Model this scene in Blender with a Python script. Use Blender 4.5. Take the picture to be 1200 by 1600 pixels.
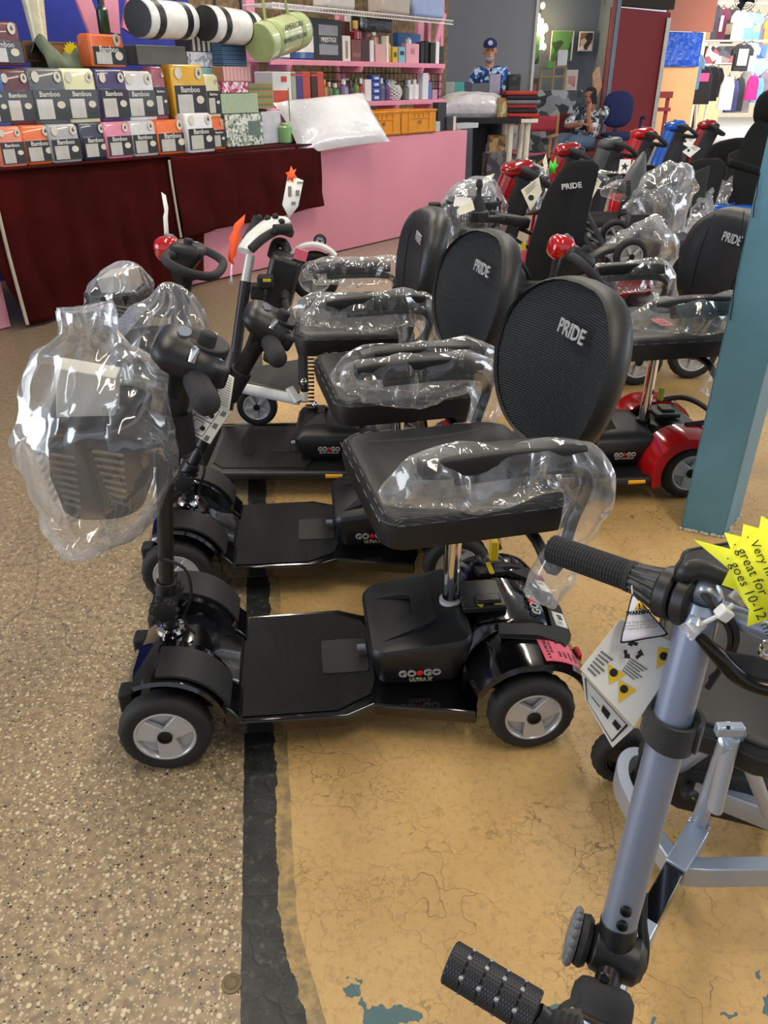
import bpy, math, random
from mathutils import Vector, Matrix, noise
D = bpy.data
for o in list(D.objects): D.objects.remove(o)
COL = bpy.context.scene.collection
SC = bpy.context.scene
PI = math.pi
rad = math.radians
rng = random.Random(7); noise.seed_set(4)

# ---------------------------------------------------------------- camera
H = 1.30; F = 1220.0; PITCH = math.atan(672 / F)
CP, SP = math.cos(PITCH), math.sin(PITCH)
cam = D.cameras.new('camera'); camo = D.objects.new('camera', cam); COL.objects.link(camo)
camo.location = (0, 0, H); camo.rotation_euler = (PI/2 - PITCH, 0, 0)
cam.sensor_fit = 'VERTICAL'; cam.sensor_height = 36.0; cam.sensor_width = 27.0
cam.lens = 36.0 * F / 1600.0; cam.clip_start = 0.02; cam.clip_end = 200
SC.camera = camo
# ---------------------------------------------------------------- world, view
w = D.worlds.new('world'); SC.world = w; w.use_nodes = True
nt = w.node_tree; nt.nodes.clear()
out = nt.nodes.new('ShaderNodeOutputWorld'); bg = nt.nodes.new('ShaderNodeBackground')
tc = nt.nodes.new('ShaderNodeTexCoord'); sx = nt.nodes.new('ShaderNodeSeparateXYZ'); cr = nt.nodes.new('ShaderNodeValToRGB')
nt.links.new(tc.outputs['Generated'], sx.inputs[0]); nt.links.new(sx.outputs['Z'], cr.inputs[0])
cr.color_ramp.elements[0].position = 0.0; cr.color_ramp.elements[0].color = (0.72, 0.80, 0.95, 1)
cr.color_ramp.elements[1].position = 0.55; cr.color_ramp.elements[1].color = (0.20, 0.19, 0.18, 1)
e = cr.color_ramp.elements.new(0.22); e.color = (0.66, 0.70, 0.78, 1)
nt.links.new(cr.outputs[0], bg.inputs[0]); bg.inputs[1].default_value = 0.85
nt.links.new(bg.outputs[0], out.inputs[0])
SC.view_settings.view_transform = 'Standard'; SC.view_settings.look = 'None'
SC.view_settings.exposure = 0.34; SC.view_settings.gamma = 1.0; SC.view_settings.use_curve_mapping = False

def area(name, loc, size, power, color=(1, 1, 1), target=None):
    l = D.lights.new(name, 'AREA'); l.shape = 'RECTANGLE'; l.size, l.size_y = size; l.energy = power; l.color = color
    o = D.objects.new(name, l); COL.objects.link(o); o.location = loc
    d = (Vector(target) if target else Vector((loc[0], loc[1], 0))) - Vector(loc)
    o.rotation_euler = d.to_track_quat('-Z', 'Y').to_euler()
    return o
WARM = (1.0, 0.90, 0.76); COOL = (0.86, 0.93, 1.0)
area('roof_tube_light', (-1.2, 2.2, 3.4), (0.25, 2.6), 42, WARM)
area('roof_tube_light', (1.2, 0.6, 3.4), (0.25, 2.6), 42, WARM)
area('roof_tube_light', (0.9, 4.6, 3.4), (0.25, 2.6), 48, WARM)
area('roof_tube_light', (-1.0, 6.6, 3.3), (0.25, 2.6), 50, WARM)
area('roof_tube_light', (2.6, 8.6, 3.3), (0.25, 2.6), 55, WARM)
area('roof_tube_light', (6.5, 12.0, 3.3), (0.25, 2.6), 70, WARM)
area('open_doorway_daylight', (-6.5, 0.5, 1.8), (4.5, 2.8), 170, COOL, (0, 2, 0.5))
area('open_doorway_daylight', (7.5, 3.0, 2.2), (4.5, 2.6), 150, COOL, (0.5, 4, 0.4))
area('open_doorway_daylight', (9.2, 17.5, 2.6), (2.0, 2.0), 160, (1, .97, .92), (9.6, 20, 1.0))
area('open_doorway_daylight', (14.0, 24.0, 4.5), (8, 4), 1500, (1, 0.98, 0.95), (13, 30, 0))
# ---------------------------------------------------------------- pixel ray helpers (image taken as 1200x1600)
def ray(x, y):
    u, v = x - 600.0, y - 800.0
    return Vector((u, F*CP - v*SP, -(F*SP + v*CP)))
def gz(x, y, z=0.0):
    r = ray(x, y); t = (z - H) / r.z
    return Vector((r.x*t, r.y*t, z))
def gy(x, y, Y):
    r = ray(x, y); t = Y / r.y
    return Vector((r.x*t, Y, H + r.z*t))
def gd(x, y, d):                       # point at depth d along the optical axis
    return Vector((0, 0, H)) + ray(x, y) * (d / F)
def gp(x, y, P, n):                    # on a plane
    r = ray(x, y); C = Vector((0, 0, H)); n = Vector(n)
    return C + r * ((Vector(P) - C).dot(n) / r.dot(n))

# ---------------------------------------------------------------- materials
def lin(c):
    if isinstance(c, str): c = [int(c[i:i+2], 16) / 255 for i in (0, 2, 4)]
    return tuple((x/12.92 if x <= 0.04045 else ((x+0.055)/1.055)**2.4) for x in c) + (1,)
MATS = {}
def mat(name, col='808080', rough=0.5, metal=0.0, coat=0.0, bump=None, var=None, emit=None, sheen=0, spec=0.5, trans=0, alpha=1):
    """bump=(scale,strength,distance)  var=(scale,amount)"""
    if name in MATS: return MATS[name]
    m = D.materials.new(name); m.use_nodes = True; n = m.node_tree.nodes; L = m.node_tree.links
    b = n['Principled BSDF']; c = lin(col)
    b.inputs['Base Color'].default_value = c; b.inputs['Roughness'].default_value = rough
    b.inputs['Metallic'].default_value = metal; b.inputs['Coat Weight'].default_value = coat; b.inputs['Coat Roughness'].default_value = 0.05
    b.inputs['Specular IOR Level'].default_value = spec; b.inputs['Sheen Weight'].default_value = sheen
    b.inputs['Transmission Weight'].default_value = trans; b.inputs['Alpha'].default_value = alpha
    if emit: b.inputs['Emission Color'].default_value = c; b.inputs['Emission Strength'].default_value = emit
    t = n.new('ShaderNodeTexCoord')
    vs, va = var if var else (14.0, 0.10)
    nz = n.new('ShaderNodeTexNoise'); nz.inputs['Scale'].default_value = vs; nz.inputs['Detail'].default_value = 4
    L.new(t.outputs['Object'], nz.inputs['Vector'])
    mr = n.new('ShaderNodeMapRange'); mr.inputs['From Min'].default_value = 0.3; mr.inputs['From Max'].default_value = 0.7
    mr.inputs['To Min'].default_value = 1 - va; mr.inputs['To Max'].default_value = 1 + va
    mx = n.new('ShaderNodeVectorMath'); mx.operation = 'SCALE'; mx.inputs[0].default_value = c[:3]
    L.new(nz.outputs['Fac'], mr.inputs['Value']); L.new(mr.outputs[0], mx.inputs['Scale']); L.new(mx.outputs[0], b.inputs['Base Color'])
    if bump:
        bn = n.new('ShaderNodeTexNoise'); bn.inputs['Scale'].default_value = bump[0]; bn.inputs['Detail'].default_value = 3
        bp = n.new('ShaderNodeBump'); bp.inputs['Strength'].default_value = bump[1]; bp.inputs['Distance'].default_value = bump[2]
        L.new(t.outputs['Object'], bn.inputs['Vector']); L.new(bn.outputs['Fac'], bp.inputs['Height']); L.new(bp.outputs[0], b.inputs['Normal'])
    MATS[name] = m; return m
def ribbed(name, col, rough, scale, axis='X', strength=0.6, dist=0.002, profile='SIN', dot=False):
    m = mat(name, col, rough); n = m.node_tree.nodes; L = m.node_tree.links; b = n['Principled BSDF']
    t = [x for x in n if x.type == 'TEX_COORD'][0]
    wv = n.new('ShaderNodeTexWave'); wv.bands_direction = axis; wv.inputs['Scale'].default_value = scale; wv.wave_profile = profile
    L.new(t.outputs['Object'], wv.inputs[0]); h = wv.outputs['Fac']
    if dot:
        w2 = n.new('ShaderNodeTexWave'); w2.bands_direction = dot; w2.inputs['Scale'].default_value = scale
        L.new(t.outputs['Object'], w2.inputs[0]); mm = n.new('ShaderNodeMath'); mm.operation = 'MULTIPLY'
        L.new(h, mm.inputs[0]); L.new(w2.outputs['Fac'], mm.inputs[1]); h = mm.outputs[0]
    bp = n.new('ShaderNodeBump'); bp.inputs['Strength'].default_value = strength; bp.inputs['Distance'].default_value = dist
    L.new(h, bp.inputs['Height']); L.new(bp.outputs[0], b.inputs['Normal']); return m
def speckle(name, base, chip, rough, scale, thr):
    m = mat(name, base, rough, bump=(scale*1.5, 0.5, 0.001)); n = m.node_tree.nodes; L = m.node_tree.links; b = n['Principled BSDF']
    t = [x for x in n if x.type == 'TEX_COORD'][0]
    v = n.new('ShaderNodeTexVoronoi'); v.inputs['Scale'].default_value = scale; L.new(t.outputs['Object'], v.inputs['Vector'])
    r = n.new('ShaderNodeMath'); r.operation = 'LESS_THAN'; r.inputs[1].default_value = thr; L.new(v.outputs['Distance'], r.inputs[0])
    mx = n.new('ShaderNodeMix'); mx.data_type = 'RGBA'; mx.inputs[6].default_value = lin(base); mx.inputs[7].default_value = lin(chip)
    L.new(r.outputs[0], mx.inputs[0]); L.new(mx.outputs[2], b.inputs['Base Color']); return m
def pattern(name, cols, scale, rough=0.7, kind='voronoi', coord='Object'):
    """random cells in the given colours"""
    m = mat(name, cols[0], rough); n = m.node_tree.nodes; L = m.node_tree.links; b = n['Principled BSDF']
    t = [x for x in n if x.type == 'TEX_COORD'][0]
    if kind == 'voronoi':
        v = n.new('ShaderNodeTexVoronoi'); v.inputs['Scale'].default_value = scale; L.new(t.outputs[coord], v.inputs['Vector'])
        s = n.new('ShaderNodeSeparateColor'); L.new(v.outputs['Color'], s.inputs[0]); src = s.outputs[0]
    elif kind == 'noise':
        v = n.new('ShaderNodeTexNoise'); v.inputs['Scale'].default_value = scale; v.inputs['Detail'].default_value = 5; L.new(t.outputs[coord], v.inputs['Vector'])
        mr = n.new('ShaderNodeMapRange'); mr.inputs['From Min'].default_value = .34; mr.inputs['From Max'].default_value = .66; L.new(v.outputs['Fac'], mr.inputs[0]); src = mr.outputs[0]
    else:
        v = n.new('ShaderNodeTexWave'); v.bands_direction = kind; v.inputs['Scale'].default_value = scale; L.new(t.outputs[coord], v.inputs[0]); src = v.outputs['Fac']
    r = n.new('ShaderNodeValToRGB'); r.color_ramp.interpolation = 'CONSTANT'
    for i, c in enumerate(cols):
        p = i / len(cols)
        el = r.color_ramp.elements[i] if i < 2 else r.color_ramp.elements.new(p)
        el.position = p; el.color = lin(c)
    L.new(src, r.inputs[0]); L.new(r.outputs[0], b.inputs['Base Color']); return m
def plastic(name, milk=0.12, scale=16.0, tint='EEF2F6', strength=0.9):
    """clear creased polythene film"""
    m = D.materials.new(name); m.use_nodes = True; n = m.node_tree.nodes; L = m.node_tree.links; n.clear()
    o = n.new('ShaderNodeOutputMaterial'); mix = n.new('ShaderNodeMixShader'); tr = n.new('ShaderNodeBsdfTransparent')
    b = n.new('ShaderNodeBsdfPrincipled'); b.inputs['Base Color'].default_value = lin(tint); b.inputs['Roughness'].default_value = 0.16
    b.inputs['Specular IOR Level'].default_value = 0.9
    g = n.new('ShaderNodeBsdfGlossy'); g.inputs['Roughness'].default_value = 0.10; g.inputs['Color'].default_value = (1, 1, 1, 1)
    m2 = n.new('ShaderNodeMixShader'); m2.inputs[0].default_value = 0.55
    t = n.new('ShaderNodeTexCoord'); 
    mp = n.new('ShaderNodeMapping'); mp.inputs['Scale'].default_value = (1, 1, .45); mp.inputs['Rotation'].default_value = (.5, .3, 0); L.new(t.outputs['Object'], mp.inputs[0])
    nz = n.new('ShaderNodeTexNoise'); nz.noise_type = 'RIDGED_MULTIFRACTAL'; nz.inputs['Scale'].default_value = scale; nz.inputs['Detail'].default_value = 4; nz.inputs['Distortion'].default_value = 1.6
    L.new(mp.outputs[0], nz.inputs['Vector'])
    vo = n.new('ShaderNodeTexVoronoi'); vo.feature = 'SMOOTH_F1'; vo.inputs['Scale'].default_value = scale*1.3; vo.inputs['Smoothness'].default_value = .15; L.new(mp.outputs[0], vo.inputs['Vector'])
    ad = n.new('ShaderNodeMath'); ad.operation = 'ADD'; L.new(nz.outputs['Fac'], ad.inputs[0]); L.new(vo.outputs['Distance'], ad.inputs[1])
    bp = n.new('ShaderNodeBump'); bp.inputs['Strength'].default_value = strength; bp.inputs['Distance'].default_value = 0.035
    L.new(ad.outputs[0], bp.inputs['Height']); L.new(bp.outputs[0], g.inputs['Normal']); L.new(bp.outputs[0], b.inputs['Normal'])
    lw = n.new('ShaderNodeLayerWeight'); lw.inputs['Blend'].default_value = 0.35; L.new(bp.outputs[0], lw.inputs['Normal'])
    mr = n.new('ShaderNodeMapRange'); mr.inputs['To Min'].default_value = milk; mr.inputs['To Max'].default_value = min(1, milk + 0.62)
    L.new(lw.outputs['Facing'], mr.inputs[0]); L.new(mr.outputs[0], mix.inputs[0])
    L.new(b.outputs[0], m2.inputs[1]); L.new(g.outputs[0], m2.inputs[2])
    L.new(tr.outputs[0], mix.inputs[1]); L.new(m2.outputs[0], mix.inputs[2]); L.new(mix.outputs[0], o.inputs[0])
    MATS[name] = m; return m
K = dict(
 gloss=mat('gloss_black', '0b0b0e', 0.12, coat=0.6), satin=mat('satin_black', '191a1c', 0.42, bump=(400, .15, .0004)),
 matte=mat('matte_black', '17181a', 0.62, bump=(500, .25, .0005)), rubber=mat('rubber_black', '1b1b1b', 0.72),
 grip=mat('grip_foam', '242527', 0.8, bump=(700, .3, .0005)), leather=mat('black_vinyl', '1b1d1e', 0.46, bump=(260, .35, .0008), var=(30, .12)),
 side=mat('vinyl_side', '121213', 0.5, bump=(220, .3, .0008)), chrome=mat('chrome', 'd8d8d8', 0.07, metal=1),
 rim=mat('rim_silver', 'c4c5c6', 0.30, metal=0.35, var=(8, .04)), darksteel=mat('dark_steel', '2a2a2b', 0.35, metal=0.6),
 stitch=mat('white_thread', '8d8c86', 0.8), white=mat('white_plastic', 'd9d9d6', 0.3), paper=mat('white_paper', 'dcdad4', 0.8),
 yellow=mat('yellow_reflector', 'f0a912', 0.35), pinkst=mat('pink_sticker', 'e0647a', 0.6), ink=mat('black_ink', '121212', 0.7),
 red=mat('red_gloss', 'b01217', 0.14, coat=0.7), silverpaint=mat('silver_lettering', 'b9bab8', 0.4, metal=0.3),
 redink=mat('red_lettering', 'c8181c', 0.5), lime=mat('lime_label', 'c9c21a', 0.5), blue=mat('blue_gloss', '1458b8', 0.16, coat=.6),
 clear=plastic('clear_film', 0.13, 8, strength=.7), sleeve=plastic('sleeve_film', 0.09, 11, strength=.75), milky=plastic('milky_film', 0.26, 8, strength=.7), fine=plastic('crinkled_film', 0.10, 30),
 mat_rib=ribbed('ribbed_rubber_mat', '191b1c', 0.55, 95, 'X', 0.8, 0.0015),
 mesh=ribbed('woven_mesh_black', '151c1e', 0.55, 60, 'Y', 0.9, 0.003, 'SIN', 'Z'),
 dotmat=ribbed('dimpled_rubber', '17181a', 0.5, 40, 'X', 0.9, 0.002, 'SIN', 'Y'),
 tread=speckle('grit_tread', '1b1b1c', '3c3d40', 0.55, 330, 0.22),
 carbon=ribbed('carbon_vinyl', '1e2123', 0.42, 90, 'Y', 0.5, 0.0012),
)
# ---------------------------------------------------------------- mesh builder
def frame(p0, d, up=(0, 0, 1)):
    z = Vector(d).normalized(); up = Vector(up)
    if abs(z.dot(up)) > 0.98: up = Vector((1, 0, 0))
    x = up.cross(z).normalized(); y = z.cross(x)
    return Matrix((x, y, z)).transposed().to_4x4(), Vector(p0)
def spline(pts, n=6, closed=False):
    P = [Vector(p) for p in pts]; m = len(P); o = []
    rngi = range(m if closed else m - 1)
    for i in rngi:
        if closed: a, b, c, d = P[(i-1) % m], P[i], P[(i+1) % m], P[(i+2) % m]
        else: a, b, c, d = P[max(i-1, 0)], P[i], P[i+1], P[min(i+2, m-1)]
        for k in range(n):
            t = k / n
            o.append(0.5*((2*b) + (-a+c)*t + (2*a-5*b+4*c-d)*t*t + (-a+3*b-3*c+d)*t**3))
    if not closed: o.append(P[-1])
    return o
class MB:
    def __init__(s): s.v = []; s.f = []; s.mi = []; s.cur = 0; s.T = Matrix.Identity(4); s.mats = []
    def use(s, m):
        if m not in s.mats: s.mats.append(m)
        s.cur = s.mats.index(m); return s
    def add(s, vs, fs):
        b = len(s.v)
        s.v += [s.T @ Vector(v) for v in vs]
        for f in fs: s.f.append(tuple(b + i for i in f)); s.mi.append(s.cur)
        return s
    def box(s, c, sz, R=None, top=1.0):
        c = Vector(c); x, y, z = [a/2 for a in sz]; vs = []
        for k, q in ((-1, 1.0), (1, top)):
            for i, j in ((-1, -1), (1, -1), (1, 1), (-1, 1)):
                p = Vector((i*x*q, j*y*q, k*z)); vs.append(c + (R @ p if R else p))
        return s.add(vs, [(0,3,2,1), (4,5,6,7), (0,1,5,4), (1,2,6,5), (2,3,7,6), (3,0,4,7)])
    def loft(s, rings, cap=True, closed=False):
        n = len(rings[0]); vs = [p for r in rings for p in r]; fs = []
        m = len(rings)
        for i in range(m if closed else m-1):
            j = (i+1) % m
            for k in range(n): fs.append((i*n+k, i*n+(k+1) % n, j*n+(k+1) % n, j*n+k))
        if cap and not closed:
            fs.append(tuple(range(n-1, -1, -1))); fs.append(tuple((m-1)*n + k for k in range(n)))
        return s.add(vs, fs)
    def tube(s, pts, r, n=12, closed=False, smooth=0, cap=True, flat=1.0, up=(0, 0, 1)):
        P = [Vector(p) for p in pts]
        R = r if isinstance(r, (list, tuple)) else [r]*len(P)
        if smooth:
            m0 = len(P); P = spline(P, smooth, closed)
            if isinstance(r, (list, tuple)):
                RR = []
                for i in range(len(P)):
                    t = i/smooth; k = min(int(t), m0-1); q = t-k; RR.append(R[k]*(1-q) + R[(k+1) % m0 if closed else min(k+1, m0-1)]*q)
                R = RR
            else: R = [r]*len(P)
        rings = []; m = len(P); prev = None
        for i in range(m):
            if closed: d = P[(i+1) % m] - P[i-1]
            else: d = P[min(i+1, m-1)] - P[max(i-1, 0)]
            if d.length < 1e-9: d = Vector((0, 0, 1))
            d.normalize()
            if prev is None:
                u = Vector(up)
                if abs(d.dot(u)) > 0.95: u = Vector((1, 0, 0)) if abs(d.x) < .9 else Vector((0, 1, 0))
                x = u.cross(d).normalized()
            else:
                x = (prev - d*prev.dot(d)); x = x.normalized() if x.length > 1e-6 else Vector(up).cross(d).normalized()
            prev = x; y = d.cross(x)
            rings.append([P[i] + (x*math.cos(2*PI*k/n) + y*math.sin(2*PI*k/n)*flat)*R[i] for k in range(n)])
        return s.loft(rings, cap, closed)
    def cyl(s, a, b, r, r2=None, n=20):
        return s.tube([a, b], [r, r if r2 is None else r2], n)
    def lathe(s, prof, c=(0, 0, 0), axis=(0, 0, 1), n=28, cap=True):
        R, o = frame(c, axis)
        rings = [[o + R.to_3x3() @ Vector((r*math.cos(2*PI*k/n), r*math.sin(2*PI*k/n), z)) for k in range(n)] for r, z in prof]
        return s.loft(rings, cap)
    def ell(s, c, rr, n=16, m=10, R=None, p=1.0):
        c = Vector(c); rings = []
        for i in range(m+1):
            a = -PI/2 + PI*(i+0.02 if i == 0 else (i-0.02 if i == m else i))/m
            ca, sa = math.cos(a), math.sin(a)
            ca = abs(ca)**p; sa = math.copysign(abs(sa)**p, sa)
            ring = []
            for k in range(n):
                t = 2*PI*k/n; x, y = math.cos(t), math.sin(t)
                if p != 1: x = math.copysign(abs(x)**p, x); y = math.copysign(abs(y)**p, y)
                q = Vector((x*ca*rr[0], y*ca*rr[1], sa*rr[2])); ring.append(c + (R @ q if R else q))
            rings.append(ring)
        return s.loft(rings, True)
    def prism(s, poly, z0, z1, M=None, inset=0.0):
        """poly: 2D outline extruded z0..z1 (in frame M)"""
        n = len(poly); M = M or Matrix.Identity(4)
        c = Vector((sum(p[0] for p in poly)/n, sum(p[1] for p in poly)/n))
        vs = [M @ Vector((p[0], p[1], z0)) for p in poly]
        vs += [M @ Vector((c.x + (p[0]-c.x)*(1-inset), c.y + (p[1]-c.y)*(1-inset), z1)) for p in poly]
        fs = [tuple(range(n-1, -1, -1)), tuple(range(n, 2*n))] + [(k, (k+1) % n, n+(k+1) % n, n+k) for k in range(n)]
        return s.add(vs, fs)
    def grid(s, fn, nu, nv, thick=0.0):
        """surface fn(u,v) 0..1"""
        vs = [Vector(fn(i/nu, j/nv)) for j in range(nv+1) for i in range(nu+1)]
        fs = [(j*(nu+1)+i, j*(nu+1)+i+1, (j+1)*(nu+1)+i+1, (j+1)*(nu+1)+i) for j in range(nv) for i in range(nu)]
        return s.add(vs, fs)
    def build(s, name, m, parent=None, bevel=0, smooth=35, sub=0, solid=0, label=None, seg=2, remesh=0):
        me = D.meshes.new(name); me.from_pydata([tuple(v) for v in s.v], [], s.f); me.validate()
        mats = s.mats if s.mats else [m]
        for x in mats: me.materials.append(x if not isinstance(x, str) else K[x])
        if s.mats and len(me.polygons) == len(s.mi): me.polygons.foreach_set('material_index', s.mi)
        me.update()
        if smooth:
            me.polygons.foreach_set('use_smooth', [True]*len(me.polygons))
            if smooth < 180: me.set_sharp_from_angle(angle=rad(smooth))
        o = D.objects.new(name, me); COL.objects.link(o)
        if parent: o.parent = parent
        if label: o['label'] = label
        if remesh:
            q = o.modifiers.new('r', 'REMESH'); q.mode = 'VOXEL'; q.voxel_size = remesh; q.use_smooth_shade = True
            q = o.modifiers.new('s', 'SMOOTH'); q.iterations = 4; q.factor = 0.5
        if solid: q = o.modifiers.new('t', 'SOLIDIFY'); q.thickness = solid; q.offset = 0
        if sub: q = o.modifiers.new('sub', 'SUBSURF'); q.levels = sub; q.render_levels = sub
        if bevel:
            q = o.modifiers.new('b', 'BEVEL'); q.width = bevel; q.segments = seg; q.limit_method = 'ANGLE'; q.angle_limit = rad(38)
            q.harden_normals = False
        return o
def tag(o, label=None, cat=None, group=None, kind=None):
    if label: o['label'] = label
    if cat: o['category'] = cat
    if group: o['group'] = group
    if kind: o['kind'] = kind
    return o
def thing(name, label, cat, loc=(0, 0, 0), rz=0.0, group=None, kind=None):
    o = D.objects.new(name, None); COL.objects.link(o); o.empty_display_size = 0.1
    o.location = loc; o.rotation_euler = (0, 0, rad(rz)); return tag(o, label, cat, group, kind)
def dup(o, parent=None):
    c = o.copy(); COL.objects.link(c); c.parent = parent
    for ch in list(o.children): dup(ch, c)
    return c
def text(name, s, size, M, m, parent=None, depth=0.0006, bold=0.0, align='CENTER', shear=0):
    cu = D.curves.new(name, 'FONT'); cu.body = s; cu.size = size; cu.extrude = depth; cu.offset = bold
    cu.align_x = align; cu.align_y = 'CENTER'; cu.shear = shear; cu.resolution_u = 2
    t = D.objects.new(name+'_tmp', cu); COL.objects.link(t)
    bpy.context.view_layer.update()
    me = D.meshes.new_from_object(t); D.objects.remove(t); me.transform(M); me.materials.clear()
    me.materials.append(K[m] if isinstance(m, str) else m); me.name = name
    o = D.objects.new(name, me); COL.objects.link(o)
    if parent: o.parent = parent
    return o
def basis(o, x, y):
    """matrix with the given origin and x, y directions (text runs along x, up is y)"""
    x = Vector(x).normalized(); y = Vector(y); y = (y - x*y.dot(x)).normalized(); z = x.cross(y)
    M = Matrix((x, y, z)).transposed().to_4x4(); M.translation = Vector(o); return M
def nv(p, s, seed=0.0):
    return noise.noise_vector(Vector(p)*s + Vector((seed, seed*1.7, -seed)))
def struct(name, mb, m, **k):
    o = mb.build(name, m, **k); o['kind'] = 'structure'; return o
def rrect(a, b, r, n=4):
    """rounded rectangle outline, half sizes a b"""
    o = []
    for cx, cy, t0 in ((a-r, b-r, 0), (-a+r, b-r, PI/2), (-a+r, -b+r, PI), (a-r, -b+r, 1.5*PI)):
        for k in range(n+1):
            t = t0 + PI/2*k/n; o.append((cx + r*math.cos(t), cy + r*math.sin(t)))
    return o
# ================================================================ FLOOR
def floor_material():
    m = D.materials.new('shop_floor'); m.use_nodes = True; n = m.node_tree.nodes; L = m.node_tree.links; b = n['Principled BSDF']
    g = n.new('ShaderNodeNewGeometry'); pos = g.outputs['Position']
    def math_(op, a, b_=None, c_=None, clamp=False):
        q = n.new('ShaderNodeMath'); q.operation = op; q.use_clamp = clamp
        for i, x in enumerate((a, b_, c_)):
            if x is None: continue
            if isinstance(x, (int, float)): q.inputs[i].default_value = x
            else: L.new(x, q.inputs[i])
        return q.outputs[0]
    def nz(scale, detail=4, rough=.5, dist=0):
        q = n.new('ShaderNodeTexNoise'); q.inputs['Scale'].default_value = scale; q.inputs['Detail'].default_value = detail
        q.inputs['Roughness'].default_value = rough; q.inputs['Distortion'].default_value = dist; L.new(pos, q.inputs['Vector']); return q.outputs['Fac']
    def vor(scale, feat='F1', out='Distance', warp=None):
        q = n.new('ShaderNodeTexVoronoi'); q.inputs['Scale'].default_value = scale; q.feature = feat
        if warp:
            a = n.new('ShaderNodeTexNoise'); a.inputs['Scale'].default_value = warp[0]; L.new(pos, a.inputs['Vector'])
            s = n.new('ShaderNodeVectorMath'); s.operation = 'MULTIPLY_ADD'; L.new(a.outputs['Color'], s.inputs[0]); s.inputs[1].default_value = (warp[1],)*3; L.new(pos, s.inputs[2])
            L.new(s.outputs[0], q.inputs['Vector'])
        else: L.new(pos, q.inputs['Vector'])
        return q.outputs[out]
    def step(x, lo, hi):
        q = n.new('ShaderNodeMapRange'); q.inputs['From Min'].default_value = lo; q.inputs['From Max'].default_value = hi; L.new(x, q.inputs[0]); return q.outputs[0]
    def mix(f, a, c):
        q = n.new('ShaderNodeMix'); q.data_type = 'RGBA'
        if isinstance(f, (int, float)): q.inputs[0].default_value = f
        else: L.new(f, q.inputs[0])
        for i, x in ((6, a), (7, c)):
            if isinstance(x, str): q.inputs[i].default_value = lin(x)
            else: L.new(x, q.inputs[i])
        return q.outputs[2]
    sp = n.new('ShaderNodeSeparateXYZ'); L.new(pos, sp.inputs[0]); X, Y = sp.outputs[0], sp.outputs[1]
    # signed distance right of the strip's left edge: line through (-.228,.698) to (-.506,2.607)
    dx, dy = (-0.278, 1.909); ln = math.hypot(dx, dy); dx /= ln; dy /= ln
    d = math_('ADD', math_('MULTIPLY', X, dy), math_('MULTIPLY', Y, -dx)); d = math_('SUBTRACT', d, -0.228*dy - 0.698*dx)
    # --- terrazzo
    tz = mix(step(nz(1.3, 5), .35, .65), '9c8564', 'ab9574'); tz = mix(step(nz(55, 3), .40, .66), tz, '7d6e59')
    cid = vor(100, out='Color', warp=(60, .01)); s1 = n.new('ShaderNodeSeparateColor'); L.new(cid, s1.inputs[0])
    dist = vor(100, warp=(60, .01))
    chip = math_('MULTIPLY', math_('LESS_THAN', math_('ADD', dist, math_('MULTIPLY', nz(140, 2), .22)), .46), math_('GREATER_THAN', s1.outputs[0], .60)); tz = mix(chip, tz, 'cdbf9c')
    chipd = math_('MULTIPLY', math_('LESS_THAN', dist, .28), math_('LESS_THAN', s1.outputs[1], .11)); tz = mix(chipd, tz, '33291e')
    c2 = vor(58, out='Color'); s2 = n.new('ShaderNodeSeparateColor'); L.new(c2, s2.inputs[0])
    chip2 = math_('MULTIPLY', math_('LESS_THAN', vor(58), .26), math_('GREATER_THAN', s2.outputs[0], .78)); tz = mix(chip2, tz, 'd3c6a2')
    chip3 = math_('MULTIPLY', math_('LESS_THAN', vor(58), .2), math_('LESS_THAN', s2.outputs[0], .08)); tz = mix(chip3, tz, '2b241c')
    c5 = vor(185, out='Color'); s5 = n.new('ShaderNodeSeparateColor'); L.new(c5, s5.inputs[0]); tz = mix(math_('MULTIPLY', math_('LESS_THAN', vor(185), .40), math_('GREATER_THAN', s5.outputs[0], .62)), tz, 'bba988'); tz = mix(math_('MULTIPLY', math_('LESS_THAN', vor(185), .36), math_('LESS_THAN', s5.outputs[1], .10)), tz, '4a3c2c')
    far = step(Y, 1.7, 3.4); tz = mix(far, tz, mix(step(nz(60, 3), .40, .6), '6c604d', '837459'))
    crk = math_('LESS_THAN', vor(0.75, 'DISTANCE_TO_EDGE', warp=(2.2, .35)), .0028); tz = mix(math_('MULTIPLY', crk, .4), tz, '4c473c')
    # --- tan paint
    tn = mix(step(nz(2.4, 6, .6), .32, .68), 'c39c61', 'd2ad72'); tn = mix(math_('MULTIPLY', step(nz(60, 6, .75), .50, .66), .45), tn, '8b7850')
    tn = mix(math_('MULTIPLY', step(nz(9, 6, .7), .58, .72), .45), tn, '94805a')
    ck = vor(9, 'DISTANCE_TO_EDGE', warp=(16, .11)); ckm = math_('MULTIPLY', math_('LESS_THAN', ck, .007), step(nz(3.1, 3), .44, .56)); tn = mix(math_('MULTIPLY', ckm, .75), tn, '6a5433')
    ck2 = vor(30, 'DISTANCE_TO_EDGE', warp=(40, .05)); ckm2 = math_('MULTIPLY', math_('LESS_THAN', ck2, .03), step(nz(4.1, 3), .5, .62)); tn = mix(math_('MULTIPLY', ckm2, .6), tn, '77603a')
    chipb = math_('GREATER_THAN', nz(7.3, 5, .62), .705); tn = mix(math_('MULTIPLY', chipb, .85), tn, '4d6165')
    bw = math_('MULTIPLY', step(Y, .745, .70), step(X, -.15, -.05)); chipt = math_('GREATER_THAN', math_('ADD', nz(9, 4), math_('MULTIPLY', bw, .16)), .68)
    tn = mix(math_('MULTIPLY', chipt, step(Y, .80, .77)), tn, '4e6c6e')
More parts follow.
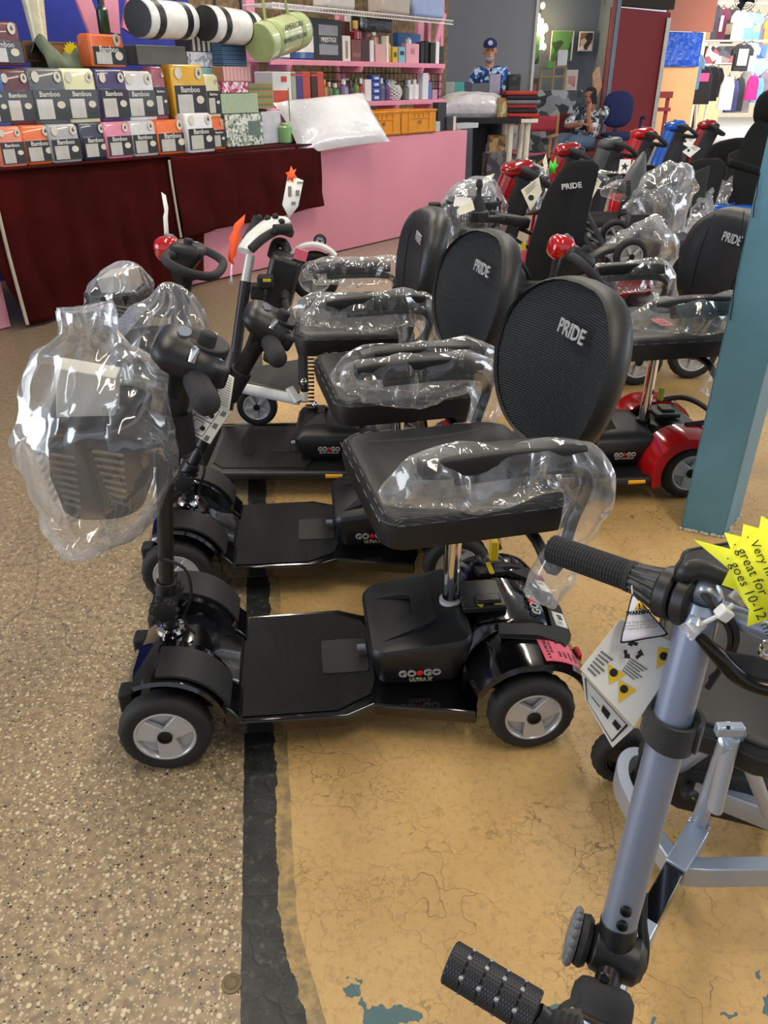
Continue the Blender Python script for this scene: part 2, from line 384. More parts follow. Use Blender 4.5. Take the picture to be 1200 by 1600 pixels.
    grime = step(nz(0.9, 4), .45, .7); tn = mix(math_('MULTIPLY', grime, step(Y, 1.7, 2.6)), tn, '8a7347')
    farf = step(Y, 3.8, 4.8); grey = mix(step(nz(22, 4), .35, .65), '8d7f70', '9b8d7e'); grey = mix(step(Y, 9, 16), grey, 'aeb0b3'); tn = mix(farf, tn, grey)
    # --- black band with ragged right edge
    wob = math_('MULTIPLY', math_('SUBTRACT', nz(16, 5, .65), .5), .035)
    wid = math_('ADD', .066, math_('MULTIPLY', step(Y, .86, .66), .045)); wid = math_('ADD', wid, wob)
    bk = mix(step(nz(26, 6, .7), .40, .62), '1b1d1c', '2c2f2d'); bk = mix(math_('MULTIPLY', step(nz(45, 6, .75), .55, .66), .7), bk, '5f6259')
    edge = mix(step(nz(34, 4, .65), .4, .6), '857351', 'b3945f')
    yl = math_('GREATER_THAN', nz(29, 3), .665); edge = mix(math_('MULTIPLY', yl, .6), edge, 'b59426')
    right = mix(math_('GREATER_THAN', math_('ADD', d, math_('MULTIPLY', wob, 1.4)), math_('ADD', wid, .030)), edge, tn)
    right = mix(math_('LESS_THAN', d, wid), right, bk)
    nostrip = math_('GREATER_THAN', Y, 5.2); right = mix(nostrip, right, grey)
    wl = math_('MULTIPLY', math_('SUBTRACT', nz(40, 3), .5), .006)
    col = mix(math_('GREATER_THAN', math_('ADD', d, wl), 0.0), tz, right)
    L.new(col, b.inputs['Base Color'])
    rr = math_('ADD', .30, math_('MULTIPLY', nz(30, 4), .3)); L.new(rr, b.inputs['Roughness'])
    bp = n.new('ShaderNodeBump'); bp.inputs['Strength'].default_value = .35; bp.inputs['Distance'].default_value = .004
    isr = math_('GREATER_THAN', d, 0.0)
    hh = math_('MULTIPLY', isr, math_('ADD', nz(30, 5, .6), math_('MULTIPLY', math_('MINIMUM', ck, .05), 6.0))); L.new(hh, bp.inputs['Height']); L.new(bp.outputs[0], b.inputs['Normal'])
    return m
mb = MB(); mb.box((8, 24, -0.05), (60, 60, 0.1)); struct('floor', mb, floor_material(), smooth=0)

# teal post
c1, c2, c3 = gz(1062, 826), gz(1130, 840), gz(1156, 805)
c4 = c1 + (c3 - c2); mb = MB(); lean = Vector((0.035, 0.0, 0))
bot = [c1, c2, c3, c4]; top = [p + Vector((0, 0, 3.4)) + lean for p in bot]
mb.add(bot + top, [(3,2,1,0), (4,5,6,7), (0,1,5,4), (1,2,6,5), (2,3,7,6), (3,0,4,7)])
teal = mat('teal_paint', '588698', 0.42, bump=(24, .35, .004), var=(5, .10))
post = mb.build('support_post', teal, bevel=.006); tag(post, 'teal painted square timber post rising from the tan floor at the right', 'post')
mb = MB()
for k, (a, b_) in enumerate((((1163, 330), (1142, 500)), ((1188, 270), (1176, 340)))):
    P = [gp(a[0] + (b_[0]-a[0])*t + rng.uniform(-1, 1), a[1] + (b_[1]-a[1])*t, c1 + Vector((0, -.002, 0)), (c2-c1).cross(Vector((0, 0, 1)))) for t in [i/8 for i in range(9)]]
    mb.tube(P, .0016, 5)
mb.build('drying_crack', mat('crack_dark', '12202a', .9), post)
mb = MB()
for k in range(26):
    t = k/25; p = c1.lerp(c2, t*2) if t < .5 else c2.lerp(c3, t*2-1)
    mb.ell(p + Vector((rng.uniform(-.006, .006), rng.uniform(-.008, 0), .004)), (.008, .006, .005), 7, 4)
mb.build('crumbled_paint', mat('crumb', 'b9b4a2', .9), post)

# ================================================================ WHEELS
def wheel(root, c, r=0.097, w=0.058, side=1, spokes=3, rimmat='rim', name='wheel', rimr=.66, tread=True):
    """axle along local y, c is the centre"""
    c = Vector(c); mb = MB(); n = 48; prof = []
    for k in range(13):
        a = PI*k/12; prof.append((r - w*.42*(1-math.sin(a)**.6), -math.cos(a)*w/2))
    prof = [(r*rimr, -w*.42)] + prof + [(r*rimr, w*.42)]
    rings = []
    for i in range(n):
        t = 2*PI*i/n; ring = []
        for rr, y in prof:
            q = rr + (.0022 if (tread and i % 2 and rr > r*.93) else 0); ring.append(c + Vector((q*math.cos(t), y, q*math.sin(t))))
        rings.append(ring)
    mb.loft(rings, False, True); o = mb.build(name, 'rubber', root, smooth=60)
    mb = MB(); s = side; ro = r*(rimr+.02)
    mb.lathe([(ro, -w*.40), (ro, w*.42), (ro*.93, w*.46), (ro*.88, w*.40), (ro*.84, w*.16), (ro*.2, w*.10), (.001, w*.10)], c, (0, s, 0), 36, False)
    for k in range(spokes):
        a = PI/2 + 2*PI*k/spokes + .12
        R = Matrix.Rotation(a, 3, 'Y')
        x0, x1 = ro*.02, ro*.88; hw0, hw1 = ro*(.24 if spokes == 3 else .11), ro*(.42 if spokes == 3 else .14)
        poly = [(x0, -hw0), (x1, -hw1), (x1, hw1), (x0, hw0)]
        vs = []
        for yy in (w*.18, w*.44):
            for px_, pz in poly: vs.append(c + R @ Vector((px_, 0, pz)) + Vector((0, s*yy*(1 if px_ < x1*.9 else .95), 0)))
        mb.add(vs, [(0,1,2,3), (7,6,5,4), (0,4,5,1), (1,5,6,2), (2,6,7,3), (3,7,4,0)])
    ri = mb.build('rim', rimmat, o, smooth=40, bevel=.0015)
    mb = MB(); mb.lathe([(ro*.24, w*.2), (ro*.24, w*.50), (ro*.17, w*.52), (ro*.16, w*.46), (ro*.05, w*.46)], c, (0, s, 0), 20, True)
    mb.build('hub_cap', 'darksteel', o)
    return o

def arc_fender(root, wc, r, y0, y1, a0, a1, thick=.010, m='gloss', name='fender', flare=0.0, lip=.012, n=16, inner=False):
    """curved mudguard over a wheel, angles from +x axis"""
    mb = MB(); rings = []
    for i in range(n+1):
        a = rad(a0 + (a1-a0)*i/n); R = r + flare*abs(math.cos(a))
        ca, sa = math.cos(a), math.sin(a); P = lambda q, y: Vector((wc[0] + q*ca, y, wc[2] + q*sa*1.02))
        s = 1 if y1 > y0 else -1
        rings.append([P(R, y0), P(R+.002, y0*.4+y1*.6), P(R-.006, y1-s*.004), P(R-lip-.008, y1), P(R-lip-thick, y1-s*.006), P(R-thick-.003, y0*.4+y1*.6), P(R-thick, y0)])
    mb.loft(rings, True)
    if inner:
        s = 1 if y1 > y0 else -1; top_ = [r_[0] for r_ in rings]; lo = [Vector((p.x, p.y, .085)) for p in top_]
        mb.loft([[a_, b_, b_ - Vector((0, s*.008, 0)), a_ - Vector((0, s*.008, 0))] for a_, b_ in zip(top_, lo)], True)
    return mb.build(name, m, root, smooth=50)

# ================================================================ SEAT, ARMRESTS
def seat_parts(root, post=.146, yaw=8, z=.60, wdt=.43, dep=.40, style='mesh', arms=True, th=.075, mark='PRIDE', back_h=.352, cx=.015, arm_z=.725, backyaw=5, tilt=10, leatherm='carbon', far=False, sticker=False):
    A = Matrix.Translation((post, 0, 0)) @ Matrix.Rotation(rad(yaw), 4, 'Z')
    # cushion: rounded slab with piping
    mb = MB(); mb.T = A
    def ring(sx, sy, zz, r): return [Vector((cx + p[0], p[1], zz)) for p in rrect(sx, sy, r, 5)]
    a, b_ = dep/2, wdt/2
    mb.use('side'); mb.loft([ring(a*.86, b_*.86, z-th, .04), ring(a*.97, b_*.97, z-th+.006, .05), ring(a, b_, z-th*.5, .055), ring(a*.995, b_*.995, z-.016, .055)], True)
    mb.use(leatherm)
    mb.loft([ring(a*.995, b_*.995, z-.0165, .055), ring(a*.975, b_*.975, z-.006, .055), ring(a*.90, b_*.88, z+.002, .05), ring(a*.7, b_*.62, z-.004, .05), ring(a*.3, b_*.3, z-.008, .02)], True)
    cu = mb.build('seat_cushion', None, root, smooth=60)
    if not far:
        mb = MB(); mb.T = A
        for q, zz in ((.955, -.0035), (.995, -.014)):
            pts = [Vector((cx + p[0]*q, p[1]*q, z + zz + .0012)) for p in rrect(a, b_, .055, 6)]
            pts = spline(pts, 11, True)
            for i in range(0, len(pts)-1, 2): mb.tube([pts[i], pts[i+1]], .0007, 3)
        for sy in (-1, 1):
            P = [Vector((cx + a*(.93 - 1.8*t), sy*b_*(.82 - .17*math.sin(PI*min(1, t*1.1))**.5), z - .0005)) for t in [i/110 for i in range(111)]]
            for off in (0, .006):
                for i in range(0, 110, 2): mb.tube([P[i] + Vector((0, off, .0010)), P[i+1] + Vector((0, off, .0010))], .0006, 3)
        mb.build('stitching', 'stitch', cu)
    # backrest: curved shell, leaning back
    th_ = rad(tilt); bz = z + .005; bx = cx - a + .060
    B_ = A @ Matrix.Translation((bx, 0, 0)) @ Matrix.Rotation(rad(backyaw), 4, 'Z') @ Matrix.Translation((-bx, 0, 0))
    def bp(u, v, off=0.0):      # u -1..1 across, v 0..1 up
        wv = (.66 + .34*min(1, v*2.2)**.8) if style == 'mesh' else (.86 + .14*min(1, v*2.0))
        hw = b_*.98*wv * (1 - (.10*max(0, (v-.75)*4)**2))
        zz = v*back_h*(1 - .10*abs(u)**3*v) if v > .5 else v*back_h
        curve = -.035*math.cos(u*PI/2) + .012*math.sin(v*PI)
        x = bx - math.tan(th_)*zz - curve*-1*.9 - off - .03
        return Vector((x, u*hw, bz + zz))
    def outline(off, k, n=44):
        o = []
        for i in range(n):
            t = 2*PI*i/n; e_ = .62 if style == 'mesh' else .5
            u = math.copysign(abs(math.cos(t))**e_, math.cos(t))*k; v = .5 + .5*math.copysign(abs(math.sin(t))**e_, math.sin(t))*k
            o.append(bp(u, v, off))
        return o
    mb = MB(); mb.T = B_
    if style == 'mesh':
        mb.loft([outline(.0, .955), outline(-.006, .975), outline(.0, 1.0), outline(.030, 1.0), outline(.050, .93), outline(.05, .8)], False)
        mb.loft([outline(.05, .93), outline(.05, .6), outline(.05, .4), outline(.05, .2), outline(.05, .05)], True)
        bo = mb.build('backrest', 'side', root, smooth=60)
        mb = MB(); mb.T = B_; mb.loft([outline(.003, .965), outline(.008, .85), outline(.010, .7), outline(.011, .55), outline(.012, .4), outline(.013, .2), outline(.013, .01)], False)
        mb.build('mesh_panel', 'mesh', bo, smooth=60)
    else:
        mb.loft([outline(.0, .62), outline(-.004, .8), outline(.004, .94), outline(.03, 1.0), outline(.06, .98), outline(.075, .86)], False)
        mb.loft([outline(.075, .86), outline(.08, .4), outline(.08, .03)], True); mb.loft([outline(.0, .62), outline(.001, .45), outline(.002, .3), outline(.003, .15), outline(.003, .01)], False)
        bo = mb.build('backrest', 'leather', root, smooth=60)
        if not far:
            mb = MB(); mb.T = B_
            for s in (-1, 1): mb.tube([bp(s*.52, v, -.0005) for v in (.05, .2, .35, .5, .65, .8, .93)], .0016, 6, smooth=3)
            mb.build('seam', mat('seam_dark', '0c0c0d', .8), bo)
    if mark:
        c0 = B_ @ bp(.14, .74, 0); xx = (B_ @ bp(.40, .74) - B_ @ bp(-.1, .74)); yy = B_ @ bp(.1, .9) - B_ @ bp(.1, .6)
        M_ = basis(c0, xx, yy); M_.translation += M_.col[2].xyz*.009
        sm = back_h*.085
        text('lettering', mark, sm*1.35, M_, 'silverpaint', bo, .0015, .0008)
    # bracket
    mb = MB(); mb.T = A
    for s in (-1, 1): mb.tube([(bx + .06, s*.11, z-th-.005), (bx - .03, s*.11, z-th-.005), (bx - .105, s*.11, z - .02), (bx - .130, s*.11, z + .14)], .011, 8, smooth=4)
    mb.box((cx, 0, z-th-.012), (dep*.6, wdt*.6, .02)); mb.build('seat_bracket', 'darksteel', root, bevel=.002)
    out_ = []
    if arms:
        for s in (1, -1):
            mb = MB(); mb.T = A; y = s*(b_ + .045); x1 = bx - .0
            mb.tube([(x1 + .22, y, arm_z - .03), (x1 + .02, y, arm_z - .03), (x1 - .035, y, arm_z - .06), (x1 - .015, y, z - .02), (x1 + .01, y, z - th - .05), (x1+.02, y - s*.07, z - th - .02), (x1 + .02, y - s*.2, z-th-.02)], .0115, 10, smooth=5)
            o = mb.build('armrest', 'satin', root, smooth=60)
            mb = MB(); mb.T = A
            Rg = []
            for i in range(9):
                t = i/8; q = .75 if i in (0, 8) else 1; x = x1 + .285 - .30*t
                Rg.append([Vector((x, y + p[0]*q, arm_z + p[1]*q + (.006*math.sin(t*PI)))) for p in rrect(.027, .020, .008, 3)])
            mb.loft(Rg, True); mb.build('arm_pad', 'side', o, smooth=50)
            out_.append((A, y, x1, arm_z))
    if sticker:
        mb = MB(); mb.T = A; mb.box((cx - .02, .03, z + .0045), (.045, .085, .001)); st = mb.build('sticker', 'pinkst', root, label='small pink printed sticker on the seat')
        mb = MB(); mb.T = A
        for k in range(3): mb.box((cx - .03 + k*.011, .03, z + .0056), (.003, .06, .0006))
        mb.build('printing', 'ink', st)
    return A, out_

def lathe_post(root, x, z0, z1, r=.019, name='seat_post', label=True, ring=True):
    mb = MB(); mb.cyl((x, 0, z0), (x, 0, z1), r, n=24); o = mb.build(name, 'chrome', root)
    if ring:
        mb = MB(); mb.lathe([(r, 0), (r+.006, 0), (r+.006, .016), (r, .016)], (x, 0, z0 + .0), (0, 0, 1), 24); mb.build('collar', 'white' if label else 'darksteel', o, label='white printed collar' if label else None)
    return o

# ================================================================ TILLERS
def column(root, pts, radii, name='steering_column', m='satin'):
    mb = MB(); mb.tube(pts, radii, 18, smooth=0); return mb.build(name, m, root)
def pivot_parts(root, p, up, m='satin'):
    p = Vector(p); mb = MB()
    mb.cyl(p + Vector((0, -.034, 0)), p + Vector((0, .034, 0)), .026, n=24); mb.cyl(p - Vector((0, 0, .075)), p, .017)
    for s in (-1, 1): mb.lathe([(.022, .030), (.028, .034), (.026, .050), (.010, .052)], p, (0, s, 0), 20)
    mb.lathe([(.02, -.02), (.024, .0), (.022, .05)], p, up, 20)
    o = mb.build('tiller_pivot', m, root, bevel=.002)
    mb = MB()
    for s in (-1, 1):
        for k in range(10):
            a = 2*PI*k/10; mb.ell(p + Vector((.027*math.cos(a), s*.043, .027*math.sin(a))), (.007, .008, .007), 8, 5)
    mb.build('adjusting_knob', 'matte', o)
    mb = MB(); mb.lathe([(.018, -.090), (.030, -.088), (.033, -.080), (.030, -.072), (.022, -.070), (.019, -.076)], p, (0, 0, 1), 28); mb.build('chrome_collar', 'chrome', root)
    return o
def basket(root, c, w=.30, d=.21, h=.22, mirror=1, rows=8, open_=True):
    """basket in front of the tiller; c = centre of the rim"""
    c = Vector(c)
    def ring(q, z, inset=0):
        o = []
        for px_, py_ in rrect(d/2*q - inset, w/2*q - inset, min(.075, d/2*.8)*q, 6):
            sag = (-.02 if px_ > 0 else 0)*0
            o.append(c + Vector((px_, py_, z + sag)))
        return o
    mb = MB()
    mb.loft([ring(1.0, 0, .006), ring(1.03, 0), ring(1.03, -.012), ring(1.0, -.014), ring(.93, -h*.5), ring(.84, -h*.93), ring(.76, -h), ring(.3, -h)], True)
    mb.loft([ring(1.0, 0, .006), ring(.91, -h*.5, .005), ring(.80, -h*.9, .005), ring(.3, -h*.93)], True)
    o = mb.build('basket', mat('basket_black', '242527', .5, bump=(300, .2, .0006)), root, smooth=50)
    # slots: light showing slits on the side, front
    mb = MB(); sl = mat('basket_slot', '6e6a63', .7)
    for k in range(rows):
        z = -h*(.20 + .66*k/rows); q = 1.0 - .075*(k/rows)*2
        L_ = (.060 - .004*k); yy = w/2*q*.985 + .0025
        for s in (1, -1):
            for x0 in (-.045, .040):
                a_ = c + Vector((x0 - L_/2*.9, s*yy*.982, z - .006)); b2 = c + Vector((x0 + L_/2*.9, s*yy*.982, z + .006)); mb.tube([a_, b2], .0034, 6)
        for y0 in (-.07, .0, .07):
            xx = d/2*q*.985; mb.tube([c + Vector((xx*.985, y0 - .025, z)), c + Vector((xx*.985, y0 + .025, z))], .0034, 6)
    mb.build('slots', sl, o)
    mb = MB(); mb.box(c + Vector((-d/2 - .028, 0, -.055)), (.07, .045, .075)); mb.cyl(c + Vector((-d/2 - .058, 0, -.095)), c + Vector((-d/2 - .058, 0, -.015)), .031, n=20); mb.build('basket_clamp', 'matte', o, bevel=.005)
    return o
def console_ultra(root, p, ax, s=1.0, docs=True):
    """two-grip control head; p = top of column, ax = column direction"""
    p = Vector(p); ax = Vector(ax).normalized()
    M_ = basis(p, (0, 1, 0), Vector((1, 0, 0)) + ax*.15); M_ = Matrix.Translation(p) @ Matrix.Rotation(math.atan2(-ax.x, ax.z)*-1*-1 if False else 0, 4, 'Y')
    lean_ = math.atan2(ax.x, ax.z); M_ = Matrix.Translation(p) @ Matrix.Rotation(lean_, 4, 'Y')
    mb = MB(); mb.T = M_
    def ring(a, b_, z, cx=0, r=.03): return [Vector((cx + q[0]*s, q[1]*s, z*s)) for q in rrect(a, b_, min(r, a*.9, b_*.9), 5)]
    mb.loft([ring(.022, .022, -.075), ring(.026, .028, -.05), ring(.030, .040, -.025), ring(.050, .066, -.012, .0), ring(.066, .078, .004, .002, .035), ring(.067, .078, .022, .002, .035), ring(.058, .070, .040, .004, .035), ring(.040, .052, .050, .010, .03), ring(.02, .03, .053, .012)], True)
    o = mb.build('control_console', 'satin', root, smooth=50)
    mb = MB(); mb.T = M_; mb.loft([[Vector((-.022 + .042*math.cos(t)*1.0, .056*math.sin(t), z)) for t in [2*PI*i/24 for i in range(24)]] for z in (.035, .053)], True); mb.build('top_plate', 'matte', o, bevel=.003)
    mb = MB(); mb.T = M_; mb.box((-.040, 0, .012), (.070, .140, .044)); mb.build('rear_panel', 'satin', o, bevel=.010, seg=3)
    mb = MB(); mb.T = M_; mb.lathe([(.017, .045), (.016, .072), (.012, .076)], (-.020, .026, 0), (0, 0, 1), 22); mb.build('speed_dial', 'grip', o)
    mb = MB(); mb.T = M_; mb.loft([[Vector((.024 + .013*math.cos(t), .004 + .032*math.sin(t), z)) for t in [2*PI*i/24 for i in range(24)]] for z in (.049, .056)], True); mb.build('battery_gauge', mat('gauge_face', '50565c', .08, coat=1), o, label='glossy oval battery gauge')
    mb = MB(); mb.T = M_; mb.lathe([(.009, .03), (.009, .052), (.006, .058)], (-.006, .078, 0), (0, 0, 1), 14); mb.build('key_switch', 'chrome', o)
    mb = MB(); mb.T = M_; mb.box((-.024, .008, .062), (.02, .02, .018)); mb.build('film_cap', 'milky', o)
    for sg in (1, -1):
        mb = MB(); mb.T = M_
        mb.tube([(-.014, sg*.050, -.004), (-.022, sg*.070, -.006), (-.050, sg*.128, -.016)], [.018*s, .0245*s, .0255*s], 18)
        mb.ell((-.050, sg*.128, -.016), (.0255*s, .0255*s, .0255*s), 16, 8)
        mb.build('hand_grip', 'grip', o)
    for sg in (1, -1):
        mb = MB(); mb.T = M_; mb.box((-.046, sg*.045, -.040), (.040, .050, .042)); mb.build('speed_lever', 'matte', o, bevel=.008)
    text('lettering', 'P', .012, M_ @ basis((-.055, .050, .0415), (0, -1, 0), (1, 0, 0)), 'silverpaint', o)
    return o
def console_loop(root, p, ax, s=1.0, cap='red', capname='red', film=False, long=False):
    """delta loop handle; p top of column"""
    p = Vector(p); ax = Vector(ax).normalized(); M_ = Matrix.Translation(p) @ Matrix.Rotation(math.atan2(ax.x, ax.z), 4, 'Y')
    mb = MB(); mb.T = M_
    def ring(a, b_, z, cx=0, r=.02): return [Vector((cx + q[0]*s, q[1]*s, z*s)) for q in rrect(a, b_, min(r, a*.9, b_*.9), 4)]
    mb.loft([ring(.022, .026, -.11), ring(.030, .034, -.06, .01), ring(.052, .045, -.02, .01), ring(.060, .052, .01, .0), ring(.055, .048, .03, -.004), ring(.04, .036, .042, -.01)], True)
    o = mb.build('control_console', 'satin', root, smooth=50)
    mb = MB(); mb.T = M_; mb.ell(*(((.050*s, 0, .002*s), (.085*s, .062*s, .036*s)) if long else ((.062*s, 0, .008*s), (.042*s, .046*s, .040*s))), 18, 12, R=Matrix.Rotation(.5 if long else .35, 3, 'Y'), p=.72); mb.build('light_cover', cap, o, label='glossy %s headlight shroud' % capname)
    mb = MB(); mb.T = M_; mb.box((.060*s, 0, (.046 if not long else .036)*s), (.032, .030, .016)); mb.build('horn_panel', mat('panel_grey', '5b5d61', .4), o, bevel=.006, label='grey top panel')
    mb = MB(); mb.T = M_; mb.lathe([(.016, .03), (.015, .056), (.011, .058)], (-.006, .018, 0), (0, 0, 1), 18); mb.build('speed_dial', 'grip', o)
    mb = MB(); mb.T = M_; mb.box((-.02, -.018, .042), (.028, .022, .006)); mb.build('battery_gauge', mat('gauge_face', '50565c', .08, coat=1), o, bevel=.002)
    mb = MB(); mb.T = M_
    P = [(.030, .040, .0), (.045, .10, .004), (.020, .165, .0), (-.05, .172, -.014), (-.105, .12, -.022), (-.118, 0, -.026), (-.105, -.12, -.022), (-.05, -.172, -.014), (.020, -.165, .0), (.045, -.10, .004), (.030, -.04, 0)]
    mb.tube([(a*s, b_*s, c_*s) for a, b_, c_ in P], .0145*s, 14, smooth=6); mb.build('loop_handle', 'grip', o)
    return o
def cable(root, pts, r=.0035, name='cable'):
    mb = MB(); mb.tube(pts, r, 8, smooth=6); return mb.build(name, 'matte', root)

# ================================================================ ULTRA (glossy black) SCOOTER
def scooter_ultra(label, R, hd, tiller, seat_yaw=8, stickers=True, mark2='ULTRA X', seat_cx=.015, tilt=10):
    root = thing('mobility_scooter', label, 'mobility scooter', (R[0], R[1], 0), hd)
    L_, ft = .785, .19
    for s in (1, -1):
        wheel(root, (L_, s*.195, .097), .097, .055, s); wheel(root, (0, s*.215, .095), .095, .062, s)
    # chassis + front body
    mb = MB()
    def sec(x, pts): return [Vector((x, y, z)) for y, z in pts]
    def body(x, hw, z0, z1): return sec(x, [(-hw, z0), (hw, z0), (hw*1.02, (z0+z1)/2), (hw*.78, z1), (0, z1+.006), (-hw*.78, z1), (-hw*1.02, (z0+z1)/2)])
    mb.loft([body(.635, .10, .07, .115), body(.68, .105, .065, .150), body(.73, .10, .065, .195), body(.80, .095, .07, .205), body(.85, .10, .07, .165), body(.885, .085, .085, .120)], True)
    mb.build('front_cowl', 'gloss', root, bevel=.004, smooth=40)
    mb = MB(); mb.box((.80, 0, .068), (.035, .34, .03)); mb.box((.3, 0, .07), (.75, .12, .03)); mb.cyl((0, -.19, .095), (0, .19, .095), .013); mb.box((.86, 0, .06), (.05, .30, .02)); mb.build('chassis', 'darksteel', root, bevel=.004)
    for s in (1, -1):
        mb = MB(); mb.box((.880, s*.095, .105), (.035, .045, .055)); mb.build('bumper_corner', 'matte', root, bevel=.006)
        arc_fender(root, (L_, 0, .105), .132, s*.085, s*.208, 170, 66, flare=.004, lip=.006, inner=True)
        f = root.children[-1]
        mb = MB(); rings = []
        for i in range(9):
            a = rad(163 - 75*i/8); q = .1350 + .010*abs(math.cos(a)); P = lambda y, d_=0: Vector((L_ + (q+d_)*math.cos(a), y, .105 + (q+d_)*math.sin(a)*1.02))
            rings.append([P(s*.100), P(s*.196), P(s*.196, -.006), P(s*.100, -.006)])
        mb.loft(rings, True); mb.build('grip_patch', 'tread', f, smooth=60)
        mb = MB(); mb.loft([[Vector((.665, s*.19, .078)), Vector((.665, s*.09, .078)), Vector((.665, s*.09, .150)), Vector((.665, s*.19, .150))], [Vector((.630, s*.19, .07)), Vector((.630, s*.09, .07)), Vector((.630, s*.09, .108)), Vector((.630, s*.19, .108))]], True)
        mb.build('kick_plate', 'gloss', root, bevel=.004)
    # deck tray
    half = [(.645, .10), (.655, .19), (.40, .195), (.34, .165), (.31, .175), (.12, .215), (.10, .15)]
    out_ = half + [(x, -y) for x, y in half[::-1]]; out_ = out_[::-1]
    mb = MB(); mb.prism(out_, .062, .098); mb.build('floor_tray', 'gloss', root, bevel=.005)
    half = [(.655, .075), (.630, .085), (.628, .178), (.42, .178), (.345, .135), (.33, .09)]
    o2 = (half + [(x, -y) for x, y in half[::-1]])[::-1]
    mb = MB(); mb.prism(o2, .098, .1025); rm = mb.build('rubber_mat', 'mat_rib', root, bevel=.002)
    mb = MB(); mb.T = Matrix.Translation((.395, 0, 0)); mb.prism(rrect(.055, .062, .012), .1015, .105); mb.build('pocket_pad', 'tread', rm, bevel=.001)
    mb = MB(); mb.cyl((.345, 0, .125), (.365, 0, .125), .008, n=14); mb.build('charger_port', mat('grey_plug', '8d939c', .4), root)
    # battery box
    def br(x0, x1, h0, h1, z, r=.02):
        cx, a = (x0+x1)/2, (x1-x0)/2; o = []
        for q in rrect(a, h0, r, 4):
            t = (q[0]+a)/(2*a); o.append(Vector((cx + q[0], q[1]*(1 + (h1/h0-1)*(1-t)), z + .035*(1-t) if z > .15 else z)))
        return o
    mb = MB(); mb.loft([br(.150, .318, .105, .11, .099), br(.140, .326, .118, .125, .12), br(.116, .344, .134, .150, .186, .03), br(.116, .343, .134, .150, .199, .03), br(.121, .338, .130, .146, .208, .03), br(.14, .32, .115, .13, .2125, .02)], True)
    bx = mb.build('battery_box', mat('box_black', '16181b', .42, bump=(500, .3, .0004)), root, smooth=40)
    mb = MB(); zt = .2135
    O = [(.318, -.070, 0), (.225, -.080, .030), (.190, -.058, .034), (.190, .062, .034), (.228, .086, .030), (.316, .098, 0)]; I = [(.262, -.048, .024), (.236, -.032, .034), (.236, .034, .034), (.262, .054, .024)]
    V = [(x, y, zt + z) for x, y, z in O + I]; nV = len(V)
    V += [(x, y, max(zt - .002, z - .014)) for x, y, z in V]
    tf = [(0, 1, 6), (1, 2, 7, 6), (2, 3, 8, 7), (3, 4, 9, 8), (4, 5, 9)]
    fs = tf + [tuple(nV + i for i in f[::-1]) for f in tf]
    for a_, b_ in ((0, 1), (1, 2), (2, 3), (3, 4), (4, 5), (5, 9), (9, 8), (8, 7), (7, 6), (6, 0)): fs.append((b_, a_, nV + a_, nV + b_))
    mb.add(V, fs)
    mb.build('carry_handle', 'matte', bx, bevel=.003)
    for k, (t_, sz, mm, dz) in enumerate((('GO', .026, 'silverpaint', 0), ('GO', .026, 'silverpaint', 0), (mark2, .0125, mat('khaki_letter', '9b937c', .5), -.018))):
        xx = (.262, .206, .232)[k]; P = Vector((xx, .1275 + (.003 if k != 9 else 0), .146 + dz))
        text('lettering', t_, sz, basis(P, (-1, .02, 0), (0, .16, 1)), mm, bx, .0018, .0007)
    mb = MB(); mb.ell((.234, .1305, .146), (.008, .002, .008), 14, 6); mb.build('red_dot', 'redink', bx)
    # seat post
    lathe_post(root, .146, .235, .535, .0195)
    # rear motor cover
    mb = MB()
    def rb(x, hw, z0, z1, k=.7): return sec(x, [(-hw, z0), (hw, z0), (hw*1.0, z0 + (z1-z0)*.55), (hw*k, z1), (0, z1+.004), (-hw*k, z1), (-hw*1.0, z0 + (z1-z0)*.55)])
    mb.loft([rb(.135, .12, .075, .20), rb(.09, .125, .075, .238), rb(.02, .125, .08, .245), rb(-.05, .125, .09, .232), rb(-.085, .11, .10, .205)], True)
    mb.build('motor_cover', 'gloss', root, bevel=.005, smooth=50)
    for s in (1, -1):
        arc_fender(root, (.0, 0, .100), .128, s*.10, s*.228, 163, 22, flare=.014, name='rear_fender', lip=.010, n=22, thick=.012)
    # rear band that carries the lift handle
    mb = MB(); z0 = .246
    P = [(.060, .135), (-.02, .150), (-.085, .155), (-.112, .11), (-.122, 0), (-.112, -.11), (-.085, -.155), (-.02, -.150), (.060, -.135), (.055, -.10), (-.02, -.105), (-.070, -.095), (-.085, 0), (-.070, .095), (-.02, .105), (.055, .10)]
    vs = []; n_ = len(P)
    for zz in (0, -.012):
        for x, y in P: vs.append(Vector((x, y, z0 + zz - max(0, -x - .02)*.42)))
    fs = [(k, (k+1) % n_, n_ + (k+1) % n_, n_+k) for k in range(n_)]
    for k in range(8):
        a_, b_, c_, d_ = k, k+1, n_-2-k, n_-1-k
        fs.append((a_, d_, c_, b_) if False else (a_, b_, c_, d_))
        fs.append((n_+a_, n_+d_, n_+c_, n_+b_))
    mb.add(vs, [f for f in fs if len(set(f)) > 2]); lb = mb.build('rear_handle', 'matte', root, bevel=.002)
    mb = MB(); mb.box((.075, 0, .252), (.10, .11, .018)); mb.box((.065, .03, .264), (.06, .03, .012)); mb.build('latch_block', 'satin', root, bevel=.004)
    mb = MB(); mb.add([(.095, .045, .2615), (.085, .058, .2615), (.077, .045, .2615)], [(0, 1, 2)]); mb.box((.045, .035, .2612), (.016, .030, .001)); mb.build('warning_label', 'lime', root)
    mb = MB(); mb.box((.012, -.145, .285), (.020, .022, .055)); mb.box((.03, -.10, .262), (.012, .05, .006)); mb.build('freewheel_lever', mat('lever_yellow', 'd9b516', .5), root, bevel=.003, label='yellow freewheel lever')
